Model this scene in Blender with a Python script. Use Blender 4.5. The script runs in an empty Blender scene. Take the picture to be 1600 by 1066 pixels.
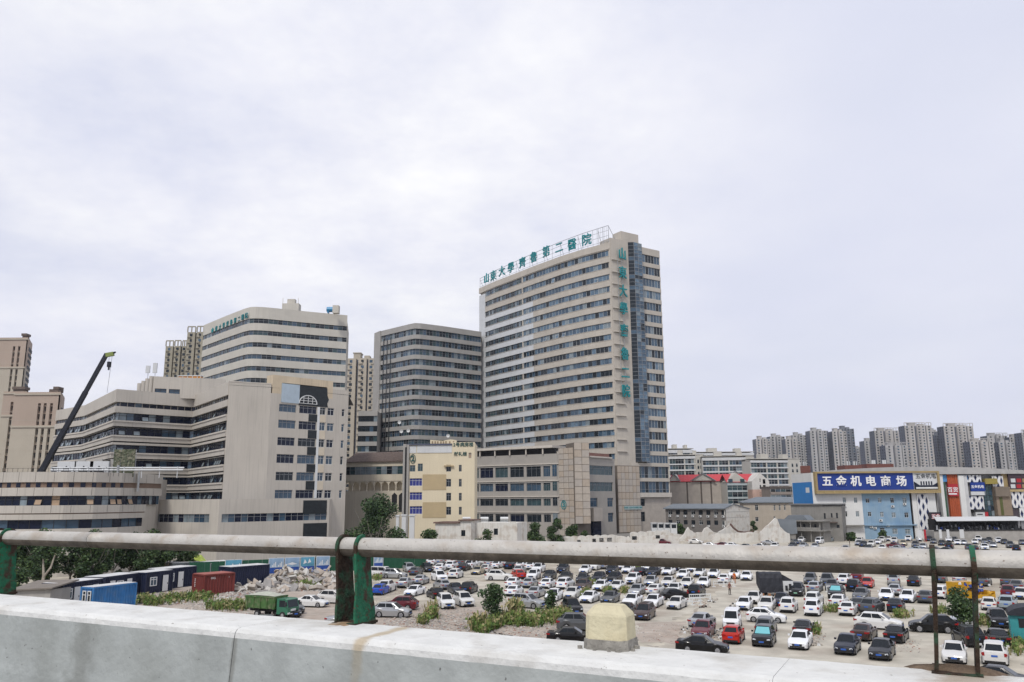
import bpy, bmesh, math, random
from mathutils import Vector, Matrix
S = bpy.context.scene; C = S.collection
R = math.radians; PI = math.pi
rnd = random.Random(7)
# ------------------------------------------------------------------ camera, sky, sun
H = 12.0; FPX = 1250.0; TILT = math.atan(247/FPX); ROLL = R(0.39)
Fv = Vector((0, math.cos(TILT), math.sin(TILT)))
U0 = Vector((0, -math.sin(TILT), math.cos(TILT))); R0 = Vector((1, 0, 0))
Rv = R0*math.cos(ROLL) - U0*math.sin(ROLL); Uv = U0*math.cos(ROLL) + R0*math.sin(ROLL)
CAM = Vector((0, 0, H))
cd = bpy.data.cameras.new('camera'); co = bpy.data.objects.new('camera', cd); C.objects.link(co)
M3 = Matrix((Rv, Uv, -Fv)).transposed()
co.matrix_world = Matrix.Translation(CAM) @ M3.to_4x4()
cd.sensor_fit = 'HORIZONTAL'; cd.sensor_width = 36; cd.lens = FPX/1600*36
cd.clip_start = .05; cd.clip_end = 9000
S.camera = co
def ray(px, py): return Fv + Rv*((px-800)/FPX) + Uv*((533-py)/FPX)
def P(px, py, d):
    r = ray(px, py); return CAM + r*(d/r.y)
def G(px, py, z=0.0):
    r = ray(px, py); return CAM + r*((z-H)/r.z)
def Z(px, py, d): return P(px, py, d).z

w = bpy.data.worlds.new('World'); S.world = w; w.use_nodes = True
nt = w.node_tree; N = nt.nodes; L = nt.links
bg = N['Background']; bg.inputs[1].default_value = .1
sky = N.new('ShaderNodeTexSky'); sky.sky_type = 'NISHITA'; sky.sun_disc = False
SUN_EL, SUN_AZ = R(52), R(200)
sky.sun_elevation = SUN_EL; sky.sun_rotation = SUN_AZ; sky.air_density = 1.4; sky.dust_density = 2.5
tc = N.new('ShaderNodeTexCoord'); sep = N.new('ShaderNodeSeparateXYZ'); L.new(tc.outputs['Generated'], sep.inputs[0])
def wmath(op, a, b=None, clamp=False):
    n = N.new('ShaderNodeMath'); n.operation = op; n.use_clamp = clamp
    for i, x in enumerate((a, b)):
        if x is None: continue
        if isinstance(x, (int, float)): n.inputs[i].default_value = x
        else: L.new(x, n.inputs[i])
    return n.outputs[0]
den = wmath('ADD', wmath('MAXIMUM', sep.outputs[2], 0.0), .22)
cx = wmath('DIVIDE', sep.outputs[0], den); cy = wmath('DIVIDE', sep.outputs[1], den)
cmb = N.new('ShaderNodeCombineXYZ'); L.new(cx, cmb.inputs[0]); L.new(cy, cmb.inputs[1])
def wnoise(scale, det, rough, off):
    mp = N.new('ShaderNodeMapping'); mp.inputs['Location'].default_value = off; L.new(cmb.outputs[0], mp.inputs[0])
    n = N.new('ShaderNodeTexNoise'); n.inputs['Scale'].default_value = scale; n.inputs['Detail'].default_value = det
    n.inputs['Roughness'].default_value = rough; L.new(mp.outputs[0], n.inputs['Vector']); return n.outputs['Fac']
def wramp(fac, stops):
    n = N.new('ShaderNodeValToRGB'); L.new(fac, n.inputs[0]); e = n.color_ramp.elements
    e[0].position, e[0].color = stops[0][0], (*stops[0][1], 1); e[1].position, e[1].color = stops[1][0], (*stops[1][1], 1)
    for p, c in stops[2:]:
        x = e.new(p); x.color = (*c, 1)
    return n.outputs[0]
big = wnoise(1.1, 3, .5, (3.1, 1.4, 0)); fine = wnoise(2.6, 7, .62, (.4, 6.2, 0)); thin = wnoise(.8, 4, .55, (9, 2, 3))
patch = N.new('ShaderNodeVectorMath'); patch.operation = 'DOT_PRODUCT'; L.new(tc.outputs['Generated'], patch.inputs[0]); patch.inputs[1].default_value = ray(470, 60).normalized()
pm = N.new('ShaderNodeMapRange'); pm.interpolation_type = 'SMOOTHSTEP'; pm.inputs[1].default_value = .80; pm.inputs[2].default_value = 1.0; L.new(patch.outputs['Value'], pm.inputs[0])
amp = wmath('ADD', wmath('MULTIPLY', pm.outputs[0], .42), .05)
mixn = wmath('ADD', wmath('ADD', wmath('MULTIPLY', wmath('SUBTRACT', big, .5), .15), wmath('MULTIPLY', wmath('SUBTRACT', fine, .5), amp)), wmath('ADD', wmath('MULTIPLY', pm.outputs[0], .085), .47))
cloud = wramp(mixn, [(.36, (.62, .665, .78)), (.64, (.93, .93, .945)), (.455, (.675, .70, .825)), (.54, (.79, .80, .88))])
gap = wmath('MULTIPLY', wramp(thin, [(.42, (0, 0, 0)), (.75, (1, 1, 1))]), .13)
sc10 = N.new('ShaderNodeVectorMath'); sc10.operation = 'SCALE'; sc10.inputs['Scale'].default_value = 10.0; L.new(cloud, sc10.inputs[0])
mx = N.new('ShaderNodeMix'); mx.data_type = 'RGBA'; L.new(gap, mx.inputs[0]); L.new(sc10.outputs[0], mx.inputs[6]); L.new(sky.outputs[0], mx.inputs[7])
L.new(mx.outputs[2], bg.inputs[0])
sl = bpy.data.lights.new('sun', 'SUN'); sl.energy = 1.9; sl.angle = R(10); sl.color = (1, .965, .91)
so = bpy.data.objects.new('sun', sl); C.objects.link(so)
sdir = Vector((math.sin(SUN_AZ)*math.cos(SUN_EL), math.cos(SUN_AZ)*math.cos(SUN_EL), math.sin(SUN_EL)))
so.rotation_euler = sdir.to_track_quat('Z', 'Y').to_euler()
vs = S.view_settings; vs.view_transform = 'Standard'; vs.look = 'None'; vs.gamma = 1; vs.exposure = .14; vs.use_curve_mapping = False

# ------------------------------------------------------------------ helpers
MATS = {}
def mat(name, col, rough=.7, metal=0, var=.12, scale=.6, streak=0, bump=0, bscale=20, dirt=None, dirt_amt=0, dscale=.25, spec=.4, coat=0, dlo=.45, dhi=.7, spots=None, sscale=40, sthr=.68):
    if name in MATS: return MATS[name]
    m = bpy.data.materials.new(name); m.use_nodes = True; n = m.node_tree.nodes; l = m.node_tree.links
    b = n['Principled BSDF']; b.inputs['Roughness'].default_value = rough; b.inputs['Metallic'].default_value = metal
    b.inputs['Specular IOR Level'].default_value = spec; b.inputs['Coat Weight'].default_value = coat
    b.inputs['Coat Roughness'].default_value = .08
    m.diffuse_color = (*col, 1)
    t = n.new('ShaderNodeTexCoord')
    def noise(sc, det=5, squash=None):
        x = n.new('ShaderNodeTexNoise'); x.inputs['Scale'].default_value = sc; x.inputs['Detail'].default_value = det
        if squash:
            mp = n.new('ShaderNodeMapping'); mp.inputs['Scale'].default_value = squash; l.new(t.outputs['Object'], mp.inputs[0]); l.new(mp.outputs[0], x.inputs['Vector'])
        else: l.new(t.outputs['Object'], x.inputs['Vector'])
        return x.outputs['Fac']
    def mixc(fac, a, bb):
        x = n.new('ShaderNodeMix'); x.data_type = 'RGBA'
        l.new(fac, x.inputs[0])
        for i, c in ((6, a), (7, bb)):
            if isinstance(c, tuple): x.inputs[i].default_value = (*c, 1)
            else: l.new(c, x.inputs[i])
        return x.outputs[2]
    def ramp(fac, a, bb, v=1.0):
        x = n.new('ShaderNodeMapRange'); x.inputs[1].default_value = a; x.inputs[2].default_value = bb; x.inputs[4].default_value = v; l.new(fac, x.inputs[0]); return x.outputs[0]
    out = None
    if var:
        out = mixc(ramp(noise(scale), .3, .7), tuple(c*(1-var) for c in col), tuple(min(1, c*(1+var*.6)) for c in col))
    if streak:
        out = mixc(ramp(noise(1.0, 4, (3.0, 3.0, .12)), .5, .8, streak), out if out else col, tuple(c*.45 for c in col))
    if dirt:
        out = mixc(ramp(noise(dscale, 7), dlo, dhi, dirt_amt), out if out else col, dirt)
    if spots: out = mixc(ramp(noise(sscale, 3), sthr, sthr+.03, .8), out if out else col, spots)
    if out: l.new(out, b.inputs['Base Color'])
    else: b.inputs['Base Color'].default_value = (*col, 1)
    if bump:
        bp = n.new('ShaderNodeBump'); bp.inputs['Strength'].default_value = bump; bp.inputs['Distance'].default_value = .02
        l.new(noise(bscale, 6), bp.inputs['Height']); l.new(bp.outputs[0], b.inputs['Normal'])
    MATS[name] = m; return m

class MB:
    def __init__(s): s.v = []; s.f = []; s.m = []
    def poly(s, pts, m=0):
        n = len(s.v); s.v += [tuple(p) for p in pts]; s.f.append(tuple(range(n, n+len(pts)))); s.m.append(m)
    def box(s, x0, x1, y0, y1, z0, z1, m=0):
        n = len(s.v)
        s.v += [(x0,y0,z0),(x1,y0,z0),(x1,y1,z0),(x0,y1,z0),(x0,y0,z1),(x1,y0,z1),(x1,y1,z1),(x0,y1,z1)]
        for q in ((0,3,2,1),(4,5,6,7),(0,1,5,4),(1,2,6,5),(2,3,7,6),(3,0,4,7)):
            s.f.append(tuple(n+i for i in q)); s.m.append(m)
    def bar(s, a, b, wx, wz=None, m=0):
        a = Vector(a); b = Vector(b); wz = wz or wx; d = (b-a).normalized()
        x = d.cross(Vector((0,0,1))); x = x.normalized() if x.length > 1e-4 else Vector((1,0,0)); z = x.cross(d)
        n = len(s.v)
        for p in (a, b):
            for i, j in ((-1,-1),(1,-1),(1,1),(-1,1)): s.v.append(tuple(p + x*(i*wx/2) + z*(j*wz/2)))
        for q in ((0,1,5,4),(1,2,6,5),(2,3,7,6),(3,0,4,7),(3,2,1,0),(4,5,6,7)): s.f.append(tuple(n+i for i in q)); s.m.append(m)
    def tube(s, a, b, r0, r1=None, k=8, m=0, caps=True):
        a = Vector(a); b = Vector(b); r1 = r0 if r1 is None else r1; d = (b-a).normalized()
        x = d.orthogonal().normalized(); y = d.cross(x); n = len(s.v)
        for p, r in ((a, r0), (b, r1)):
            for i in range(k):
                t = 2*PI*i/k; s.v.append(tuple(p + x*(r*math.cos(t)) + y*(r*math.sin(t))))
        for i in range(k):
            j = (i+1) % k; s.f.append((n+i, n+j, n+k+j, n+k+i)); s.m.append(m)
        if caps:
            s.f.append(tuple(n+k-1-i for i in range(k))); s.m.append(m); s.f.append(tuple(n+k+i for i in range(k))); s.m.append(m)
    def prism(s, pts, z0, z1, m=0, mt=None):          # plan polygon, counter-clockwise
        k = len(pts); n = len(s.v)
        s.v += [(x, y, z0) for x, y in pts] + [(x, y, z1) for x, y in pts]
        for i in range(k):
            j = (i+1) % k; s.f.append((n+i, n+j, n+k+j, n+k+i)); s.m.append(m)
        s.f.append(tuple(n+k+i for i in range(k))); s.m.append(m if mt is None else mt)
        s.f.append(tuple(n+k-1-i for i in range(k))); s.m.append(m)
    def slab(s, pts, y0, y1, m=0):                    # outline in x,z with thickness in y (front at y0)
        k = len(pts); n = len(s.v)
        s.v += [(x, y0, z) for x, z in pts] + [(x, y1, z) for x, z in pts]
        s.f.append(tuple(n+i for i in range(k))); s.m.append(m); s.f.append(tuple(n+2*k-1-i for i in range(k))); s.m.append(m)
        for i in range(k):
            j = (i+1) % k; s.f.append((n+j, n+i, n+k+i, n+k+j)); s.m.append(m)
    def mesh(s, name, mats, smooth=False):
        me = bpy.data.meshes.new(name); me.from_pydata(s.v, [], s.f)
        for x in (mats if isinstance(mats, (list, tuple)) else [mats]): me.materials.append(x)
        me.polygons.foreach_set('material_index', s.m)
        if smooth: me.polygons.foreach_set('use_smooth', [True]*len(s.f))
        me.update(); return me
    def obj(s, name, mats, parent=None, smooth=False, **k):
        return put(name, s.mesh(name, mats, smooth), parent, **k)
def put(name, data, parent=None, loc=(0,0,0), rot=(0,0,0), stuff=False):
    o = bpy.data.objects.new(name, data); C.objects.link(o); o.location = loc; o.rotation_euler = rot
    if parent: o.parent = parent
    if stuff: o['kind'] = 'stuff'
    return o
def tag(o, label, cat, group=None):
    o['label'] = label; o['category'] = cat
    if group: o['group'] = group
    return o
def thing(name, label, cat, loc=(0,0,0), rz=0, group=None):
    return tag(put(name, None, None, loc, (0,0,rz)), label, cat, group)
def struct(o): o['kind'] = 'structure'; return o
def frame(name, label, cat, A, B, group=None):
    """Empty at the ground below A, local x along A->B, local y away from the camera; returns (root, length)"""
    d = Vector((B.x-A.x, B.y-A.y)); return thing(name, label, cat, (A.x, A.y, 0), math.atan2(d.y, d.x), group), d.length

# glass and common materials
glass_a = mat('glass_dark', (.012,.019,.026), .1, var=.3, scale=.3, spec=.38)
glass_b = mat('glass_blue', (.045,.085,.13), .1, var=.35, scale=.3, spec=.6)
glass_c = mat('glass_curtained', (.20,.245,.27), .2, var=.3, scale=.8, spec=.6)
glass_s = mat('glass_sky_lit', (.10,.165,.23), .12, var=.4, scale=.5, spec=.6)  # pale pane tone with reflected sky light painted into the colour
glass_d = mat('glass_teal', (.04,.075,.085), .12, var=.3, scale=.5, spec=.45)
GL = [glass_a, glass_b, glass_c, glass_d]
navyglass = mat('glass_navy', (.006,.011,.03), .12, var=.3, scale=.4, spec=.3)
white_fr = mat('white_frame', (.66,.67,.66), .5, var=.08)
dark_fr = mat('dark_frame', (.03,.032,.035), .5, var=.1)
alu = mat('aluminium_frame', (.3,.31,.32), .4, .3)
beige = mat('beige_facade', (.515,.475,.415), .85, var=.09, scale=.15, streak=.36)
beige_trim = mat('beige_ledge', (.56,.515,.45), .85, var=.07, streak=.2)
beige2 = mat('tower_beige', (.50,.455,.39), .8, var=.08, scale=.3, streak=.2)
tile_beige = mat('tile_beige', (.43,.385,.335), .6, var=.14, scale=.5, streak=.15)
grey_band = mat('grey_band', (.36,.345,.32), .8, var=.08, scale=.3, streak=.15)
white_pan = mat('white_panel', (.60,.61,.61), .5, var=.06, scale=.4, streak=.12)
cream = mat('cream_paint', (.68,.595,.43), .85, var=.06, scale=.2, streak=.15)
tan_paint = mat('tan_paint', (.47,.37,.22), .85, var=.08, scale=.4)
roof_grey = mat('roof_felt', (.16,.16,.16), .9, var=.2)
teal = mat('teal_letters', (.005,.22,.24), .5, var=.1)
white = mat('white_paint', (.76,.76,.74), .7, var=.08, scale=.5, streak=.12)
conc = mat('concrete', (.36,.345,.32), .9, var=.15, scale=.8, streak=.2, bump=.2)
dark = mat('dark_recess', (.02,.02,.022), .8, var=.2)
steel = mat('galvanised_steel', (.42,.43,.43), .45, .6, var=.1)

TXT = {}
def text_mesh(s, size, ext, m, bold=0.0, align='CENTER'):
    k = (s, size, ext, m.name, bold, align)
    if k not in TXT:
        c = bpy.data.curves.new('lettering', 'FONT'); c.body = s; c.size = size; c.extrude = ext; c.offset = bold; c.align_x = align; c.align_y = 'CENTER'
        c.resolution_u = 2
        o = bpy.data.objects.new('lettering', c); C.objects.link(o); bpy.context.view_layer.update()
        me = bpy.data.meshes.new_from_object(o.evaluated_get(bpy.context.evaluated_depsgraph_get()))
        C.objects.unlink(o); bpy.data.objects.remove(o)
        me.materials.clear(); me.materials.append(m); TXT[k] = me
    return TXT[k]
def write(name, s, size, m, parent, loc, rz=0, ext=.05, bold=0.0, align='CENTER'):
    return put(name, text_mesh(s, size, ext, m, bold, align), parent, loc, (PI/2, 0, rz))

def wall_open(mb, L_, z0, z1, ops, depth=.25, m=0, x0=0.0):
    """front wall at y=0 from x0..L_, with real openings (xa,xb,za,zb) that have reveals"""
    xs = sorted({x0, L_, *[o[0] for o in ops], *[o[1] for o in ops]}); zs = sorted({z0, z1, *[o[2] for o in ops], *[o[3] for o in ops]})
    for i in range(len(xs)-1):
        run = None
        for j in range(len(zs)-1):
            cx, cz = (xs[i]+xs[i+1])/2, (zs[j]+zs[j+1])/2
            hole = any(o[0] < cx < o[1] and o[2] < cz < o[3] for o in ops)
            if not hole:
                if run is None: run = zs[j]
            if (hole or j == len(zs)-2) and run is not None:
                top = zs[j] if hole else zs[j+1]
                mb.poly([(xs[i],0,run),(xs[i+1],0,run),(xs[i+1],0,top),(xs[i],0,top)], m); run = None
    for a, b, c, d in ops:
        mb.poly([(a,0,c),(a,depth,c),(a,depth,d),(a,0,d)], m); mb.poly([(b,depth,c),(b,0,c),(b,0,d),(b,depth,d)], m)
        mb.poly([(a,0,d),(a,depth,d),(b,depth,d),(b,0,d)], m); mb.poly([(a,depth,c),(a,0,c),(b,0,c),(b,depth,c)], m)
def shell(mb, L_, D_, z0, z1, m=0, mr=1, x0=0.0, parapet=.6):
    """sides, back and roof behind a front wall"""
    mb.poly([(x0,D_,z0),(x0,0,z0),(x0,0,z1),(x0,D_,z1)], m); mb.poly([(L_,0,z0),(L_,D_,z0),(L_,D_,z1),(L_,0,z1)], m)
    mb.poly([(L_,D_,z0),(x0,D_,z0),(x0,D_,z1),(L_,D_,z1)], m); mb.poly([(x0,0,z1-parapet),(L_,0,z1-parapet),(L_,D_,z1-parapet),(x0,D_,z1-parapet)], mr)
    if parapet:
        for q in ((x0,L_,.003,.25),(x0,L_,D_-.25,D_-.003),(x0+.003,x0+.25,.25,D_-.25),(L_-.25,L_-.003,.25,D_-.25)): mb.box(q[0]+.001,q[1]-.001,q[2],q[3],z1-parapet-.05,z1+.004,m)
WIN = {}
def window(root, x, z, w_, h_, fr=white_fr, gl=None, y=.16, cols=2, transom=True, name='window', rz=0, bw=.07):
    """window part (frame) with a pane sub-part; x,z = lower left corner"""
    k = (round(w_,2), round(h_,2), fr.name, cols, transom, bw)
    if k not in WIN:
        f = MB(); b = bw
        f.box(0,w_,0,.08,0,b); f.box(0,w_,0,.08,h_-b,h_); f.box(0,b,.001,.079,b,h_-b); f.box(w_-b,w_,.001,.079,b,h_-b)
        for c in range(1, cols):
            xx = w_*c/cols; f.box(xx-b*.4,xx+b*.4,.005,.075,b,h_-b)
        if transom: f.box(b,w_-b,.008,.072,h_*.68,h_*.68+b*.8)
        WIN[k] = f.mesh('window', fr)
    g = gl or rnd.choice((glass_a, glass_a, glass_b, glass_b, glass_c, glass_d)); kk = ('pane', round(w_,2), round(h_,2), g.name)
    if kk not in WIN:
        q = MB(); q.poly([(0.02,.05,.02),(w_-.02,.05,.02),(w_-.02,.05,h_-.02),(.02,.05,h_-.02)]); WIN[kk] = q.mesh('pane', g)
    o = put(name, WIN[k], root, (x, y, z), (0,0,rz)); put('pane', WIN[kk], o); return o
ACM = None
def ac_unit(root, x, z, y=0.0):
    global ACM
    if ACM is None:
        b = MB(); b.box(-.42,.42,-.36,-.04,0,.6); b.tube((-.1,-.362,.3),(-.1,-.38,.3),.22,.22,12,1); b.box(-.36,-.3,-.3,-.005,-.14,-.003,1); b.box(.3,.36,-.3,-.005,-.14,-.003,1)
        ACM = b.mesh('air_conditioner', [white_fr, dark_fr])
    return put('air_conditioner', ACM, root, (x, y, z))

def path_len(p): return sum(math.dist(p[i], p[i+1]) for i in range(len(p)-1))
def path_at(p, s):
    for i in range(len(p)-1):
        d = math.dist(p[i], p[i+1])
        if s <= d or i == len(p)-2:
            t = s/d; tx, ty = (p[i+1][0]-p[i][0])/d, (p[i+1][1]-p[i][1])/d
            return (p[i][0]+(p[i+1][0]-p[i][0])*t, p[i][1]+(p[i+1][1]-p[i][1])*t), (tx, ty)
        s -= d
def offset(p, o):
    """offset outward (towards the viewer for a path running left to right)"""
    r = []
    for i in range(len(p)):
        ns = []
        for a, b in ((i-1, i), (i, i+1)):
            if a >= 0 and b < len(p):
                d = math.dist(p[a], p[b]); ns.append(((p[b][1]-p[a][1])/d, -(p[b][0]-p[a][0])/d))
        nx = sum(n[0] for n in ns)/len(ns); ny = sum(n[1] for n in ns)/len(ns); q = nx*nx+ny*ny
        r.append((p[i][0]+nx*o/q, p[i][1]+ny*o/q))
    return r
def sub_path(p, s0, s1):
    out = [path_at(p, s0)[0]]; acc = 0
    for i in range(len(p)-1):
        acc += math.dist(p[i], p[i+1])
        if s0+.01 < acc < s1-.01: out.append(p[i+1])
    return out + [path_at(p, s1)[0]]
def strip(mb, p, z0, z1, oo, oi, m=0):
    a, b = offset(p, oo), offset(p, oi); n = len(p)
    for i in range(n-1):
        mb.poly([(*a[i],z0),(*a[i+1],z0),(*a[i+1],z1),(*a[i],z1)], m)
        mb.poly([(*b[i],z0),(*b[i+1],z0),(*a[i+1],z0),(*a[i],z0)], m); mb.poly([(*a[i],z1),(*a[i+1],z1),(*b[i+1],z1),(*b[i],z1)], m)
    mb.poly([(*b[0],z0),(*a[0],z0),(*a[0],z1),(*b[0],z1)], m); mb.poly([(*a[-1],z0),(*b[-1],z0),(*b[-1],z1),(*a[-1],z1)], m)
def window_band(root, p, z0, z1, pane=1.6, inset=.3, glasses=GL, weights=(4,3,1,2), fr=alu, split=.62, proud=.07, open_p=0.0, thick=.07):
    """one storey's ribbon window: panes in one mesh, mullions as its sub-part"""
    g = MB(); f = MB(); q = offset(p, -inset); Ln = path_len(q); n = max(1, round(Ln/pane)); cuts = [Ln*i/n for i in range(n+1)]
    for i in range(n):
        (a, ta), (b, tb) = path_at(q, cuts[i]+1e-4), path_at(q, cuts[i+1]-1e-4)
        nn = (ta[1], -ta[0]); k = rnd.choices(range(len(glasses)), weights)[0]; j = rnd.uniform(-.012, .012)
        g.poly([(a[0]+nn[0]*j,a[1]+nn[1]*j,z0),(b[0],b[1],z0),(b[0],b[1],z1),(a[0]+nn[0]*j,a[1]+nn[1]*j,z1)], k)
        A = Vector((a[0]+nn[0]*proud*.6, a[1]+nn[1]*proud*.6, z0)); f.bar(A, A+Vector((0,0,z1-z0)), thick, proud)
        if split:
            zz = z0+(z1-z0)*split; f.bar((a[0]+nn[0]*.04,a[1]+nn[1]*.04,zz),(b[0]+nn[0]*.04,b[1]+nn[1]*.04,zz), .05, thick*.8)
        if open_p and rnd.random() < open_p:                     # top-hung casement pushed open
            zt, zb = z0+(z1-z0)*.62, z0+.1; o_ = .42
            t_ = Vector((ta[0], ta[1], 0)); n_ = Vector((nn[0], nn[1], 0)); a_ = Vector((*a, 0)) + t_*.12; b_ = Vector((*b, 0)) - t_*.12
            T1, T2 = a_+n_*.08+Vector((0,0,zt)), b_+n_*.08+Vector((0,0,zt)); B1, B2 = a_+n_*o_+Vector((0,0,zb)), b_+n_*o_+Vector((0,0,zb))
            for u_, v_ in ((T1,T2),(T1,B1),(T2,B2),(B1,B2)): f.bar(u_, v_, .07, .07)
            g.poly([B1, B2, T2, T1], len(glasses)-1)
    o = g.obj('window_band', glasses, root); f.obj('mullion', fr, o, stuff=True); return o
def core(root, p, back, z0, z1, m, mr=roof_grey, inset=.8):
    """solid body behind the bands; back = far corner points right to left"""
    mb = MB(); pts = offset(p, -inset) + back; mb.prism(pts, z0, z1, 0, 1); return mb.obj('wall', [m, mr], root)
# ------------------------------------------------------------------ ground
asph = mat('ground_grey', (.20,.19,.175), .95, var=.2, scale=.02)
lotm = mat('dirt_lot', (.455,.415,.335), .95, var=.34, scale=.32, dirt=(.27,.215,.165), dirt_amt=.85, dscale=.11, bump=.5, bscale=2.5, spots=(.24,.215,.19), sscale=.55, sthr=.62)
b = MB(); b.box(-3000,3000,-800,6000,-2,-.03); struct(b.obj('ground', asph))
def gpoly(name, pix, z, m):
    b = MB(); rr = random.Random(len(pix)*7+int(abs(z)*1e4)); q = [G(x, y).xy for x, y in pix]; out = []
    for i in range(len(q)):
        a, c = q[i], q[(i+1)%len(q)]; n = max(1, min(40, int((c-a).length/1.6))); j = min(.9, (c-a).length/n*.5) if z > .001 else 0
        for k in range(n): t = k/n; e = a.lerp(c, t); out.append((e.x+rr.uniform(-j,j), e.y+rr.uniform(-j,j)*1.4, z))
    b.poly(out); return struct(b.obj(name, m))
gpoly('parking_lot', [(-300,1500),(2000,1500),(1900,836),(1300,833),(960,842),(640,872),(380,893),(-100,905)], 0.0, lotm)
slabm = mat('concrete_patch', (.485,.45,.375), .95, var=.26, scale=.4, dirt=(.31,.26,.21), dirt_amt=.75, dscale=.16, dlo=.5, dhi=.68, bump=.3, bscale=3)
gpoly('concrete_lane', [(1020,1010),(1160,890),(1190,868),(1420,866),(1480,905),(1590,950),(1560,1090),(1200,1090)], .006, slabm)
gpoly('concrete_lane', [(600,940),(660,915),(700,905),(1060,925),(1100,945),(1010,1000),(900,965),(700,935)], .006, slabm)
gpoly('concrete_lane', [(1000,868),(1160,848),(1600,848),(1700,880),(1250,884),(1080,885)], .006, slabm)
rubm = mat('rubble_dust', (.40,.345,.29), .95, var=.25, scale=.7, dirt=(.30,.22,.17), dirt_amt=.5, dscale=.3, bump=.8, bscale=5)
gpoly('rubble_ground', [(170,960),(560,990),(740,1010),(930,1020),(880,975),(700,940),(600,955),(530,930),(540,895),(420,890),(200,920)], .01, rubm)
gpoly('rubble_ground', [(1000,1005),(1060,1010),(1075,985),(1060,972),(1000,975)], .012, rubm)

# ------------------------------------------------------------------ elevated road, parapet and rail
def HL(px, py, dz): return G(px, py, H-dz)
pa, pb = HL(0, 838.5, .30), HL(1600, 886, .30)
fa, fb = HL(0, 931.5, .765), HL(1600, 1051, .765)
ud = ((pb-pa).normalized() + (fb-fa).normalized()).normalized(); ud.z = 0; ud.normalize(); nd = Vector((-ud.y, ud.x, 0))   # nd: away from the camera
RZ = math.atan2(ud.y, ud.x); O = (pa+pb)/2
rail0 = Vector((O.x, O.y, 0))
def uv(p): q = p-rail0; return q.dot(ud), q.dot(nd)
far_n = (uv(fa)[1]+uv(fb)[1])/2
near_n = uv(HL(640, 1009, .775))[1]; ZT = H-.765
def u_of(px, py, dz, n=0.0):
    r = ray(px, py); A = rail0 + nd*n; s = (A.x*r.y - A.y*r.x)/(ud.y*r.x - ud.x*r.y); return s
wallm = mat('parapet_grey_paint', (.43,.455,.435), .75, var=.12, scale=2.4, streak=.4, bump=.45, bscale=14, dirt=(.24,.25,.225), dirt_amt=.55, dscale=1.6, dlo=.5, dhi=.75, spots=(.12,.12,.11), sscale=22, sthr=.70)
topm = mat('parapet_white_top', (.68,.68,.65), .8, var=.09, scale=5, bump=.5, bscale=22, dirt=(.38,.35,.30), dirt_amt=.55, dscale=3.2, dlo=.52, dhi=.72, spots=(.22,.2,.17), sscale=26, sthr=.70)
par = thing('concrete_parapet', 'grey and white painted concrete parapet of the elevated road below the pipe rail', 'parapet', tuple(rail0), RZ)
w0 = near_n; prof = [(far_n, -.25), (far_n, ZT-.012-H+H), (far_n-.012, ZT), (w0+.05, ZT-.004), (w0+.022, ZT-.012), (w0+.006, ZT-.032), (w0, ZT-.062), (w0-.035, ZT-.45), (w0-.05, ZT-1.1), (far_n-.1, ZT-1.1)]
prof[0] = (far_n, ZT-1.9)
def par_seg(u0, u1):
    b = MB(); n = max(2, int((u1-u0)/.08)); rr = random.Random(int(u0*100)); k = len(prof); ring = []
    for i in range(n+1):
        u = u0+(u1-u0)*i/n; base = len(b.v); wob = [rr.uniform(-.0012,.0012) for _ in range(k)]
        for j, (y, z) in enumerate(prof): b.v.append((u, y+wob[j]*(1 if 3<=j<=6 else .3), z+wob[(j+3)%k]*(1 if 2<=j<=6 else .2)))
        ring.append(base)
    for i in range(n):
        for j in range(k):
            j2 = (j+1) % k; b.f.append((ring[i]+j, ring[i]+j2, ring[i+1]+j2, ring[i+1]+j)); b.m.append(1 if 1 <= j <= 5 else 0)
    b.f.append(tuple(ring[0]+k-1-j for j in range(k))); b.m.append(0); b.f.append(tuple(ring[-1]+j for j in range(k))); b.m.append(0)
    b.obj('wall_segment', [wallm, topm], par, smooth=False)
j1, j2 = u_of(366, 1000, .78, near_n), u_of(1205, 1050, .78, near_n)
par_seg(-14, j1-.0025); par_seg(j1+.0025, j2-.0008); par_seg(j2+.0008, 12)
deck = MB(); deck.box(-150,150,far_n-22,w0-.04,ZT-1.5,ZT-1.08); deck.box(-150,-14.01,w0,far_n,ZT-1.9,ZT); deck.box(12.01,150,w0,far_n,ZT-1.9,ZT)
struct(deck.obj('elevated_road', mat('road_asphalt', (.06,.06,.06), .9), None, loc=tuple(rail0), rot=(0,0,RZ)))
# rail
pipem = mat('rail_worn_paint', (.50,.475,.43), .55, .15, var=.12, scale=9, bump=.25, bscale=60, dirt=(.33,.25,.17), dirt_amt=.6, dscale=6, dlo=.52, dhi=.72, spots=(.14,.10,.07), sscale=55, sthr=.68)
pipeg = mat('rail_grime_shade', (.135,.112,.085), .8, .1, var=.3, scale=14, bump=.3, bscale=60, dirt=(.05,.04,.03), dirt_amt=.6, dscale=10)  # brown grime that also holds the shade painted onto the pipe's underside
greenrust = mat('green_rusty_steel', (.014,.125,.062), .75, .1, var=.35, scale=16, bump=.6, bscale=35, dirt=(.05,.03,.018), dirt_amt=1.0, dscale=11, dlo=.49, dhi=.60, spots=(.08,.04,.02), sscale=60, sthr=.62)
rust_shade = mat('rust_shade', (.045,.028,.018), .9, .2, var=.4, scale=15, bump=.8, bscale=40, dirt=(.03,.10,.055), dirt_amt=.8, dscale=10, dlo=.5, dhi=.65)  # rust tone darkened to hold the shade on the left plates
PR = .061; PZ = H-.30
rail = thing('bridge_rail', 'round steel pipe handrail on rusty green posts above the concrete parapet', 'railing', tuple(rail0), RZ)
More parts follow.
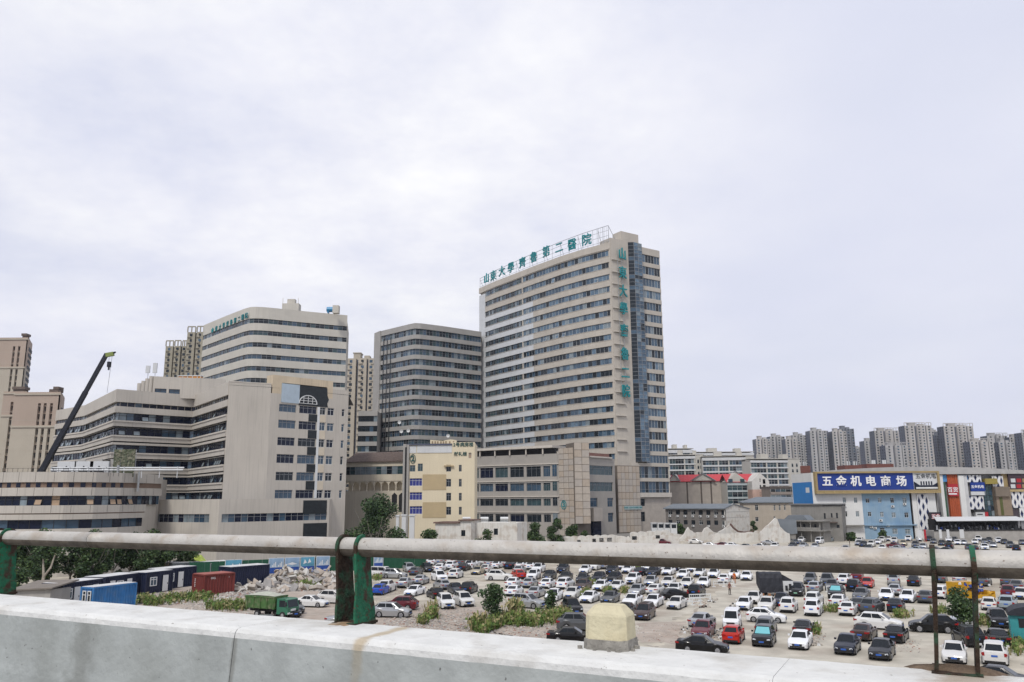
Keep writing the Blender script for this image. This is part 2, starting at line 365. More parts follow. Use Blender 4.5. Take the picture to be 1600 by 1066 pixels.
def pipe(u0, u1):
    b = MB(); K = 40; n = max(2, int((u1-u0)/.3)); base = []
    for i in range(n+1):
        u = u0+(u1-u0)*i/n; base.append(len(b.v))
        for k in range(K): b.v.append((u, PR*math.cos(2*PI*k/K), PZ+PR*math.sin(2*PI*k/K)))
    for i in range(n):
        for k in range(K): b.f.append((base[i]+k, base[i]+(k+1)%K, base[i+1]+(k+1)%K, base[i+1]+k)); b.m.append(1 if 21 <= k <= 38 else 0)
    b.f.append(tuple(base[0]+k for k in range(K))); b.m.append(0); b.f.append(tuple(base[-1]+k for k in reversed(range(K)))); b.m.append(0)
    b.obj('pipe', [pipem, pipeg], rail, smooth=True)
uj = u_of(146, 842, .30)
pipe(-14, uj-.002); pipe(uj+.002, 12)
b = MB(); b.tube((uj-.03,0,PZ),(uj+.03,0,PZ),PR-.004,PR-.004,24); b.obj('pipe_sleeve', dark, rail)
def post(u, gap, mats, lean=0.0):
    g = put('rail_post', None, rail, (u, 0, 0))
    for s, m in zip((-1, 1), mats):
        x0, x1 = s*gap/2-.008, s*gap/2+.008; pts = []; zb = ZT-.02
        pts += [(-.100, zb), (.115, zb), (.108, zb+.1), (.088, zb+.2), (PR+.016, PZ-.075), (PR+.014, PZ)]
        inner = [(PR+.014, PZ)]
        n = 14
        for k in range(1, n): pts.append(((PR+.014)*math.cos(PI*k/n), PZ+(PR+.014)*math.sin(PI*k/n)))
        pts += [(-PR-.014, PZ), (-PR-.016, PZ-.075), (-.075, zb+.2), (-.092, zb+.1)]
        b = MB(); k = len(pts)
        sh = lambda z: lean*max(0, PZ-.06-z); b.v += [(x0+sh(z), y, z) for y, z in pts] + [(x1+sh(z), y, z) for y, z in pts]
        b.f += [tuple(k-1-i for i in range(k)), tuple(k+i for i in range(k))] + [(i, (i+1)%k, k+(i+1)%k, k+i) for i in range(k)]; b.m += [0]*(k+2)
        b.obj('plate', m, g)
        c = MB(); n = 28
        for q in range(n):
            for (xx, rr_) in ((s*gap/2-.011, PR+.002), (s*gap/2-.011, PR+.02), (s*gap/2+.011, PR+.02), (s*gap/2+.011, PR+.002)):
                t = 2*PI*q/n; c.v.append((xx, rr_*math.cos(t), PZ+rr_*math.sin(t)))
        for q in range(n):
            for e in range(4):
                a0, a1 = q*4+e, q*4+(e+1)%4; c.f.append((a0, a1, ((q+1)%n)*4+(e+1)%4, ((q+1)%n)*4+e)); c.m.append(0)
        c.obj('clamp_ring', rust_shade if s < 0 else greenrust, g)
    b = MB(); b.box(-gap/2-.02+lean*.4,gap/2+.02+lean*.4,-.11,.12,ZT-.012,ZT+.004); b.obj('base_plate', rust_shade, g)
up = [u_of(6, 839, .30), u_of(552, 857, .30), u_of(1490, 884, .30)]
post(up[0], .14, (rust_shade, greenrust)); post(up[1], .15, (rust_shade, greenrust), .07); post(up[2], .16, (rust_shade, rust_shade), -.08); post(up[2]+2.9, .16, (rust_shade, rust_shade)); post(up[0]-2.85, .15, (rust_shade, greenrust))
# rust stain and dirt on the parapet below the posts
dirtm = mat('caked_dirt', (.16,.115,.08), .95, var=.3, scale=20, bump=.8, bscale=40)
def blob(u, v, ru, rv, h, seed, name, m, parent):
    rr = random.Random(seed); b = MB(); n = 22; rings = [(1.0, 0), (.8, .55), (.45, .9), (.0, 1)]; base = []
    jit = [rr.uniform(.75, 1.2) for _ in range(n)]
    for r_, hh in rings[:-1]:
        base.append(len(b.v))
        for k in range(n):
            t = 2*PI*k/n; j = jit[k]; b.v.append((u+ru*r_*j*math.cos(t), v+rv*r_*j*math.sin(t), ZT-.006+h*hh*rr.uniform(.7,1.2)))
    b.v.append((u, v, ZT+h))
    for a in range(2):
        for k in range(n): b.f.append((base[a]+k, base[a]+(k+1)%n, base[a+1]+(k+1)%n, base[a+1]+k)); b.m.append(0)
    for k in range(n): b.f.append((base[2]+k, base[2]+(k+1)%n, len(b.v)-1)); b.m.append(0)
    return b.obj(name, m, parent, smooth=True)
blob(up[2]-.02, .0, .20, .075, .028, 3, 'dirt_clump', dirtm, par)
blob(up[1]+.0, -.09, .12, .10, .010, 5, 'dirt_clump', mat('rust_stain', (.30,.2,.11), .95, var=.4, scale=14, dirt=(.5,.46,.38), dirt_amt=.8, dscale=12), par)
def seep(m, u0, wd, col, amt, zt=None, zl=.5):
    """a weathering stain with its own shape: a ragged band across the wall at one place along it"""
    n = m.node_tree.nodes; l = m.node_tree.links; b = n['Principled BSDF']; src = b.inputs['Base Color'].links[0].from_socket
    t = n.new('ShaderNodeTexCoord'); sp = n.new('ShaderNodeSeparateXYZ'); l.new(t.outputs['Object'], sp.inputs[0])
    nz = n.new('ShaderNodeTexNoise'); nz.inputs['Scale'].default_value = 9; nz.inputs['Detail'].default_value = 6; l.new(t.outputs['Object'], nz.inputs['Vector'])
    def mth(op, a, c):
        x = n.new('ShaderNodeMath'); x.operation = op
        for k, v in enumerate((a, c)):
            if isinstance(v, (int, float)): x.inputs[k].default_value = v
            else: l.new(v, x.inputs[k])
        return x.outputs[0]
    d = mth('DIVIDE', mth('ABSOLUTE', mth('SUBTRACT', sp.outputs[0], u0), 0), wd); d = mth('ADD', d, mth('MULTIPLY', mth('SUBTRACT', nz.outputs['Fac'], .5), 1.5))
    r = n.new('ShaderNodeMapRange'); r.interpolation_type = 'SMOOTHSTEP'; r.inputs[1].default_value = 1.1; r.inputs[2].default_value = .2; r.inputs[4].default_value = amt; l.new(d, r.inputs[0]); f = r.outputs[0]
    if zt is not None:
        r2 = n.new('ShaderNodeMapRange'); r2.inputs[1].default_value = zt-zl; r2.inputs[2].default_value = zt; l.new(sp.outputs[2], r2.inputs[0]); f = mth('MULTIPLY', f, r2.outputs[0])
    x = n.new('ShaderNodeMix'); x.data_type = 'RGBA'; l.new(f, x.inputs[0]); l.new(src, x.inputs[6]); x.inputs[7].default_value = (*col, 1); l.new(x.outputs[2], b.inputs['Base Color'])
us = u_of(560, 1003, .78, near_n)
seep(wallm, us, .05, (.33,.27,.17), .65, ZT, .45); seep(topm, us, .055, (.40,.30,.16), .7); seep(wallm, u_of(130, 1040, .9, near_n), .16, (.2,.205,.185), .6); seep(wallm, u_of(366, 1030, .9, near_n), .03, (.2,.2,.18), .7); seep(wallm, u_of(1205, 1055, .9, near_n), .03, (.2,.2,.18), .7); seep(topm, up[2], .2, (.33,.26,.18), .7)
# cream anchor block standing on the parapet
cap = G(944, 1016, ZT); uc, vc = uv(cap)
an = thing('anchor_block', 'chamfered cream painted block on a grey concrete foot standing on the parapet', 'block', tuple(rail0 + ud*uc + nd*(vc+.10)) , RZ)
an.location.z = ZT
def frust(b, lv, m=0, ch=.035):
    base = []
    for hx, hy, z in lv:
        base.append(len(b.v)); c = min(ch, hx*.3)
        for x, y in ((-hx+c,-hy),(hx-c,-hy),(hx,-hy+c),(hx,hy-c),(hx-c,hy),(-hx+c,hy),(-hx,hy-c),(-hx,-hy+c)): b.v.append((x,y,z))
    for a in range(len(lv)-1):
        for k in range(8): b.f.append((base[a]+k, base[a]+(k+1)%8, base[a+1]+(k+1)%8, base[a+1]+k)); b.m.append(m)
    b.f.append(tuple(base[-1]+k for k in range(8))); b.m.append(m)
creamm = mat('cream_block_paint', (.66,.60,.41), .8, var=.08, scale=6, streak=.2, bump=.5, bscale=30, dirt=(.42,.33,.18), dirt_amt=.35, dscale=7)
an.scale = (.9,.9,.88)
b = MB(); frust(b, [(.139,.12,-.02),(.134,.115,.055)]); b.obj('foot', mat('block_concrete', (.27,.255,.225), .95, var=.3, scale=12, bump=.8, bscale=30), an)
b = MB(); frust(b, [(.128,.109,.05),(.124,.105,.185),(.118,.1,.2),(.085,.07,.238),(.08,.065,.243)]); b.obj('cap', creamm, an)
b = MB()
for k, (x, y, s_) in enumerate(((.15,.02,.018),(.09,-.125,.02),(-.15,-.11,.016),(-.05,-.135,.012),(.04,-.14,.012),(.155,-.06,.014))):
    b.prism([(x+s_*math.cos(t*PI/3+k), y+s_*.8*math.sin(t*PI/3+k)) for t in range(6)], -.01, s_*.9)
b.obj('concrete_crumb', MATS['block_concrete'], an, stuff=True)
# ------------------------------------------------------------------ facade frames
def on(A, B, px, py):
    """where the sight line of a photo pixel meets the upright plane through A-B: (metres along A->B, height)"""
    r = ray(px, py); ex, ey = B.x-A.x, B.y-A.y; Ln = math.hypot(ex, ey)
    s = (A.x*r.y - A.y*r.x)/(ey*r.x - ex*r.y); t = (A.y + s*ey)/r.y
    return s*Ln, H + t*r.z
class Fac:
    def __init__(s, root, A, B):
        s.root, s.A, s.B = root, A, B; d = Vector((B.x-A.x, B.y-A.y, 0)); s.L = d.length; s.d = d.normalized(); s.n = Vector((-s.d.y, s.d.x, 0))
        s.loc = Vector((A.x-root.location.x, A.y-root.location.y, 0)); s.rz = math.atan2(d.y, d.x)
    def at(s, x, z, y=0.0): return s.loc + s.d*x + s.n*y + Vector((0,0,z))
    def on(s, px, py): return on(s.A, s.B, px, py)
    def rect(s, p0, p1, q0, q1):
        x0, z1 = s.on(p0, q0); x1, z0 = s.on(p1, q1); return x0, x1, z0, z1
    def obj(s, mb, name, mats, **k): return mb.obj(name, mats, s.root, loc=tuple(s.loc), rot=(0,0,s.rz), **k)
    def win(s, o, y=.16, **k): return window(s.root, *[0,0], o[1]-o[0], o[3]-o[2], rz=s.rz, **k) if False else s._w(o, y, k)
    def _w(s, o, y, k):
        w_ = window(s.root, 0, 0, o[1]-o[0], o[3]-o[2], y=0, rz=s.rz, **k); w_.location = s.at(o[0], o[2], y); return w_
    def ac(s, x, z): a = ac_unit(s.root, 0, 0); a.location = s.at(x, z); a.rotation_euler = (0,0,s.rz); return a
    def text(s, name, t, size, m, x, z, y=-.06, **k): return write(name, t, size, m, s.root, tuple(s.at(x, z, y)), s.rz, **k)
def base(name, label, cat, p, group=None): return thing(name, label, cat, (p.x, p.y, 0), 0, group)
def loc2(root, pts): return [(p.x-root.location.x, p.y-root.location.y) for p in pts]

# ------------------------------------------------------------------ A: hospital buildings on the left
K = [P(88,640,205), P(133,634,194), P(182,614,166), P(303,620,177), P(358,600,156), P(424,600,160), P(545,612,173)]
wing = base('hospital_wing', 'beige zigzag hospital wing with dark ribbon windows and stacked balcony ledges', 'hospital building', K[2])
p = loc2(wing, K[:4]) + [tuple(Vector(loc2(wing, [K[3]])[0]).lerp(Vector(loc2(wing, [K[4]])[0]), .985))]
zf = lambda y: Z(240, y, 172)
core(wing, p, loc2(wing, [P(430,620,200), P(95,620,235)]), 0, zf(618), beige, inset=1.0)
rows = [(632.5,639,0),(648.5,660,1),(671,682.5,1),(697,708.5,1),(720,731.5,1),(745.5,757,1),(770,781,1),(796,808,1)]
ztop = zf(613.5)
for i, (y0, y1, full) in enumerate(rows):
    a, b_ = zf(y0), zf(y1)
    s = MB(); strip(s, p, a, ztop, 0, -.7); s.obj('spandrel', beige, wing)
    if full and i > 1:
        g = MB(); strip(g, p, ztop, ztop+.28, -.3, -.7); g.obj('ledge_groove_shade', dark, wing)  # groove's shade put in as a near-black strip
    window_band(wing, p, b_, a, 1.5, .55, [navyglass, glass_b, glass_c], (7,2,1), dark_fr if full else beige_trim, open_p=.22 if full else 0, split=.62 if full else 0)
    if full:
        l_ = MB(); strip(l_, p, b_-.34, b_-.02, .18, -.2); l_.obj('ledge', beige_trim, wing); ztop = b_-.34-.9
        s = MB(); strip(s, p, ztop, b_-.345, .02, -.7); s.obj('spandrel', beige, wing); ztop -= .28
    else: ztop = b_
s = MB(); strip(s, p, 0, ztop, 0, -.7); s.obj('spandrel', beige, wing)
f = Fac(wing, P(214,600,172), P(352,600,178)); Lu = f.L
b = MB(); z0, z1 = zf(620), f.on(238,588)[1]; o1 = f.rect(242,259.5,607,617.5); o2 = f.rect(264,280.5,608,618)
wall_open(b, Lu, z0, z1, [o1, o2], x0=3.2); shell(b, Lu, 10, z0, z1, 0, 1, x0=3.2)
for k in range(4): b.tube((.5+.75*k, .6, z0), (.5+.75*k, .6, z1-1.6+.55*k), .48, .48, 10)
f.obj(b, 'upper_storey', [beige, roof_grey]); f.win(o1, fr=dark_fr, gl=glass_b); f.win(o2, fr=dark_fr, gl=glass_b)
for px in (231, 242):
    x, zz = f.on(px, 570); t = base('antenna_panel', 'white antenna panel on the zigzag hospital wing roof, %s' % ('left of two' if px == 231 else 'right of two'), 'antenna', P(px, 580, 174)); t.location.z = z1+.0
    b = MB(); b.box(-.45,.45,-.15,.15,.9,2.5+(px>235)*.6); b.obj('panel', white_pan, t); b = MB(); b.tube((0,.2,-1.8),(0,.2,2.3),.06,.06,6); b.obj('mast', steel, t)
t = base('roof_sign_box', 'orange roof box with pale frames on the beige hospital wing', 'roof sign', P(296,590,181)); t.location.z = zf(592)
b = MB(); b.box(-2.6,2.6,0,1.2,-.4,1.9); b.obj('box', mat('orange_board', (.55,.22,.03), .7, var=.3, scale=1.5), t)
b = MB(); [b.box(x-.06,x+.06,-.08,-.005,-.4,2.0) for x in (-2.6,-1.5,-.4,.7,1.8,2.6)]; b.box(-2.7,2.7,-.08,1.3,1.92,2.1); b.obj('frame', white_fr, t)

blk = base('hospital_block', 'beige hospital block with a blank wall and rows of windows beside dark tile panels', 'hospital building', K[5])
f1 = Fac(blk, K[4], K[5]); f2 = Fac(blk, K[5], K[6]); zt1 = f1.on(400, 599)[1]
b = MB(); b.poly([(0,0,0),(f1.L,0,0),(f1.L,0,zt1),(0,0,zt1)]); f1.obj(b, 'blank_wall', beige)
cols = [(434,461),(466,493.5),(497.5,507.5),(510.5,521),(533,537.5)]
rowsA = [(631.8,644),(656.5,669.5),(683.6,696.5),(710,724),(737.6,751),(765.7,779)]
ops = []; info = []
zA = lambda y: f2.on(448, y)[1]
for y0, y1 in rowsA:
    za, zb = zA(y0), zA(y1)
    for c, (x0, x1) in enumerate(cols):
        xa, xb = f2.on(x0, 680)[0], f2.on(x1, 680)[0]; ops.append((xa, xb, zb, za)); info.append(c)
zt2 = f2.on(470, 596)[1]
b = MB(); wall_open(b, f2.L, 0, zt2-3.0, ops, .3)
A_, B_, C_ = f2.on(424,640)[0], f2.on(519,640)[0], f2.L
b.poly([(B_,0,zt2-3.0),(C_,0,zt2-3.0),(C_,0,zt2-.9),(B_,0,zt2-.9)])
b.poly([(C_,0,0),(C_,16,0),(C_,16,zt2-.9),(C_,0,zt2-.9)]); b.poly([(B_,0,zt2-.9),(C_,0,zt2-.9),(C_,16,zt2-.9),(B_,16,zt2-.9)], 1)
f2.obj(b, 'wall', [beige, roof_grey])
for o, c in zip(ops, info): f2.win(o, fr=alu if c < 2 else white_fr, cols=(4,4,2,2,1)[c], bw=.075, gl=rnd.choice((glass_b, glass_b, glass_a, glass_a, navyglass, navyglass)))
# roof portal with stripped dark panel, sheet metal and arched window
po = f2.rect(441, 510, 598, 640); b = MB(); wall_open(b, B_, zt2-3.0, zt2+.75, [(po[0],po[1],zt2-3.0+.02,po[3])], .8, x0=A_)
b.poly([(A_,2.5,zt2-3.0),(A_,0,zt2-3.0),(A_,0,zt2+.75),(A_,2.5,zt2+.75)]); b.poly([(B_,0,zt2-3.0),(B_,2.5,zt2-3.0),(B_,2.5,zt2+.75),(B_,0,zt2+.75)]); b.poly([(A_,0,zt2+.75),(B_,0,zt2+.75),(B_,2.5,zt2+.75),(A_,2.5,zt2+.75)])
f2.obj(b, 'portal_frame', mat('stained_cream', (.60,.50,.36), .85, var=.1, scale=.4, streak=.5))
dk = mat('black_tile', (.012,.017,.02), .3, var=.4, scale=2)
b = MB(); b.box(po[0],po[1],.45,.8,zt2-2.98,po[3]); xk = f2.on(467,620)[0]; b.slab([(xk,zA(631.3)),(po[1]+.3,zA(631.3)),(po[1]+.1,zA(625)),(po[1]+.5,zA(619)),(po[1]+.1,zA(612)),(po[1],po[3]-.2),(xk,po[3]-.2)], -.06, -.003); f2.obj(b, 'black_panel', dk)
q = f2.rect(440.5,467,599,631); b = MB(); b.box(q[0],q[1],-.12,.2,q[2],q[3]); f2.obj(b, 'metal_sheet', mat('blue_grey_sheet', (.42,.50,.56), .4, .2, var=.1, scale=1))
q = f2.rect(467.5,494.5,617,632.5); b = MB(); cxm = (q[0]+q[1])/2; rw = (q[1]-q[0])/2; hh = q[3]-q[2]
for k in range(12):
    t0, t1 = PI*k/12, PI*(k+1)/12; b.bar((cxm+rw*math.cos(t0),-.15,q[2]+hh*math.sin(t0)),(cxm+rw*math.cos(t1),-.15,q[2]+hh*math.sin(t1)),.16)
for k in (-.5,0,.5): b.bar((cxm+rw*k,-.15,q[2]),(cxm+rw*k,-.15,q[2]+hh*math.sqrt(1-k*k)),.1)
for k in (.02,.35,.65): b.bar((cxm-rw*math.sqrt(1-k*k),-.15,q[2]+hh*k),(cxm+rw*math.sqrt(1-k*k),-.15,q[2]+hh*k),.1)
f2.obj(b, 'arched_frame', white_fr)
for i in range(len(rowsA)):                                   # dark and cream tiles between the storeys
    ya = rowsA[i][1]; yb = rowsA[i+1][0] if i < 5 else 799
    d_ = f2.rect(480 if i < 5 else 474, 497 if i < 5 else 509, 700, 700); b = MB(); b.box(d_[0],d_[1],-.05,.1,zA(yb)+.05,zA(ya)-.05); f2.obj(b, 'dark_tile_panel', dk)
    if i < 5:
        d_ = f2.rect(497.6, 507, 700, 700); b = MB(); b.box(d_[0],d_[1],-.06,.1,zA(yb)+.05,zA(ya)-.05); f2.obj(b, 'cream_tile_panel', mat('cream_tile', (.62,.54,.42), .5, var=.08))
d_ = f2.rect(493.7, 497.4, 700, 700); b = MB(); b.box(d_[0],d_[1],-.09,.05,zA(779),zA(632)); f2.obj(b, 'white_mullion', white_fr)
b = MB(); A0 = f1.at(0,0); Q = [K[4], K[5], K[6], P(553,612,192), P(372,600,192)]
b.prism([(q.x-blk.location.x, q.y-blk.location.y) for q in Q], zt1-.7, zt1-.6); b.obj('roof', roof_grey, blk)
b = MB(); b.prism(offset(loc2(blk, [K[4],K[5],K[6]]), -.5) + loc2(blk, [P(541,612,187), P(372,600,190)]), 0, zt1-.75); b.obj('inner_wall', dark, blk)
b = MB(); q = [P(368,600,190), K[4]]; f3 = Fac(blk, q[0], q[1]); b.poly([(0,0,0),(f3.L,0,0),(f3.L,0,zt1),(0,0,zt1)]); f3.obj(b, 'side_wall', beige)
b = MB(); strip(b, loc2(blk, [K[4], K[5]]), zt1-.02, zt1+.16, .06, -.4); b.obj('coping', beige_trim, blk)
b = MB(); b.tube((f2.L+.12,.4,2),(f2.L+.12,.4,zt2-1),.1,.1,8); f2.obj(b, 'dark_gap_tube', dark_fr)  # dark tube added to draw the dark gap at the block's edge
# podium in front
pk = [P(222,785,160), P(262,783,156), P(343,782,151), P(515,782,166)]
pod = loc2(blk, pk); pz = lambda y: Z(343, y, 151)
core(blk, pod, loc2(blk, [P(520,782,172), P(380,782,160), P(250,782,168)]), 0, pz(781), beige, inset=.4)
b = MB(); strip(b, pod, pz(803.5), pz(780), 0, -.5); b.obj('spandrel', beige, blk)
ln = path_len(pod); c1 = math.dist(pod[0],pod[1])+math.dist(pod[1],pod[2])
for s0, s1 in ((.3, c1-2.2), (c1+.6, ln-.5)): window_band(blk, sub_path(pod, s0, s1), pz(816.5), pz(803.5), 1.25, .25, [navyglass, glass_b, glass_c], (6,3,2), alu, open_p=.05)
for s0, s1 in ((0,.3),(c1-2.2,c1+.6),(ln-.5,ln)):
    b = MB(); strip(b, sub_path(pod, s0, s1), pz(816.5), pz(803.5), 0, -.5); b.obj('pier', beige, blk)
b = MB(); strip(b, pod, 0, pz(816.5), 0, -.5); b.obj('spandrel', beige, blk)
fpd = Fac(blk, pk[2], pk[3])
for y0, y1 in ((782,802.5),(818,840)):
    q = fpd.rect(474,510,y0,y1); b = MB(); b.box(q[0],q[1],-.06,-.003,q[2],q[3]); fpd.obj(b, 'dark_tile_panel', dk)
# round hall on the far left
rk = [P(-60,740,139), P(-20,740,136.5), P(20,740,135.5), P(60,740,135.2), P(105,740,136), P(150,740,138.5), P(190,740,142.5), P(225,740,148), P(254,740,155)]
hall = base('round_hall', 'low beige hospital hall with a curved front and brown strip under its roof', 'hospital building', rk[3])
rp = loc2(hall, rk); rz = lambda y: Z(60, y, 135.2)
core(hall, rp, loc2(hall, [P(262,740,162), P(150,740,157), P(-60,740,156)]), 0, rz(745), beige)
L_ = path_len(rp); low = sub_path(rp, 0, L_*.865)
b = MB(); strip(b, rp, rz(753.5), rz(737.5), .15, -.5); b.obj('spandrel', beige, hall)
b = MB(); strip(b, rp, rz(762), rz(753.5), -.1, -.5); b.obj('brown_strip', mat('brown_strip', (.21,.145,.105), .8, var=.15), hall)
s = 2.0
while s < L_*.72:
    b = MB(); strip(b, sub_path(rp, s, s+.75), rz(761.5), rz(754), -.06, -.3); b.obj('slot_window', navyglass, hall); s += 1.72
b = MB(); strip(b, rp, rz(775), rz(762), .15, -.5); b.obj('spandrel', beige, hall)
window_band(hall, rp, rz(790), rz(775), 1.3, .35, [navyglass, glass_b, glass_c, mat('tan_blind', (.42,.3,.2), .8)], (7,2,1.2,.5), dark_fr, open_p=.12)
b = MB(); strip(b, low, rz(802.2), rz(790), .2, -.5); b.obj('spandrel', beige, hall)
b = MB(); strip(b, low, rz(804), rz(802.2), .0, -.5); b.obj('brown_groove', MATS['brown_strip'], hall)
b = MB(); strip(b, low, rz(812.5), rz(804), .2, -.5); b.obj('spandrel', beige, hall)
window_band(hall, low, rz(827), rz(812.5), 1.9, .35, [navyglass, glass_b], (3,2), dark_fr, split=0)
b = MB(); strip(b, low, 0, rz(827), .1, -.5); b.obj('spandrel', beige, hall)
s = 1.2
while s < L_-.5:
    (x, y), t = path_at(rp, s); b = MB(); o_ = .152
    for y0, y1 in ((738.2,753),(762.4,774.5)): b.bar((x+t[1]*o_,y-t[0]*o_,rz(y1)),(x+t[1]*o_,y-t[0]*o_,rz(y0)),.05,.03)
    if s < L_*.85: b.bar((x+t[1]*.2,y-t[0]*.2,rz(801.5)),(x+t[1]*.2,y-t[0]*.2,rz(790.5)),.05,.03)
    b.obj('panel_joint', mat('joint_brown', (.12,.1,.085), .9), hall, stuff=True); s += 2.9
# things on the hall roof
zr = rz(741)
for i, px in enumerate((104, 131, 155)):
    q = P(px, 728, 148); t = base('roof_tent', 'white gabled tent canopy on the round hall roof, %s of three' % ('left', 'middle', 'right')[i], 'tent', q); t.location.z = zr+.4
    b = MB(); b.box(-1.7,1.7,0,2.2,-.6,2.3); b.obj('canopy', white_pan, t)
    b = MB(); b.slab([(-1.25,.1),(1.25,.1),(0,1.5)], -.06, -.003); b.obj('dark_gable', dark, t); b = MB(); b.box(1.75,3.0,.5,.8,0,2.7); b.obj('grey_panel', grey_band, t)
b = MB()
for zz, yy in ((.9,-.2),(1.3,.2)): b.tube((0,yy,zz),(22,yy+3,zz),.14,.14,8)
for k in range(8): b.tube((k*3,.0+k*.4,-.5),(k*3,.0+k*.4,1.5),.08,.08,6)
q = P(80,735,142); tag(b.obj('roof_pipes', white_pan, None, loc=(q.x,q.y,zr)), 'white pipe run on short stands along the round hall roof', 'pipes')
b = MB()
q0 = P(4,735,139)
for k in range(24): b.tube((k*.85,0,-.3),(k*.85,0,1.2),.03,.03,4)
for zz in (.5,1.15): b.tube((0,0,zz),(19.6,0,zz),.035,.035,4)
tag(b.obj('roof_railing', dark_fr, None, loc=(q0.x,q0.y,zr), rot=(0,0,.05)), 'thin dark railing on the left end of the round hall roof', 'railing')
q = P(192,738,145); sc = base('scaffold_screen', 'camouflage coloured scaffold screen standing on the round hall roof edge', 'scaffold', q); sc.location.z = zr-.6
camo = mat('camouflage_net', (.10,.115,.07), .95, var=.4, scale=1.2, dirt=(.30,.27,.2), dirt_amt=.9, dscale=1.5)
b = MB(); rr = random.Random(4)
for i in range(9):
    for j in range(11):
        x, z = -1.9+i*.43, .3+j*.45; b.poly([(x,rr.uniform(-.12,.12),z),(x+.43,rr.uniform(-.12,.12),z),(x+.43,rr.uniform(-.12,.12),z+.45),(x,rr.uniform(-.12,.12),z+.45)])
b.obj('net', camo, sc); b = MB()
for x in (-2,-.7,.7,2): b.tube((x,.3,-.5),(x,.3,5.2),.05,.05,5)
for z in (.6,2.6,4.9): b.tube((-2,.3,z),(2,.3,z),.05,.05,5)
b.obj('scaffold_poles', steel, sc)
for px, d, h0, h1 in ((189,143.5,765,727),(222,147,768,737)):
    q = P(px,740,d); t = P(px,h1,d-1.2).z; b = MB(); b.tube((0,-1.2,P(px,h0,d).z),(0,-1.2,t),.22,.22,8); b.tube((0,-1.2,t-2),(0,1,t-2),.06,.06,5)
    tag(b.obj('flue_pipe', steel, None, loc=(q.x,q.y,0)), 'grey metal flue pipe fixed upright to the round hall front, %s one' % ('left' if px < 200 else 'right'), 'flue')

# ------------------------------------------------------------------ mobile crane behind the hall
cq = P(62, 742, 160); cr = base('mobile_crane', 'dark telescopic mobile crane boom rising behind the round hall with a hook', 'crane', Vector((cq.x-4, cq.y, 0)))
def cl(px, py): q = P(px, py, 160); return Vector((q.x-cr.location.x, q.y-cr.location.y, q.z))
navy = mat('crane_navy', (.012,.014,.022), .45, var=.2)
tip, mid = cl(167,553), cl(62,742); dr = (tip-mid).normalized(); foot = mid - dr*((mid.z-2.6)/dr.z)
for k, (s0, s1, w_) in enumerate(((0,.40,1.15),(.38,.60,1.0),(.585,.80,.86),(.79,1.0,.74))):
    b = MB(); b.bar(foot.lerp(tip,s0), foot.lerp(tip,s1), w_*.8, w_); b.obj('boom_section', navy, cr)
b = MB(); b.bar(tip-dr*.3, tip+Vector((1.4,0,.0)), .6, .8, 0); b.bar(tip+Vector((1.0,0,0)), tip+Vector((1.75,0,.35)), .25, .3, 1); b.obj('boom_head', [mat('lime_paint', (.22,.27,.07), .5), navy], cr)
hk = cl(170.5,570); b = MB(); b.box(hk.x-.3,hk.x+.3,-.3,.3,hk.z-.5,hk.z+.6); b.box(hk.x-.15,hk.x+.15,-.1,.1,hk.z-1.1,hk.z-.5); b.obj('hook_block', navy, cr)
b = MB(); b.tube((hk.x-.12,0,hk.z+.5),(hk.x-.12,0,tip.z),.03,.03,4); b.tube((hk.x+.5,0,tip.z+.3),(hk.x+.1,0,cl(171,614).z),.03,.03,4); b.obj('hoist_rope', dark_fr, cr)
b = MB(); b.box(-5,6,-1.3,1.3,.9,1.5); b.box(5.2,7.4,-1.25,1.25,.9,2.9); b.box(-3,1.5,-1.3,1.3,1.5,3.2); b.obj('carrier', navy, cr)
for x in (-4,-2.6,3.6,5.8):
    for y in (-1.15,1.15): b = MB(); b.tube((x,y-.15,.55),(x,y+.15,.55),.55,.55,14); b.obj('wheel', dark, cr)

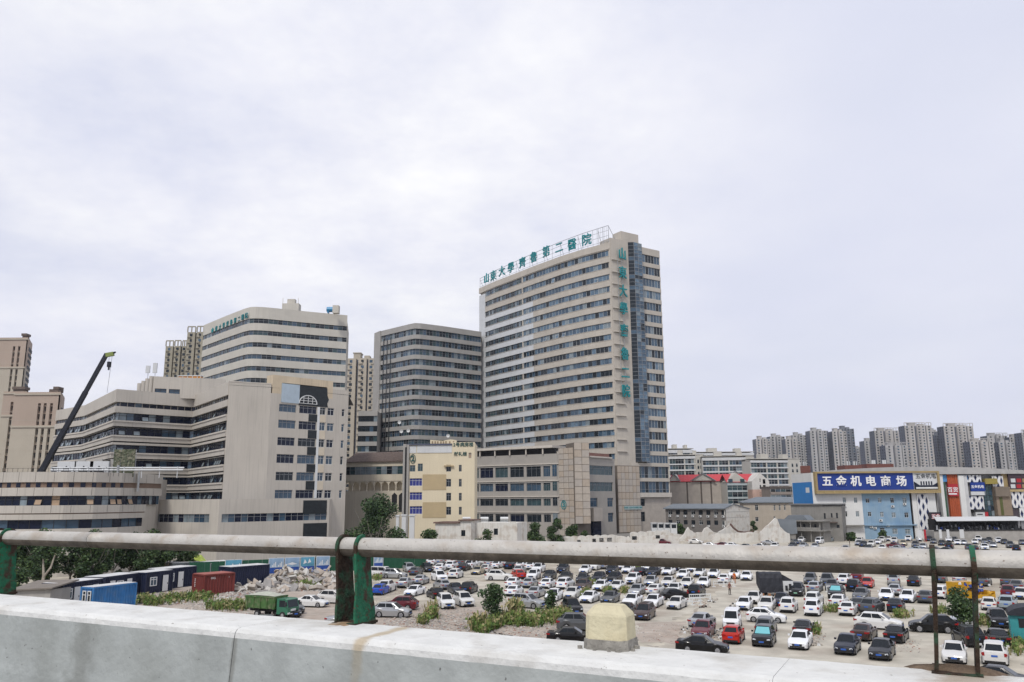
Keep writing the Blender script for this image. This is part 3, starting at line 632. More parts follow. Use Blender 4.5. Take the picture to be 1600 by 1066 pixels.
# ------------------------------------------------------------------ apartment towers (near left, behind, far right)
def apartments(px0, px1, ytop, d, body, label, name='apartment_tower', dep=16, rz=0.0, fl=3.0, bays=3, upper=None, cap=True, group='far residential towers', bal=True, win=(1.5,1.5), split=.33, winm=None, topframe=False, ymid=None, dark_side=False):
    A, B = P(px0, ymid or ytop, d), P(px1, ymid or ytop, d); W_ = (B-A).length; ht = Z((px0+px1)/2, ytop, d)
    t = thing(name, label, 'apartment block', ((A.x+B.x)/2, A.y, 0), rz, group); n = int(ht/fl); rr = random.Random(int(px0*13))
    b = MB(); hw = W_/2; zs = ht*(1-split)
    xs = [-hw, -hw*.30, -hw*.30, hw*.34, hw*.34, hw]
    foot = [(-hw,0),(-hw*.28,0),(-hw*.28,1.6),(-hw*.1,1.6),(-hw*.1,-.6),(hw*.5,-.6),(hw*.5,.9),(hw*.62,.9),(hw*.62,0),(hw,0),(hw,dep),(-hw,dep)]
    b.box(-hw*.27,-hw*.11,1.55,1.62,0,ht-.5,3); b.box(hw*.515,hw*.605,.86,.92,0,ht-.5,3); b.prism(foot, 0, zs, 0, 2); b.prism(foot, zs, ht, 1, 2)
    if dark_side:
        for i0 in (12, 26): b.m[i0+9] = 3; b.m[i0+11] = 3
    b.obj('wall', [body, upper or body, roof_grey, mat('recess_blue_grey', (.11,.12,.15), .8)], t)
    g = MB(); e = MB(); spans = [(-hw,-hw*.28,0),(-hw*.1,hw*.5,-.6),(hw*.62,hw,0),(-hw*.27,-hw*.11,1.6),(hw*.51,hw*.61,.9)]
    for i in range(n):
        z = i*fl + (ht-n*fl)
        if z < 6: continue
        for x0, x1, y in spans:
            m = max(1, int((x1-x0)/(win[0]*2.3)))
            for k in range(m):
                xc = x0+(x1-x0)*(k+.5)/m; ww = min(win[0], (x1-x0)*.8)/2*rr.uniform(.8,1.1); q = rr.choice((0,0,1))
                g.box(xc-ww,xc+ww,y-.03,y+.02,z+.7,z+.7+win[1],q)
        m = int(dep/4.2)
        for k in range(m):
            yc = dep*(k+.5)/m
            for sx in (-1,1): g.box(sx*hw-.03,sx*hw+.03,yc-.7,yc+.7,z+.8,z+2.2)
        if bal:
            e.box(-hw*.1+.2,hw*.2,-1.3,-.605,z,z+.9,0); e.box(-hw+.3,-hw*.62,-.55,-.005,z+.02,z+.65,0); e.box(hw*.8,hw-.2,-.5,-.005,z+.02,z+.6,0)
    g.obj('window_grid', winm or [glass_a, glass_b], t, stuff=True)
    if bal: e.obj('balconies', upper or body, t, stuff=True)
    if cap:
        c = MB(); c.box(-hw*.55,-hw*.05,3,9,ht,ht+3.2); c.box(-hw*.6,0,2.7,9.3,ht+3.2,ht+3.7); c.box(hw*.2,hw*.6,4,9,ht,ht+2.2); c.obj('roof_house', upper or body, t)
    if topframe:
        c = MB()
        for x0, x1, y in spans[:3]:
            k = max(2, int((x1-x0)/2.5))
            for j in range(k+1): xx = x0+(x1-x0)*j/k; c.box(xx-.25,xx+.25,y,y+.5,ht,ht+2.8)
            c.box(x0,x1,y,y+.5,ht+2.8,ht+3.4)
        c.obj('roof_frame', body, t)
    return t
brown_t = mat('brown_tower', (.41,.325,.26), .85, var=.06, scale=.1, streak=.1); sand_t = mat('sand_tower', (.45,.40,.32), .85, var=.06, scale=.1, streak=.1)
gt = 'tall tan residential towers at the left edge'
def slot_tower(px0, px1, ytop, d, label, caps, slots, ledge):
    A, B = P(px0, ytop, d), P(px1, ytop, d); W_ = B.x-A.x; t = thing('apartment_tower', label, 'apartment block', (A.x, A.y, 0), 0, gt); ht = Z(px0, ytop, d); zl = Z(px0, ledge, d)
    xs = lambda px: P(px, ytop+60, d).x-A.x
    b = MB(); ops = [(xs(s)-.0, xs(s)+1.15, 4, ht-4.5) for s in slots]; wall_open(b, W_, 0, zl, [(o[0],o[1],4,zl-.6) for o in ops], 1.2, 0); wall_open(b, W_, zl, ht, [(o[0],o[1],zl+.6,ht-4.5) for o in ops], 1.2, 1)
    b.prism([(0.01,1.2),(W_-.01,1.2),(W_-6.6,15),(0.01,15)],0,zl,0); b.prism([(0.01,1.2),(W_-.01,1.2),(W_-6.6,15),(0.01,15)],zl,ht-.5,1); b.box(W_-.6,W_,.0,1.2,0,zl,0); b.box(W_-.6,W_,.0,1.2,zl,ht-.5,1); b.obj('wall', [sand_t, brown_t], t)
    b = MB(); b.box(-.25,W_+.25,-.35,-.002,zl-.35,zl+.35); b.box(-.3,W_+.3,-.4,-.003,ht-1.2,ht-.6); k = 0
    z = 8
    while z < ht-6:
        if abs(z-zl) > 1: b.box(0,W_,-.03,.0,z,z+.12)
        z += 6
    b.obj('ledge', sand_t, t)
    g = MB(); z = 5
    while z < ht-6:
        for o in ops: g.box(o[0]+.1,o[1]-.1,1.1,1.15,z,z+1.9,0); g.box(o[0],o[1],.3,1.18,z+1.95,z+2.15,1)
        for y in range(3,14,3): xx = W_-.01-6.6*(y-1.2)/13.8; g.box(xx-.3,xx+.34,y-.5,y+.5,z,z+1.6,0)
        z += 3.05
    g.obj('window_grid', [glass_a, brown_t], t, stuff=True)
    for a, c, y in caps:
        h2 = Z(a, y, d+3); b = MB(); xe = min(xs(c), W_)-2.4; b.box(xs(a),xe,2,5,ht-.5,h2-1.2); b.box(xs(a)-.4,xe+.4,1.6,5.4,h2-1.2,h2); b.obj('roof_house', mat('brown_cap', (.14,.105,.085), .8), t)
slot_tower(-40, 44, 528, 395, 'tallest tan tower with a brown top at the left edge of the photo', [(24,48,522)], [15,23], 575)
slot_tower(6, 42, 612, 340, 'narrow balconied tan tower in front of the tallest left tower', [(9,42,605)], [12,19,27], 650)
slot_tower(24, 95, 613, 318, 'wide tan tower with a brown top just left of the crane boom', [(74,99,605),(68,90,609)], [55,64,74], 667)
olive = mat('olive_tower', (.33,.30,.23), .85, var=.08, streak=.1)
apartments(259, 291, 541, 440, olive, 'lower olive apartment tower behind the beige hospital wing', fl=3.1, group=None, topframe=True, cap=False)
apartments(293, 327, 519, 430, olive, 'taller olive apartment tower behind the hospital with a teal roof sign', fl=3.1, group=None, topframe=True, cap=False)
apartments(541, 584, 560, 420, sand_t, 'pale tan apartment tower in the gap between two banded hospital towers', fl=3.1, group=None)
far_a = mat('far_tower_grey', (.42,.41,.395), .85, var=.05, scale=.1); far_b = mat('far_tower_tan', (.47,.445,.415), .85, var=.05, scale=.1); far_c = mat('far_tower_dark', (.19,.20,.22), .85, var=.06, scale=.1)
far = [(1181,1203,686,930,far_b),(1203,1226,682,950,far_a),(1227,1250,686,920,far_b),(1238,1260,680,960,far_a),(1265,1291,673,900,far_a),(1291,1301,678,930,far_c),(1300,1322,674,900,far_b),(1311,1334,670,930,far_c),(1338,1349,701,1050,far_a),
 (1350,1372,689,980,far_a),(1366,1404,673,930,far_b),(1383,1416,696,860,far_a),(1413,1455,665,880,far_b),(1454,1469,674,930,far_a),(1463,1476,680,900,far_c),(1474,1520,666,880,far_b),(1515,1552,690,850,far_b),(1542,1574,681,930,far_a),(1560,1585,691,860,far_a),(1577,1612,683,920,far_b),(1596,1640,676,900,far_a)]
ordn = ['first','second','third','fourth','fifth','sixth','seventh','eighth','ninth','tenth','eleventh','twelfth','thirteenth','fourteenth','fifteenth','sixteenth','seventeenth','eighteenth','nineteenth','twentieth','twenty-first','twenty-second','twenty-third','twenty-fourth','twenty-fifth','twenty-sixth','twenty-seventh','twenty-eighth','twenty-ninth','thirtieth']
for i, (a, c, y, d, m) in enumerate(far):
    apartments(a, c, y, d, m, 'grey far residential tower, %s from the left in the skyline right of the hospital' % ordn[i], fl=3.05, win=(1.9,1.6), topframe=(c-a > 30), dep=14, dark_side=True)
# ------------------------------------------------------------------ B: rounded beige hospital tower
kb = [P(318,514,277), P(352,497,263), P(382,485,252.5), P(391,482,250.3), P(400,480.5,250), P(410,480.5,250.4), P(421,481,251.2), P(480,486,257), P(543,492,263)]
tb = base('hospital_tower', 'beige hospital tower with a rounded corner and teal lettering under its roofline', 'hospital building', kb[4]); p = loc2(tb, kb)
bz = lambda y: Z(420, y, 251); yb = [498.5+18.5*i for i in range(14)]
b2c = mat('ward_tower_cream', (.545,.515,.45), .8, var=.06, scale=.3, streak=.15)
core(tb, p, loc2(tb, [P(546,492,290), P(330,514,300)]), 0, bz(483), b2c)
zt = bz(480.5)
for y in yb:
    b = MB(); strip(b, p, bz(y), zt, 0, -.6); b.obj('spandrel', b2c, tb)
    window_band(tb, p, bz(y+7.2), bz(y), 1.5, .3, GL, (4,4,1,2), alu); zt = bz(y+7.2)
b = MB(); strip(b, p, 0, zt, 0, -.6); b.obj('spandrel', b2c, tb)
fb_ = Fac(tb, kb[0], kb[2]); hos = '山東大學齊魯第二醫院'
for i, ch in enumerate(hos):
    px = 333+ (386-333)*i/9; x, z_ = fb_.on(px, 517-(517-494)*i/9); fb_.text('character', ch, 2.0, teal, x, z_, y=-.25, ext=.1, bold=.0)
b = MB()
for x0, y0, z0_, sx, sy, sz in ((6,8,0,5.5,3,3.6),(7.5,8.5,3.6,2.5,2,1.6),(3,9,0,2,2,1.2),(23,7,0,2,2,2.6)): b.box(x0,x0+sx,y0,y0+sy,z0_,z0_+sz)
for x in (6.2,11.3): b.tube((x,8,3.6),(x,8,5.4),.08,.08,5)
b.obj('roof_house', b2c, tb, loc=(0,0,bz(483)))
q = P(518,487,263); b = MB(); b.tube((-1.8,0,.9),(1.8,0,.9),.9,.9,14); b.box(-1.5,-1.1,-.7,.7,-.4,.4); b.box(1.1,1.5,-.7,.7,-.4,.4)
tag(b.obj('water_tank', mat('blue_tank', (.05,.25,.45), .4), None, loc=(q.x,q.y+1,bz(483)+1.9)), 'blue cylindrical water tank on the roof of the rounded beige tower', 'tank')
# ------------------------------------------------------------------ C: dark banded grey tower
kc = [P(586.5,523,352), P(595,520,347), P(640,507,333), P(648,505.3,331), P(657,505.6,331.5), P(690,510,337), P(752,519.5,350)]
tcw = base('banded_tower', 'dark grey hospital tower with ribbon windows and taupe bands left of the tallest tower', 'hospital building', kc[3]); p = loc2(tcw, kc)
cz = lambda y: Z(650, y, 331)
core(tcw, p, loc2(tcw, [P(760,519,375), P(600,523,380)]), 0, cz(508), grey_band)
zt = cz(505); Lc = path_len(p); pw = sub_path(p, math.dist(p[0],p[1]), Lc)
for i in range(15):
    y = 513.5+15.72*i
    b = MB(); strip(b, pw, cz(y), zt, .12, -.6); b.obj('spandrel', grey_band, tcw)
    window_band(tcw, pw, cz(y+9.2), cz(y), 1.55, .45, GL, (4,4,1.5,3), alu, thick=.09); zt = cz(y+9.2)
b = MB(); strip(b, pw, 0, zt, .12, -.6); b.obj('spandrel', grey_band, tcw)
b = MB(); strip(b, sub_path(p,0,math.dist(p[0],p[1])+.3), 0, cz(505)+.05, .5, -.6); b.obj('corner_pier', grey_band, tcw)
fc = Fac(tcw, kc[1], kc[2])
for px in (599.5,605,610.5):
    x = fc.on(px, 600)[0]; b = MB(); b.tube((x,-.55,2),(x,-.55,cz(520)),.17,.17,6); fc.obj(b, 'duct_pipe', dark_fr)
for px, py, dl in ((624,660,'highest white satellite dish on the dark banded tower'),(627,674,'left dish of the low pair on the dark banded tower'),(638,673,'right dish of the low pair on the dark banded tower'),(700,681,'lone satellite dish above the cream building roof on the dark banded tower')):
    x, z_ = fc.on(px, py); a = base('satellite_dish', dl, 'satellite dish', Vector((tcw.location.x, tcw.location.y, 0)), 'satellite dishes on the banded tower')
    q = P(px, py, fc.at(min(x, fc.L),0).y+tcw.location.y-.9); a.location = q
    b = MB()
    for k in range(12):
        t0, t1 = 2*PI*k/12, 2*PI*(k+1)/12; b.poly([(0,.25,0),(.75*math.cos(t0),0,.75*math.sin(t0)),(.75*math.cos(t1),0,.75*math.sin(t1))])
    b.obj('dish', white_fr, a); b = MB(); b.tube((0,.25,0),(0,1.0,-.5),.06,.06,5); b.obj('arm', steel, a)
ax = base('hospital_annex', 'low grey banded annex between the beige block and the dark tower', 'hospital building', P(562,645,335)); A, B = P(560,645,335), P(590,641,335); fa_ = Fac(ax, A, B)
az = lambda y: Z(575, y, 335); pth = [(0,0),(fa_.L,0)]; zt = az(642)
for i in range(6):
    y = 650+15.6*i; b = MB(); strip(b, pth, az(y), zt, 0, -.5); b.obj('spandrel', grey_band, ax, loc=tuple(fa_.loc)); o = window_band(ax, pth, az(y+9), az(y), 1.6, .35, GL, (6,3,1,2), dark_fr); o.location = fa_.loc; zt = az(y+9)
b = MB(); b.box(.05,fa_.L,.4,14,0,az(643)); fa_.obj(b, 'wall', grey_band)

# ------------------------------------------------------------------ D: main tower
RL = [(749,456,356),(757,450.5,352),(765,445.8,348),(776,440.3,343),(787.5,435.7,338.5),(810,426.7,329.8),(837,416.5,319.8),(877.6,400.8,306.8),(911,390,298.2),(953,377,289.5)]
kd = [P(*q) for q in RL]; tw = base('main_hospital_tower', 'tall curved beige hospital tower with teal vertical lettering and a dark glass strip', 'hospital building', kd[-1]); p = loc2(tw, kd)
E0, E1 = kd[-1], P(1030,392,303.5)
dv = (Vector((E1.x-E0.x, E1.y-E0.y, 0))); fd = Fac(tw, E0, E1); Ld = path_len(p)
dz = lambda y: Z(944, y, 291.3)
zroof = dz(381); zt = zroof
x_strip = fd.on(988.5,600)[0]; x_gl = fd.on(1006.5,600)[0]
core(tw, p, loc2(tw, [P(1030,400,338), P(800,440,372), P(752,450,366)]), 0, zroof-1, beige2)
sA = Ld*.115; sB = Ld*.405; whitep = white_pan
nF = 17; y0f = 392.3; pit = (690.6-392.3)/16
s = MB(); strip(s, p, dz(391), zroof, .25, -.6); s.obj('parapet', beige2, tw); zt = dz(391)
s = MB(); strip(s, sub_path(p, 0, sA*.55), 0, dz(395), .05, -.6); s.obj('end_pier', white_pan, tw)
pm = sub_path(p, sA*.55, Ld-.5)
Lm = path_len(pm); cutA = sB-sA*.55
for i in range(nF+1):
    y = y0f+pit*i; za, zb = dz(y), dz(y+9.0)
    if i >= 3:
        b = MB(); strip(b, sub_path(pm, 0, cutA-.25), za, zt, 0, -.55); b.obj('white_spandrel', white_pan, tw)
        c2 = cutA+ (7.5 if i > 2 else 0); b = MB(); strip(b, sub_path(pm, cutA-.25, c2), za, zt, .06, -.55); b.obj('white_spandrel', white_pan, tw)
        b = MB(); strip(b, sub_path(pm, c2, Lm), za, zt, .05, -.55); b.obj('spandrel', beige2, tw)
    else:
        b = MB(); strip(b, pm, za, zt, .05, -.55); b.obj('spandrel', beige2, tw)
    window_band(tw, sub_path(pm, 0, cutA-.3), zb, za, 1.35, .3, GL, (5,3,1,3), alu, open_p=.02)
    window_band(tw, sub_path(pm, cutA+.3, Lm), zb, za, 1.9, .3, [glass_a, glass_b, glass_c, glass_s], (2,5,2,4) if i < 7 else (5,4,1,1.5), white_fr if i < 9 else alu, open_p=.02, thick=.06, split=0)  # upper storeys get paler panes: sky reflection put into the colour
    b = MB(); strip(b, sub_path(pm, cutA-.3, cutA+.3), zb, za, .05, -.55); b.obj('pier', beige2, tw)
    b = MB(); strip(b, pm, zb-.12, zb, .16, -.1); b.obj('sill', beige_trim, tw); zt = zb-.125
b = MB(); strip(b, pm, 0, zt, 0, -.55); b.obj('spandrel', beige2, tw)
b = MB(); strip(b, sub_path(p, Ld-.5, Ld), 0, dz(391), .1, -.55); b.obj('end_pier', beige2, tw)
# front strip, tall lift mass, glass prism and right facade
zst = fd.on(968,375)[1]; b = MB(); b.box(0.02,x_strip,-.15,6,dz(728),zst,0); b.box(-1.2,x_strip+.5,-1.3,6,0,dz(728)-.01,1); jointm = mat('tile_joint', (.17,.145,.12), .95); fd.obj(b, 'corner_wall', [beige2, jointm])
for y in (406,425,443.5,462.5,481,500,518,537,556,575,593.5,612,630,649,668,686.5,705):
    x0, zz = fd.on(958, y); b = MB(); b.box(.2,x_strip*.55,-.75,-.155,zz-.12,zz+.12); fd.obj(b, 'fin_ledge', beige_trim)
lm = (fd.on(977,400)[0], fd.on(1004,400)[0]); b = MB(); b.box(lm[0],lm[1],2.0,7,zst-1.0,fd.on(985,361)[1]); fd.obj(b, 'lift_tower', beige2)
zg0, zg1 = fd.on(990,721)[1], fd.on(990,381)[1]; xm = x_strip+ (x_gl-x_strip)*.30
gn = MB(); fr = MB(); yv = -1.5
n = 58
for i in range(n):
    a, c = zg0+(zg1-zg0)*i/n, zg0+(zg1-zg0)*(i+1)/n
    for (xa, ya, xb, yb_) in ((x_strip, -.1, xm, yv), (xm, yv, (xm+x_gl)/2, yv), ((xm+x_gl)/2, yv, x_gl, yv)):
        gn.poly([(xa,ya,a),(xb,yb_,a),(xb,yb_,c),(xa,ya,c)], rnd.choices((0,1,2,3),(2,6,1,7))[0] if xa >= xm else rnd.choice((0,0,0,1)))  # left face dark, right faces paler: lit side painted into the panes
    fr.bar((xm,yv-.05,a),(x_gl,yv-.05,a),.1,.12); fr.bar((x_strip,-.15,a),(xm,yv-.05,a),.06,.08)
gn.poly([(x_gl,yv,zg0),(x_gl,0,zg0),(x_gl,0,zg1),(x_gl,yv,zg1)],0); gn.poly([(x_strip,0,zg1),(x_strip,-.1,zg1),(xm,yv,zg1),(x_gl,yv,zg1),(x_gl,0,zg1)],0)
for xx in (xm, (xm+x_gl)/2, x_gl): fr.bar((xx,yv-.05,zg0),(xx,yv-.05,zg1),.1,.1)
o = fd.obj(gn, 'glass_prism', [glass_a, glass_b, glass_c, glass_s]); m_ = fr.obj('mullion', alu, o, stuff=True)
xr = fd.L; pth = [tuple(fd.at(x_gl+.05,0).xy), tuple(fd.at(xr,0).xy)]
rz0 = lambda y: fd.on(1015, y)[1]
zt = rz0(389); rows_r = [(399.5+18.35*i, 399.5+18.35*i+12.0) for i in range(18)]
for y0, y1 in rows_r:
    za, zb = rz0(y0), rz0(y1); b = MB(); strip(b, pth, za, zt, .12, -.6); b.obj('spandrel', beige2, tw); window_band(tw, pth, zb, za, 1.5, .2, [glass_a, glass_b, glass_c, glass_s], (4,6,.6,2), white_fr, split=0, thick=.075); zt = zb
q0 = fd.on(985,726)[0]; pth2 = [tuple(fd.at(q0,0).xy), tuple(fd.at(xr,0).xy)]
for y0, y1 in ((729,747),(752.5,770)):
    za, zb = rz0(y0), rz0(y1); b = MB(); strip(b, pth2, za, zt, .3, -.6); b.obj('spandrel', beige2, tw); window_band(tw, pth2, zb, za, 1.7, .2, GL, (5,4,.5,3), alu, split=.3, thick=.12); zt = zb
b = MB(); strip(b, pth2, rz0(777), zt, 1.0, -.6); b.obj('projecting_slab', beige_trim, tw)
o1, o2 = fd.rect(998,1008,779.5,791), fd.rect(999,1008.5,800,815); b = MB(); wall_open(b, xr, 0, rz0(777)-.01, [o1,o2], x0=q0+.1); fd.obj(b, 'wall', tile_beige); fd.win(o1, fr=alu); fd.win(o2, fr=alu)
fe = Fac(tw, E1, P(1030,400,338)); b = MB(); b.box(0,fe.L,0,.4,0,rz0(389)); fe.obj(b, 'side_wall', beige2)
b = MB(); b.prism([fd.at(0,0)[:2], fd.at(xr,0)[:2], fe.at(fe.L,0)[:2], tuple(Vector(p[0]).lerp(Vector(fe.at(fe.L,0)[:2]),.2))], zroof-.9, zroof-.8); b.obj('roof', roof_grey, tw)
# tiles on the tower foot: real pieces
tilem = [tile_beige, mat('tile_pale', (.46,.405,.34), .6, var=.12, scale=.6, streak=.12), mat('tile_warm', (.44,.37,.295), .6, var=.14, scale=.6, streak=.2)]
TM = {}
def tiles(F, x0, x1, z0, z1, tw_, th_, y=0.0, skip=()):
    nx, nz = max(1, round((x1-x0)/tw_)), max(1, round((z1-z0)/th_)); a, c = (x1-x0)/nx, (z1-z0)/nz
    for i in range(nx):
        for j in range(nz):
            xa, za = x0+i*a, z0+j*c
            if any(s_[0] < xa+a/2 < s_[1] and s_[2] < za+c/2 < s_[3] for s_ in skip): continue
            m = rnd.choice(tilem); k = (round(a,3), round(c,3), m.name)
            if k not in TM:
                b = MB(); b.box(.07,a-.07,-.13,0,.07,c-.07); TM[k] = b.mesh('wall_tile', m)
            put('wall_tile', TM[k], F.root, tuple(F.at(xa, za, y)), (0,0,F.rz))
xa_, xb_ = -1.2, x_strip+.5; tiles(fd, xa_, xb_, .2, dz(728)-.2, 1.75, 2.3, y=-1.31)
s_ = fd.rect(971,998,790.5,796); b = MB(); b.box(s_[0],s_[1],-1.7,-1.42,s_[2],s_[3]); fd.obj(b, 'sign_board', mat('pale_teal_board', (.34,.42,.42), .5))
fd.text('sign_lettering', '综合楼 · 山东大学齐鲁第二医院', .62, teal, (s_[0]+s_[1])/2, (s_[2]+s_[3])/2, y=-1.72, ext=.02)
# roof sign: curved lattice with ten characters
rs = base('roof_sign', 'curved white lattice roof sign with teal Chinese characters on the tall tower', 'roof sign', kd[-1])
fr = MB(); top = []; nS = 34
for i in range(nS+1):
    s_ = .6+(Ld-1.2)*i/nS; (x, y), t = path_at(p, s_); hh = 4.6+2.2*i/nS
    if i % 2 == 0 or i > 28: fr.bar((x,y,zroof-.4),(x,y,zroof+hh),.14)
    top.append((x, y, hh))
for i in range(nS):
    for k in (.12,.42,.72,1.0):
        a, c = top[i], top[i+1]; fr.bar((a[0],a[1],zroof+a[2]*k),(c[0],c[1],zroof+c[2]*k),.16 if k == 1 else .1)
    if i % 4 == 0: a, c = top[i], top[i+1]; fr.bar((a[0],a[1],zroof),(a[0]+1.8,a[1]+2.2,zroof+.2),.12); fr.bar((a[0],a[1],zroof+a[2]*.9),(a[0]+1.8,a[1]+2.2,zroof+.2),.1)
e = top[-1]
for k in range(1,7): f_ = .5; fr.bar((e[0]-k*.9*.75,e[1]+k*.9*.62,zroof-.3),(e[0]-k*.9*.75,e[1]+k*.9*.62,zroof+e[2]),.07)
fr.bar((e[0],e[1],zroof+e[2]),(e[0]+3.2,e[1]+2.2,zroof+1),.14); fr.bar((e[0],e[1],zroof+e[2]),(e[0]+.6,e[1]+3.0,zroof+.2),.12)
fr.obj('lattice_frame', mat('lattice_grey', (.40,.41,.43), .5, .2), rs)
cxs = [761,771.5,785,799,817,835,854,874,894.5,917]; cys = [436,432,425,419.5,411.5,403,394.5,388,383.5,376]
for ch, px, py in zip(hos, cxs, cys):
    best = min((abs(_p.x/_p.y - ray(px,py).x/ray(px,py).y), s_) for s_ in [Ld*k/400 for k in range(401)] for _p in [Vector((*path_at(p, s_)[0],0)) + Vector((tw.location.x, tw.location.y, 0))])
    (x, y), t = path_at(p, best[1]); wq = Vector((x+tw.location.x, y+tw.location.y, 0)); zz = Z(px, py, wq.y)
    write('character', ch, 4.9, teal, rs, (x+t[1]*.25, y-t[0]*.25, zz), math.atan2(t[1], t[0]), ext=.18, bold=.05)
vs_ = base('vertical_sign', 'column of teal Chinese characters down the corner of the tall tower', 'sign', kd[-1]); fv = Fac(vs_, E0, E1)
rail_ = MB()
for px in (966.5, 973): x, z0_ = fv.on(px+3, 625); rail_.box(x-.06,x+.06,-.9,-.78,z0_,fv.on(px,390)[1])
fv.obj(rail_, 'carrier_rail', steel)
for ch, py in zip('山東大學齊魯二院', (399,428.5,457,484.5,518.5,555,584.5,613)):
    x, z_ = fv.on(969.3+(py-399)*.028, py); fv.text('character', ch, 4.6, teal, x, z_, y=-1.1, ext=.2, bold=.06).scale = (.86,1.08,1)

# ------------------------------------------------------------------ E: podium of the tower
EA, EB = P(738,730,287), P(873,725,268); pd = base('tower_podium', 'four storey taupe podium with grid windows and a tiled pylon at the tower foot', 'hospital building', EA); fp = Fac(pd, EA, EB)
pg = mat('podium_taupe', (.36,.335,.30), .8, var=.08, scale=.3, streak=.2)
bays = [(739,748),(750.3,770.6),(773.8,793.6),(797,818.6),(822.6,845.2),(849,860)]; rr_ = [(728.5,746.5),(754,768.2),(778,791),(802,816)]
ez = lambda y: fp.on(800, y-.4)[1]; ops = []
for y0, y1 in rr_:
    for a, c in bays: ops.append((fp.on(a,760)[0], fp.on(c,760)[0], ez(y1), ez(y0)))
zE = ez(712); b = MB(); wall_open(b, fp.L, 0, zE, ops, .5); b.box(.05,fp.L-.05,.9,18,0,zE-.3,0); b.poly([(0,.5,zE),(fp.L,.5,zE),(fp.L,18,zE),(0,18,zE)],1); b.poly([(0,0,zE),(fp.L,0,zE),(fp.L,.5,zE),(0,.5,zE)],0); fp.obj(b, 'wall', [pg, roof_grey])
for o in ops: fp.win(o, y=.3, fr=alu, cols=3, gl=rnd.choice((glass_a, glass_d, glass_a, navyglass, glass_b)))
for y0, y1 in rr_:
    b = MB(); z_ = ez(y0-1.5); b.box(0,fp.L,-.35,-.002,z_-.2,z_+.1); fp.obj(b, 'ledge', beige_trim)
    b = MB(); z_ = ez(y0+1.2); b.box(0,fp.on(861,760)[0],-.12,.02,z_-.14,z_+.12); fp.obj(b, 'louvre_bar', grey_band)
b = MB(); zc = ez(703); b.box(-1,fp.on(866,760)[0],-1.0,14,zc,zc+.8)
for a, c in bays: x = fp.on(a,760)[0]; b.box(x,x+.4,-.6,-.2,zE,zc)
b.box(0,fp.on(866,760)[0],1.5,2,zE,zc,1); fp.obj(b, 'roof_canopy', [beige_trim, dark])
q = fp.rect(862.5,872.5,712,822); b = MB(); b.box(q[0],q[1],-.12,-.01,2,zE); 
g = [(q[0]+.1,q[1]-.1,ez(y1),ez(y0)) for y0, y1 in rr_]; fp.obj(b, 'glass_strip_wall', pg)
for o in g: fp.win(o, y=-.2, fr=alu, cols=2)
# tiled pylon
PA, PB, PC = P(873,720,268), P(896,718,263.5), P(919.5,716,265); f1_ = Fac(pd, PA, PB); f2_ = Fac(pd, PB, PC)
b = MB(); zp1 = f1_.on(884,700)[1]; b.box(0,f1_.L,0,8,0,zp1); f1_.obj(b, 'pylon_core', jointm); tiles(f1_, 0, f1_.L, .2, zp1, 1.85, 1.9)
zp2, zp0 = f2_.on(908,692)[1], f2_.on(908,818.5)[1]; b = MB(); b.box(0,f2_.L,-.6,7,zp0,zp2); f2_.obj(b, 'pylon_core', jointm); tiles(f2_, 0, f2_.L, zp0, zp2, 2.4, 2.35, y=-.61)
cx_, cz_ = f1_.on(881.5,789); b = MB(); b2 = MB(); n = 28
for k in range(n):
    t0, t1 = 2*PI*k/n, 2*PI*(k+1)/n; b.bar((cx_+1.0*math.cos(t0),-.2,cz_+1.35*math.sin(t0)),(cx_+1.0*math.cos(t1),-.2,cz_+1.35*math.sin(t1)),.2,.2)
f1_.obj(b, 'emblem_ring', teal); f1_.text('emblem_numeral', '3', 2.2, teal, cx_, cz_, y=-.2, ext=.06, bold=.06)
# linking part between pylon and tower corner
LA, LB = P(919.5,716,270), P(960,716,283); fl_ = Fac(pd, LA, LB); ops = [fl_.rect(921,958,727,743), fl_.rect(921,958,753,768), fl_.rect(922,934,778,792), fl_.rect(949,958.5,778,792), fl_.rect(950,959,801.5,815.5)]
zl = fl_.on(940,716)[1]; b = MB(); wall_open(b, fl_.L, 0, zl, ops, .5); b.box(0.02,fl_.L,.7,10,0,zl-.1); fl_.obj(b, 'link_wall', pg)
for i, o in enumerate(ops): fl_.win(o, y=.3, fr=alu, cols=6 if i < 2 else 2, gl=glass_d if i < 2 else glass_b)
q = fl_.rect(919.8,934,794,814); b = MB(); b.box(q[0],q[1],-2.0,-.005,q[2],q[3]); fl_.obj(b, 'bay_box', tile_beige); q = fl_.rect(922,935,815,831); b = MB(); b.box(q[0],q[1],-1.2,-.004,0,q[3]); fl_.obj(b, 'entrance_glass', navyglass)
b = MB(); q = fl_.rect(920,955,707,717); b.box(q[0],q[1],-.5,4,q[2]+.02,q[2]+.5); b.box(q[0],q[1],.8,1,q[2]+.5,q[3],1); fl_.obj(b, 'roof_canopy', [beige_trim, mat('rust_red', (.2,.1,.08), .8)])

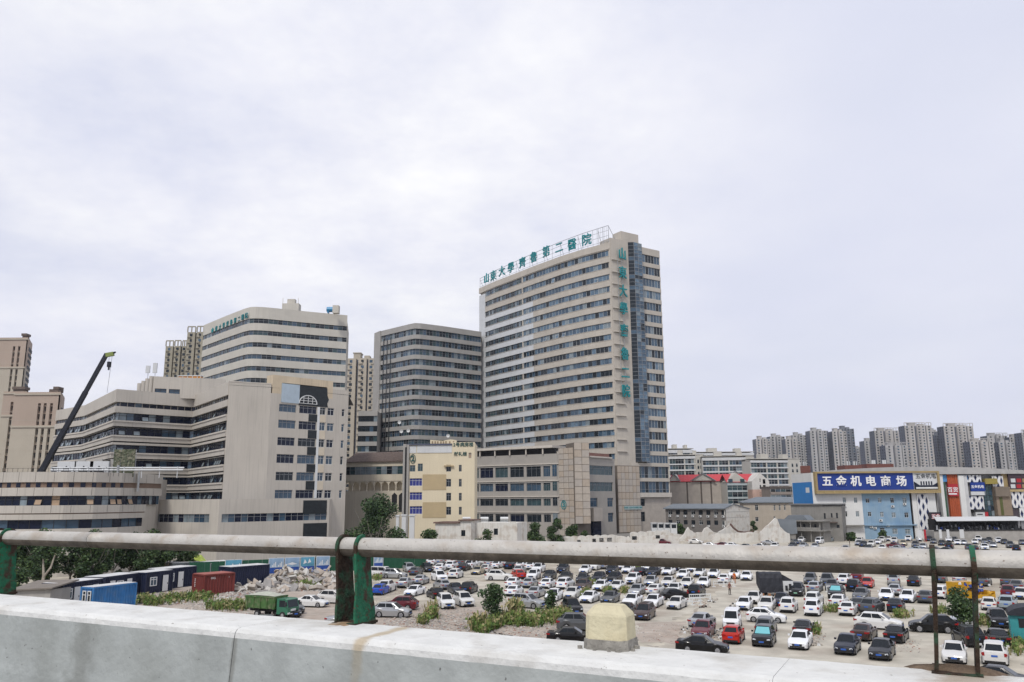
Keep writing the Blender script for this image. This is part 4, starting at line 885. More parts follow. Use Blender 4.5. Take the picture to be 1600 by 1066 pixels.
# ------------------------------------------------------------------ F: cream ward building and arcade wing
FA, FB = P(639,760,188), P(741.5,760,188); cw = base('cream_ward_building', 'cream hospital ward building with tan wall panels, number 2 emblem and small windows', 'hospital building', FA); fw = Fac(cw, FA, FB)
r4 = [(725.5,736),(747.5,759.5),(769.3,781.5),(791,803.5)]
ops = [fw.rect(640.3,648.8,727,737), fw.rect(652.8,660.5,724.5,736.5)] + [fw.rect(640,659.5,y0,y1) for y0, y1 in r4[1:]] + [fw.rect(697.3,704.8,y0+1,y1+1) for y0, y1 in r4] + [fw.rect(717,721.4,y0+1,y1+1) for y0, y1 in r4] + [fw.rect(732.3,736.5,707.5,716)]
zc1, zc2 = fw.on(670,695)[1], fw.on(720,691.3)[1]; xs_ = fw.on(706.5,700)[0]
b = MB(); wall_open(b, xs_, 0, zc1, [o for o in ops if o[1] < xs_], .25); shell(b, xs_, 14, 0, zc1); wall_open(b, fw.L, 0, zc2, [o for o in ops if o[0] > xs_], .25, x0=xs_); shell(b, fw.L, 14, 0, zc2, x0=xs_); fw.obj(b, 'wall', [cream, roof_grey])
bluec = mat('blue_curtain', (.03,.04,.22), .7)
for i, o in enumerate(ops): fw.win(o, fr=white_fr if 2 <= i <= 4 else alu, cols=4 if 2 <= i <= 4 else 2, gl=(bluec if 2 <= i <= 4 else (mat('tan_blind', (.42,.3,.2), .8) if i == len(ops)-1 else (glass_d if i < 2 else glass_a))))
for y0, y1 in ((741.5,765.5),(785,809)):
    q = fw.rect(660.5,697,y0,y1); b = MB(); b.box(q[0],q[1],-.07,-.002,q[2],q[3]); fw.obj(b, 'tan_panel', tan_paint)
q = fw.rect(652,706,696,707.5); b = MB(); b.box(q[0],q[1],-.12,-.002,q[2],q[3]); fw.obj(b, 'white_panel', white_pan); b = MB(); b.box(-.6,q[1]+.05,-.35,.1,q[3]+.005,q[3]+.35); fw.obj(b, 'roof_edge', mat('slate_blue', (.08,.09,.13), .6))
q = fw.rect(639.5,650.5,697,708); b = MB(); b.box(q[0],q[1],-.1,-.003,q[2],q[3]); fw.obj(b, 'white_panel', white_pan)
q = fw.rect(694,709,727.3,729); b = MB(); b.box(q[0],q[1],-.5,-.002,q[2],q[3]); fw.obj(b, 'window_hood', tan_paint)
grn = mat('dark_green_letters', (.03,.09,.08), .6)
x, z_ = fw.on(724,695.3); fw.text('lettering', '2号病房楼', 1.05, grn, x, z_, bold=.015); x, z_ = fw.on(719.5,709.8); fw.text('lettering', '献礼楼', 1.0, grn, x, z_, bold=.015)
x, z_ = fw.on(645.2,717); b = MB(); n = 26
for k in range(n): t0, t1 = 2*PI*k/n, 2*PI*(k+1)/n; b.bar((x+.62*math.cos(t0),-.12,z_+1.0*math.sin(t0)),(x+.62*math.cos(t1),-.12,z_+1.0*math.sin(t1)),.12,.12)
fw.obj(b, 'emblem_ring', grn); fw.text('emblem_numeral', '2', 1.7, grn, x, z_, bold=.05, ext=.06, y=-.1)
b = MB(); b.slab([(fw.on(a,700)[0], fw.on(a,y)[1]) for a, y in ((670,697.5),(712,697.5),(712,686.5),(702,685.2),(690,687.5),(670,686))], 3.0, 3.6); fw.obj(b, 'roof_sign_wall', cream)
for a in (672.5,677,681,686,690,694,700,706): x0, zz = fw.on(a,691.5); b = MB(); b.box(x0,x0+.35,2.95,2.995,zz-.5,zz+.5); fw.obj(b, 'roof_sign_mark', mat('ochre_marks', (.3,.22,.14), .8))
q0, q1 = fw.on(629.5,750)[0], fw.on(638.8,750)[0]; b = MB(); b.box(q0,q0+.55*(q1-q0),-.6,6,0,zc1+.15); b.box(q0+.6*(q1-q0),q1,-.5,6,0,zc1); fw.obj(b, 'stone_pilaster', grey_band); b = MB(); b.box(q0+.34*(q1-q0),q0+.62*(q1-q0),-.63,-.605,2,zc1-.6); fw.obj(b, 'dark_joint', dark)
AA, AB = P(539,740,196), P(629.5,740,191); aw = base('arcade_wing', 'cream hospital wing with a tiled roof slope and a row of small arches', 'hospital building', AA); fq = Fac(aw, AA, AB)
qz = lambda y: fq.on(590, y)[1]; n = 8; aop = []
b = MB(); z1, z0_ = qz(752), qz(767); wdt = fq.L/n
b.box(0,fq.L,0,.4,qz(741.5),qz(729)); 
for k in range(n+1):
    x = min(k*wdt, fq.L-.3); b.tube((x+.15,.15,z0_),(x+.15,.15,z1-.8),.16,.14,8)
for k in range(n):
    a_, c_ = k*wdt+.3, (k+1)*wdt; pts = [(k*wdt, z1+.01),(k*wdt, z1-.9)]
    m_ = 8; rr2 = (c_-a_)/2
    pts = [(k*wdt-.0, z1)] + [(k*wdt, z1-.95)] + [(a_+rr2-rr2*math.cos(PI*j/m_), z1-.95+.8*math.sin(PI*j/m_)) for j in range(m_+1)] + [(c_+.0, z1)]
    b.slab([(x, z) for x, z in pts][::-1], 0.0, .35)
b.box(0,fq.L,-.12,.4,qz(752),qz(741.6)); b.box(0,fq.L,-.1,.4,qz(729),qz(722)); b.box(0,fq.L,0,10,0,z0_); b.box(0,fq.L,1.8,2.0,z0_,z1); fq.obj(b, 'wall', mat('arcade_cream', (.62,.555,.44), .85, var=.08, scale=.4, streak=.3))
g = window_band(aw, [(0,.0),(fq.L,0)], qz(741.4), qz(729.1), 1.4, -.03, GL, (3,4,3,3), alu); g.location = fq.loc; g.rotation_euler = (0,0,fq.rz)
rt = mat('roof_tile_brown', (.17,.13,.11), .9, var=.3, scale=2); b = MB(); y0_, z0r, z1r = -.5, qz(722), qz(705); k = 0
for i in range(9):
    a, c = i/9, (i+1)/9; b.poly([(-.3,y0_+6*a,z0r+(z1r-z0r)*a+.08),(fq.L,y0_+6*a,z0r+(z1r-z0r)*a+.08),(fq.L,y0_+6*c,z0r+(z1r-z0r)*c),(-.3,y0_+6*c,z0r+(z1r-z0r)*c)]); b.poly([(-.3,y0_+6*a,z0r+(z1r-z0r)*a-.05),(fq.L,y0_+6*a,z0r+(z1r-z0r)*a-.05),(fq.L,y0_+6*a,z0r+(z1r-z0r)*a+.08),(-.3,y0_+6*a,z0r+(z1r-z0r)*a+.08)])
for k in range(46): x = fq.L*k/46; b.bar((x,y0_,z0r+.12),(x,y0_+6,z1r+.06),.18,.12)
fq.obj(b, 'tiled_roof', rt)
for px in (616,627):
    o = fq.rect(px-3.5,px+4,770,800); b = MB(); x0, x1, za, zb = o; b.slab([(x0,za),(x1,za),(x1,zb-.6),((x0+x1)/2,zb),(x0,zb-.6)], -.05, -.003); fq.obj(b, 'arch_opening', dark)
# ------------------------------------------------------------------ right-hand low buildings
slate = mat('slate_roof', (.17,.19,.21), .8, var=.12, scale=.5); redroof = mat('red_roof', (.48,.05,.06), .7, var=.12, scale=1)
pale_res = mat('pale_residential', (.50,.48,.43), .85, var=.06, scale=.2, streak=.15); whitewall = mat('whitewashed_wall', (.66,.64,.59), .9, var=.1, scale=.6, streak=.4, dirt=(.36,.29,.22), dirt_amt=.6, dscale=.6, dlo=.5, dhi=.66)
def slab_block(px0, px1, ytop, d0, d1, label, rows, lastx=None, m=pale_res, dep=12, ybot=None, end=0.0, group='pale six storey residential slabs'):
    A, B = P(px0, ytop, d0), P(px1, ytop, d1); t = base('residential_slab', label, 'apartment block', A, group); F = Fac(t, A, B); px = (px0+px1)/2; zf_ = lambda y: F.on(px, y)[1]; ht = zf_(ytop); x_end = F.L*(1-end)
    zt = ht
    for y0, y1 in rows:
        za, zb = zf_(y0), zf_(y1); b = MB(); strip(b, [(0,0),(x_end,0)], za, zt, .25, -.6); o = b.obj('spandrel', white_pan, t, loc=tuple(F.loc), rot=(0,0,F.rz))
        s = 0.0; k = 0
        while s < x_end-3:
            e_ = min(x_end, s+(8.5,5.5,9.5)[k%3]); g = window_band(t, [(s+.35,0),(e_-.35,0)], zb, za, 1.5, .35, GL, (5,3,1,4), white_fr); g.location = F.loc; g.rotation_euler = (0,0,F.rz)
            b = MB(); b.box(e_-.35,e_+.35,-.0,.6,zb,za); F.obj(b, 'pier', m); s = e_; k += 1
        b = MB(); b.box(0,.35,0,.6,zb,za); F.obj(b, 'pier', m); zt = zb
    b = MB(); b.box(0,x_end,.62,dep,0,ht,0); b.box(0,x_end,-.2,.62,0,zt,0)
    if end: b.box(x_end,F.L,-.3,dep,0,ht+.6,0)
    b.box(-.3,F.L+.3,-.5,dep+.3,ht+.65,ht+.95,0); F.obj(b, 'wall', m)
    if end:
        for i, (y0, y1) in enumerate(rows):
            za, zb = zf_(y0), zf_(y1)
            for fx in (.35,.72):
                x = x_end+(F.L-x_end)*fx; w_ = window(t, 0, 0, 1.1, (za-zb)*.8, y=0, rz=F.rz, fr=white_fr, cols=1, gl=glass_a); w_.location = F.at(x-.5, zb, -.36)
    c = MB(); c.box(F.L*.25,F.L*.4,2,8,ht+.96,ht+3.5); c.box(F.L*.7,F.L*.8,2,8,ht+.96,ht+3.2); F.obj(c, 'roof_house', m); return t
slab_block(1045,1098,713,455,450,'pale residential slab just right of the tall tower behind the red roofs',[(717,724.5),(726.5,733.5),(736,743),(746,753),(756,763)],end=.22)
slab_block(1097,1176,715,440,436,'pale residential slab with white bands in the middle behind the red roofs',[(719.5,726.5),(729,736),(738.5,746),(748.5,755)],end=.14)
slab_block(1172,1249,719.5,410,412,'pale residential slab with a plain end wall left of the brick flats',[(723,730),(732,738.5),(741,747.5),(749.5,756.5),(759,765.5)],end=.24)
slab_block(1084,1178,708,540,540,'long pale slab furthest back above the other residential slabs',[(711.5,717),(719.5,725)],end=0)
slab_block(1043,1083,703,500,500,'taller pale block half hidden at the right edge of the tall tower',[(708,714),(717,723)],end=0)
brick = mat('red_brick', (.17,.065,.05), .9, var=.12, scale=1)
for i, (a, c, y, d, l_) in enumerate(((1243,1266,728,430,'red brick flats right of the pale residential slabs'),(1320,1346,727,440,'long red brick flats behind the market hall roof, left part'),(1354,1396,725,445,'long red brick flats behind the market hall roof, right part'))):
    A, B = P(a,y,d), P(c,y,d); t = base('brick_flats', l_, 'apartment block', A); F = Fac(t, A, B); ht = F.on((a+c)/2,y)[1]; ops = []; xx = 1.5
    while xx < F.L-2.5:
        for k in range(2,7): ops.append((xx,xx+1.5,ht-1.0-3*k+2.0-.5,ht-3*k+2.2)) if ht-3*k > 3 else None
        xx += 3.2
    b = MB(); wall_open(b, F.L, 0, ht, ops, .2); shell(b, F.L, 11, 0, ht); F.obj(b, 'wall', [brick, roof_grey]); g = MB(); [g.poly([(o[0],.18,o[2]),(o[1],.18,o[2]),(o[1],.18,o[3]),(o[0],.18,o[3])]) for o in ops]; F.obj(g, 'window_grid', glass_c, stuff=True)
    b = MB(); [b.box(x,x+1.0,3,4,ht-.5,ht+2.2) for x in (F.L*.3,F.L*.36,F.L*.7,F.L*.76)]; F.obj(b, 'chimney', white_fr)
# villas with red roofs
def gable_roof(b, L_, D_, z0, rise, m=0, ov=.4, t=.22):           # ridge along x
    for s in (0, 1):
        y0, y1 = (-ov, D_/2) if s == 0 else (D_+ov, D_/2)
        b.poly([(-ov,y0,z0),(L_+ov,y0,z0),(L_+ov,y1,z0+rise),(-ov,y1,z0+rise)], m); b.poly([(-ov,y0,z0-t),(L_+ov,y0,z0-t),(L_+ov,y0,z0),(-ov,y0,z0)], m)
        for x in (-ov, L_+ov): b.poly([(x,y0,z0-t),(x,y0,z0),(x,y1,z0+rise),(x,y1,z0+rise-t)], m)
A, B = P(1047,770,372), P(1137,770,362); vl = base('villa_row', 'row of villas with red roofs, blank tan walls and white gables beside the tall tower', 'villas', A); F = Fac(vl, A, B); vz = lambda y: F.on(1090,y)[1]
b = MB(); b.box(0,F.L,0,12,0,vz(751.5)); F.obj(b, 'blank_wall', tile_beige)
for px in (1074,1096,1111.5,1129): x = F.on(px,770)[0]; b = MB(); b.box(x-.35,x+.35,-.08,.0,2,vz(753)); F.obj(b, 'dark_joint', mat('joint_brown', (.12,.1,.085), .9))
b = MB(); b.v += []; gable_roof(b, F.L, 12, vz(752), vz(741)-vz(752)); F.obj(b, 'roof', redroof)
for px0, px1, pk_ in ((1046,1062,740.5),(1081,1117,740.5),(1129,1172,738.5)):
    x0, x1 = F.on(px0,745)[0], F.on(px1,745)[0]; zb = vz(751.2); zt_ = vz(pk_); b = MB(); b.slab([(x0,zb),(x1,zb),((x0+x1)/2,zt_)], -1.2, 6, 0); b.obj; F.obj(b, 'gable', pale_res); c = MB()
    for s in (0,1): c.bar(((x0,x1)[s]+(-.6,.6)[s],-1.5,zb-.2),((x0+x1)/2,-1.5,zt_+.25),.5,.3)
    F.obj(c, 'gable_edge', slate)
A, B = P(1137,770,352), P(1176,770,352); v2 = base('glazed_villa', 'villa with three storeys of green balcony glazing under a grey gable', 'villa', A); F = Fac(v2, A, B); vz2 = lambda y: F.on(1156,y)[1]; ht = vz2(753)
b = MB(); b.box(0,F.L,.7,12,0,ht); b.slab([(-.2,ht),(F.L*.82,ht),(F.L*.36,vz2(738.5))], -.3, 8); gable_roof(b, F.L+3, 12, ht, vz2(740)-ht, 1); F.obj(b, 'wall', [pale_res, redroof]); zt_ = ht
for y0, y1 in ((758.5,766),(769,776.5),(779.5,787)):
    za, zb = vz2(y0), vz2(y1); b = MB(); strip(b, [(0,0),(F.L,0)], za, zt_, .1, -.6); F.obj(b, 'spandrel', mat('pale_blue_band', (.42,.48,.49), .6)); g = window_band(v2, [(0,0),(F.L,0)], zb, za, 2.0, .2, GL, (5,1,1,6), white_fr); g.location = F.loc; zt_ = zb
b = MB(); b.box(0,F.L,-.0,.6,0,zt_); F.obj(b, 'lower_wall', pale_res)
for a in (1137.5,1156): o = F.rect(a,a+7,748.5,754); F.win(o, y=-.45, fr=dark_fr)
A, B = P(1176,770,345), P(1203,770,345); v3 = base('gabled_villa', 'narrow white villa with a steep gable and pink base beside the red roof', 'villa', A); F = Fac(v3, A, B); z_ = lambda y: F.on(1189,y)[1]
b = MB(); b.slab([(0,z_(765)),(F.L,z_(765)),(F.L,z_(752)),(F.L*.48,z_(738.5)),(0,z_(752))], 0, 10, 0); b.box(-.001,F.L+.001,-.02,10,0,z_(765),1); F.obj(b, 'wall', [mat('villa_white', (.62,.60,.56), .8), mat('pink_base', (.55,.38,.31), .8)])
for a, y0, y1 in ((1186.5,748,753),(1191.5,749,756),(1187,758,764),(1192,758,765),(1187,769,774),(1192.5,768,775)): F.win(F.rect(a,a+(2.5 if a<1190 else 4.5),y0,y1), y=-.05, fr=dark_fr, cols=1, gl=glass_a)
# long low block, tan hip-roofed block, brick office, old grey house
A, B = P(1204,768,330), P(1260,768,330); t = base('low_brown_block', 'low long brown block with two bands of windows left of the blue market wall', 'building', A); F = Fac(t, A, B); z_ = lambda y: F.on(1230,y)[1]; b = MB(); b.box(0,F.L,.5,12,0,z_(761)); b.box(-.3,F.L+.3,-.5,12.3,z_(761),z_(760)); zt_ = z_(761)
for y0, y1 in ((763.5,768.5),(773,776.5)): za, zb = z_(y0), z_(y1); strip(b, [(0,0),(F.L,0)], za, zt_, .1, -.5); zt_ = zb; g = window_band(t, [(0,0),(F.L,0)], zb, za, 2.2, .2, GL, (5,2,3,2), white_fr); g.location = F.loc
b.box(0,F.L,-.05,.5,0,zt_); F.obj(b, 'wall', mat('dull_brown_wall', (.27,.23,.20), .85, streak=.2))
A, B = P(1162,800,287), P(1264,800,283); t = base('hip_roofed_block', 'tan two storey block with a grey hipped roof and three narrow windows', 'building', A); F = Fac(t, A, B); z_ = lambda y: F.on(1205,y)[1]; ht = z_(784.5)
ops = [F.rect(a,a+w_,y0,y1) for a, w_, y0, y1 in ((1179.5,5.5,789,798),(1208.5,3.5,789,798),(1216.5,3.5,789,798),(1224.5,3.5,789,797.5),(1180,5.5,808,815),(1208.5,3.5,807,815))]
b = MB(); wall_open(b, F.L, 0, ht, ops, .2); shell(b, F.L, 13, 0, ht, parapet=0); F.obj(b, 'wall', [mat('tan_wall', (.43,.375,.305), .85, var=.08, streak=.25), roof_grey]); [F.win(o, fr=white_fr, gl=glass_a) for o in ops]
zr_ = z_(776.5); b = MB(); e = .6; x0, x1, y0, y1 = -e, F.L+e, -e, 13+e; r0, r1 = F.L*.24, F.L*.78; ym = 6.5
for q in ([(x0,y0,ht),(x1,y0,ht),(r1,ym,zr_),(r0,ym,zr_)],[(x1,y0,ht),(x1,y1,ht),(r1,ym,zr_)],[(x1,y1,ht),(x0,y1,ht),(r0,ym,zr_),(r1,ym,zr_)],[(x0,y1,ht),(x0,y0,ht),(r0,ym,zr_)]): b.poly(q)
b.box(x0,x1,y0,y1,ht-.35,ht-.01); F.obj(b, 'roof', slate)
A, B = P(1040,805,276), P(1133,805,262); t = base('brick_office', 'two storey dark grey brick office with square windows and a white gable end', 'building', A); F = Fac(t, A, B); z_ = lambda y: F.on(1090,y)[1]; ht = z_(794)
ops = []
for i in range(8): a = 1044+11.9*i; ops += [(F.on(a,805)[0], F.on(a+6.6,805)[0], z_(804.5), z_(797.3)), (F.on(a,805)[0], F.on(a+6.0,805)[0], z_(820), z_(813))]
gb = mat('grey_brick', (.175,.16,.145), .9, var=.12, scale=1.5); b = MB(); wall_open(b, F.L, 0, ht, ops, .25); F.obj(b, 'wall', gb); [F.win(o, fr=dark_fr if i%3 else white_fr, gl=glass_a) for i, o in enumerate(ops)]
for i in range(8): a = F.on(1047+11.9*i,806)[0]; F.ac(a, z_(808.3)); F.ac(a, z_(823.5)) if i % 2 else None
Bq = P(1171,805,273); F2 = Fac(t, B, Bq); zg = F2.on(1150,787)[1]; b = MB(); pts = [(0,0),(F2.L,0),(F2.L,ht-.3),(F2.L*.35,zg),(0,ht)]; b.slab(pts, 0, .3); F2.obj(b, 'gable_wall', whitewall)
for zz in (5.6,7.4): b = MB(); b.box(.3,F2.L-.3,-.03,-.001,zz,zz+.12); F2.obj(b, 'gable_rail', grey_band)
n_ = Vector((F2.d.x,F2.d.y,0)); b = MB(); a0 = F.at(-.5,ht,-.7); a1 = F.at(F.L+.2,ht,-.7); m0 = F.at(-.5,zg,0)+n_*(F2.L*.36); m1 = F.at(F.L+.2,zg,0)+n_*(F2.L*.36); e0 = F.at(-.5,ht-.3,0)+n_*(F2.L+.4); e1 = F.at(F.L+.2,ht-.3,0)+n_*(F2.L+.4)
b.poly([a0,a1,m1,m0]); b.poly([m0,m1,e1,e0]); b.poly([a0-Vector((0,0,.35)),a1-Vector((0,0,.35)),a1,a0]); b.poly([e1-Vector((0,0,.3)),e1,m1,m1-Vector((0,0,.3))]); b.poly([m1-Vector((0,0,.3)),m1,a1,a1-Vector((0,0,.35))]); b.obj('roof', slate, t)
A, B = P(1237,812,232), P(1316,812,226); t = base('old_grey_house', 'old bare grey rendered building left of the market hall with a small balcony', 'building', A); F = Fac(t, A, B); z_ = lambda y: F.on(1300,y)[1]; ht = F.on(1275,789)[1]
og = mat('old_render', (.245,.235,.215), .95, var=.14, scale=.5, streak=.35); ops = [F.rect(1287,1290.5,802,811),F.rect(1298,1301,802,809),F.rect(1306,1309.5,801.5,810),F.rect(1307,1312,820,825),F.rect(1289,1294,826,838)]
b = MB(); xr_ = F.on(1285.5,800)[0]; wall_open(b, F.L, 0, ht-.25, ops, .2, x0=xr_); shell(b, F.L, 12, 0, ht-.25, x0=xr_, parapet=0); b.poly([(0,0,0),(xr_,0,0),(xr_,0,ht),(0,0,ht)]); shell(b, xr_, 14, 0, ht, parapet=0); b.box(-.5,F.L+.3,-.5,12.2,ht+.01,ht+.3,1); F.obj(b, 'wall', [og, roof_grey]); [F.win(o, fr=dark_fr, gl=glass_a) for o in ops]
b = MB(); q = F.rect(1292,1309,809.5,817); b.box(q[0],q[1],-1.1,-.002,q[2],q[2]+.25); [b.box(x,x+.06,-1.1,-1.04,q[2]+.25,q[3]) for x in [q[0]+.35*k for k in range(int((q[1]-q[0])/.35))]]; b.box(q[0],q[1],-1.1,-1.04,q[3]-.06,q[3]); F.obj(b, 'balcony', mat('rusty_brown', (.12,.09,.075), .9))
A, B = P(1236,830,226), P(1282,830,220); t = base('open_gallery_house', 'low two storey grey house with open galleries and slab roofs before the old grey building', 'building', A); F = Fac(t, A, B); z_ = lambda y: F.on(1260,y)[1]
b = MB(); b.box(0,F.L,1.6,6,0,z_(815)); zs_ = [z_(815), z_(830)]; [b.box(-1.0,F.L+.6,-.6,6,zz,zz+.3) for zz in zs_]; [b.box(x,x+.25,0,.25,0,zs_[0]) for x in (0,F.L*.33,F.L*.66,F.L-.25)]; b.box(0,F.L,-.05,.0,zs_[1]+.3,zs_[1]+1.0); F.obj(b, 'wall', og)
for a in (1238,1244,1251,1260,1268): o = F.rect(a,a+3.6,819,826); F.win(o, y=1.52, fr=dark_fr, gl=glass_a)
b = MB(); b.slab([(-2.5,zs_[0]+.35),(F.L*.55,zs_[0]+.35),(F.L*.4,zs_[0]+1.6),(-1.0,zs_[0]+1.6)], 1, 5); F.obj(b, 'roof_bank', slate)

# whitewashed ruined walls with scalloped coping
def rough(o, seed):
    rr = random.Random(seed); out = [o[0]]
    for (x0, z0), (x1, z1) in zip(o, o[1:]):
        n = max(1, int(math.hypot(x1-x0, z1-z0)/.7))
        for k in range(1, n+1): t = k/n; j = .16 if k < n else .05; out.append((x0+(x1-x0)*t, z0+(z1-z0)*t+rr.uniform(-j,j*.6)))
    return out
def ruin(name, label, pts, d0, d1, px0, px1, wins=(), th=.35, cat='ruined wall'):
    A, B = P(px0, 840, d0), P(px1, 840, d1); t = base(name, label, cat, A); F = Fac(t, A, B); o = [F.on(x, y) for x, y in pts]; o = rough(o, int(px0)); b = MB(); b.slab([(o[0][0],0)] + o + [(o[-1][0],0)], 0, th); F.obj(b, 'wall', whitewall)
    for q in wins: F.win(F.rect(*q), y=-.05, fr=dark_fr, gl=glass_a, cols=3)
    return t, F
def scallops(x0, x1, y0, y1, n):
    out = []
    for i in range(n):
        for k in range(6): u = (i+k/5*.94)/n; out.append((x0+(x1-x0)*u, y0+(y1-y0)*u - 1.6*math.sin(PI*k/5)))
    return out
ruin('ruined_wall', 'long whitewashed wall with scalloped coping and barred windows behind the rail', scallops(822,963,841.5,836.5,12), 203, 213, 820, 964, [(925.5,931,842,847.5),(936.5,943,841,846.5),(948.5,956,840.5,846),(902,907,844,849)])
ruin('ruined_wall', 'whitewashed wall with torn end and two windows right of the scalloped wall', [(963,836.5),(975,838),(980,839.5),(982,837.5),(985,841),(986,850),(987,840),(1000,837),(1019,838),(1022,837),(1024,843),(1026,838),(1037,835.5),(1050,837),(1060,839)], 212, 216, 962, 1062, [(987.5,995,838,843.5),(1024.5,1031,836.5,841.5)])
ruin('ruined_wall', 'whitewashed back wall with arched coping in front of the tower foot', scallops(985,1046,833,829.5,5)+[(1048,833),(1060,834.5),(1068,836),(1072,832),(1080,836)], 232, 240, 984, 1082)
ruin('ruined_gable', 'jagged whitewashed wall stub with small arches below the brick office', [(1062,842),(1070,833.5),(1072,829),(1075.5,823.8),(1078.5,828.5),(1082,829.5),(1084,832),(1098,831.5),(1101,826),(1106,823),(1110,827),(1115,831.5),(1127,832)], 232, 238, 1060, 1130)
ruin('ruined_gable', 'broken white gable with a dark tiled edge below the white gable end', [(1122,832),(1133,825),(1141,819),(1146,825.5),(1153,831),(1163,832.5),(1176,831),(1178,838)], 226, 230, 1120, 1180)
b = MB(); q = [P(x,y,225.2) for x, y in ((1141,818.6),(1146,825),(1153,830.5),(1163,832),(1177,830.5))]; [b.bar(q[i], q[i+1], .5, .45) for i in range(4)]; tag(b.obj('broken_tile_edge', mat('broken_tile', (.14,.085,.07), .9, var=.3)), 'dark broken roof tiles along the edge of the white gable', 'roof edge')
ruin('ruined_wall', 'low broken whitewashed wall under the tan hip-roofed block', [(1112,838),(1122,833),(1134,834.5),(1146,832.5),(1147,848),(1148,834),(1170,831),(1178,832),(1181,829.5),(1196,828),(1212,829),(1226,836)], 221, 224, 1110, 1228)
ruin('ruined_gable', 'large weathered white gable wall beside the grey open gallery house', [(1188,832),(1198,822),(1212,809.5),(1215,812),(1219,823),(1226,830),(1234,834),(1235,846)], 219, 222, 1186, 1237)
A, B = P(1210,830,223.5), P(1243,830,222); t = base('lean_roof', 'grey slate roof sloping down behind the large weathered white gable', 'roof', A); F = Fac(t, A, B); b = MB(); b.slab([F.on(x, y) for x, y in ((1213,810.5),(1244,812.5),(1246,834),(1236,835),(1227,831),(1219,824))], 0, .25); F.obj(b, 'roof_sheet', slate); b = MB(); b.box(.3,F.L,.3,3,0,3.2); F.obj(b, 'wall', og)
ruin('ruined_wall', 'thin pointed remnant of a brown broken wall before the large white gable', [(1203,844),(1206,832),(1207,829.5),(1209,833),(1211,845)], 216, 216, 1202, 1212)
# bollard-like row of white meter cabinets by the tower
cq = P(1013,822,262)
for i in range(4):
    q = P(1023+10*i,825,258-i*1.5); t = base('gate_cabin', 'white glazed kiosk at the tower foot, %s of four in a row' % ordn[i], 'kiosk', q, 'white kiosks at the tower foot'); b = MB(); b.box(-.95,.95,0,1.8,0,4.2); b.box(-1.05,1.05,-.1,1.9,4.2,4.4); b.obj('body', white_pan, t); b = MB(); b.box(-.7,.7,-.05,-.003,2.9,4.0); b.obj('window', glass_a, t)

# ------------------------------------------------------------------ market hall
MA, MBp = P(1272,800,236), P(1467,800,236); mk = base('market_hall', 'white and blue hardware market hall with a large blue sign and gold frame', 'market hall', MA); F = Fac(mk, MA, MBp); mz = lambda y: F.on(1390,y)[1]
bluew = mat('weathered_blue_paint', (.25,.37,.48), .8, var=.08, scale=.3, streak=.35, dirt=(.12,.25,.42), dirt_amt=.5, dscale=.35); goldm = mat('gold_frame', (.36,.27,.13), .6, .2, var=.15, scale=.6); hallw = mat('hall_white', (.70,.70,.68), .8, var=.06, scale=.3, streak=.2)
xw = F.on(1348.5,800)[0]; xb = F.on(1423.5,800)[0]; htm = mz(738)
o1 = [F.rect(a,a+6,y0,y0+8.5) for a, y0 in ((1316.5,777.5),(1334,777.5),(1318.5,799),(1337,799))]; o2 = [F.rect(a,a+w_,y0,y1) for a, w_, y0, y1 in ((1352.5,6.5,779,786),(1371.5,6,778,785.5),(1391,6.5,778,786),(1410,7,778,787),(1356,6,800,807),(1375,6,800,808),(1393,7,801,809),(1413,7,801,809),(1375,8,825,834),(1394,9,826,834.5),(1414,9,827,834.5))]
b = MB(); wall_open(b, xw, 0, htm, o1, .25); F.obj(b, 'white_wall', hallw); b = MB(); wall_open(b, xb, 0, htm, o2, .25, x0=xw); F.obj(b, 'blue_wall', bluew)
for o in o1+o2: F.win(o, fr=white_fr, gl=rnd.choice((glass_a, glass_c)))
for a, y in ((1319.5,792),(1394.5,793),(1413,789.5),(1376,815),(1361,825),(1387,823),(1367,827)): F.ac(F.on(a,y)[0], F.on(a,y)[1])
b = MB(); shell(b, F.L, 17, 0, htm, parapet=0); F.obj(b, 'hall_body', [hallw, roof_grey])
b = MB(); zr1 = mz(729); n=14; L9 = F.L+26
for i in range(n): a, c = i/n, (i+1)/n; za = htm+(zr1-htm)*math.sin(PI*(.08+.84*a)); zb = htm+(zr1-htm)*math.sin(PI*(.08+.84*c)); b.poly([(2+a*L9,3,za),(2+c*L9,3,zb),(2+c*L9,17,zb),(2+a*L9,17,za)]); b.poly([(2+a*L9,3,htm-.6),(2+c*L9,3,htm-.6),(2+c*L9,3,zb),(2+a*L9,3,za)])
F.obj(b, 'roof', mat('pale_metal_roof', (.46,.45,.43), .5, .3, var=.1))
q = F.rect(1270,1466.5,737.5,770.5); b = MB(); t_ = .5; y0 = -1.6
for r in ((q[0],q[1],q[3]-t_,q[3]),(q[0],q[1],q[2],q[2]+.95),(q[0],q[0]+t_*1.2,q[2]+.95,q[3]-t_),(q[1]-t_*1.2,q[1],q[2]+.95,q[3]-t_)): b.box(r[0],r[1],y0,-.003,r[2],r[3])
F.obj(b, 'sign_frame', goldm); b = MB(); [b.box(q[0]+.02,q[1]-.02,y0-.06,y0-.002,zz,zz+.12) for zz in (q[2]+.05,q[2]+.85)]; [b.box(x,x+.1,y0-.05,y0-.003,q[2]+.17,q[2]+.85) for x in [q[0]+2.6*k for k in range(1,14)]]; F.obj(b, 'frame_trim', mat('gold_trim', (.48,.37,.19), .5, .2))
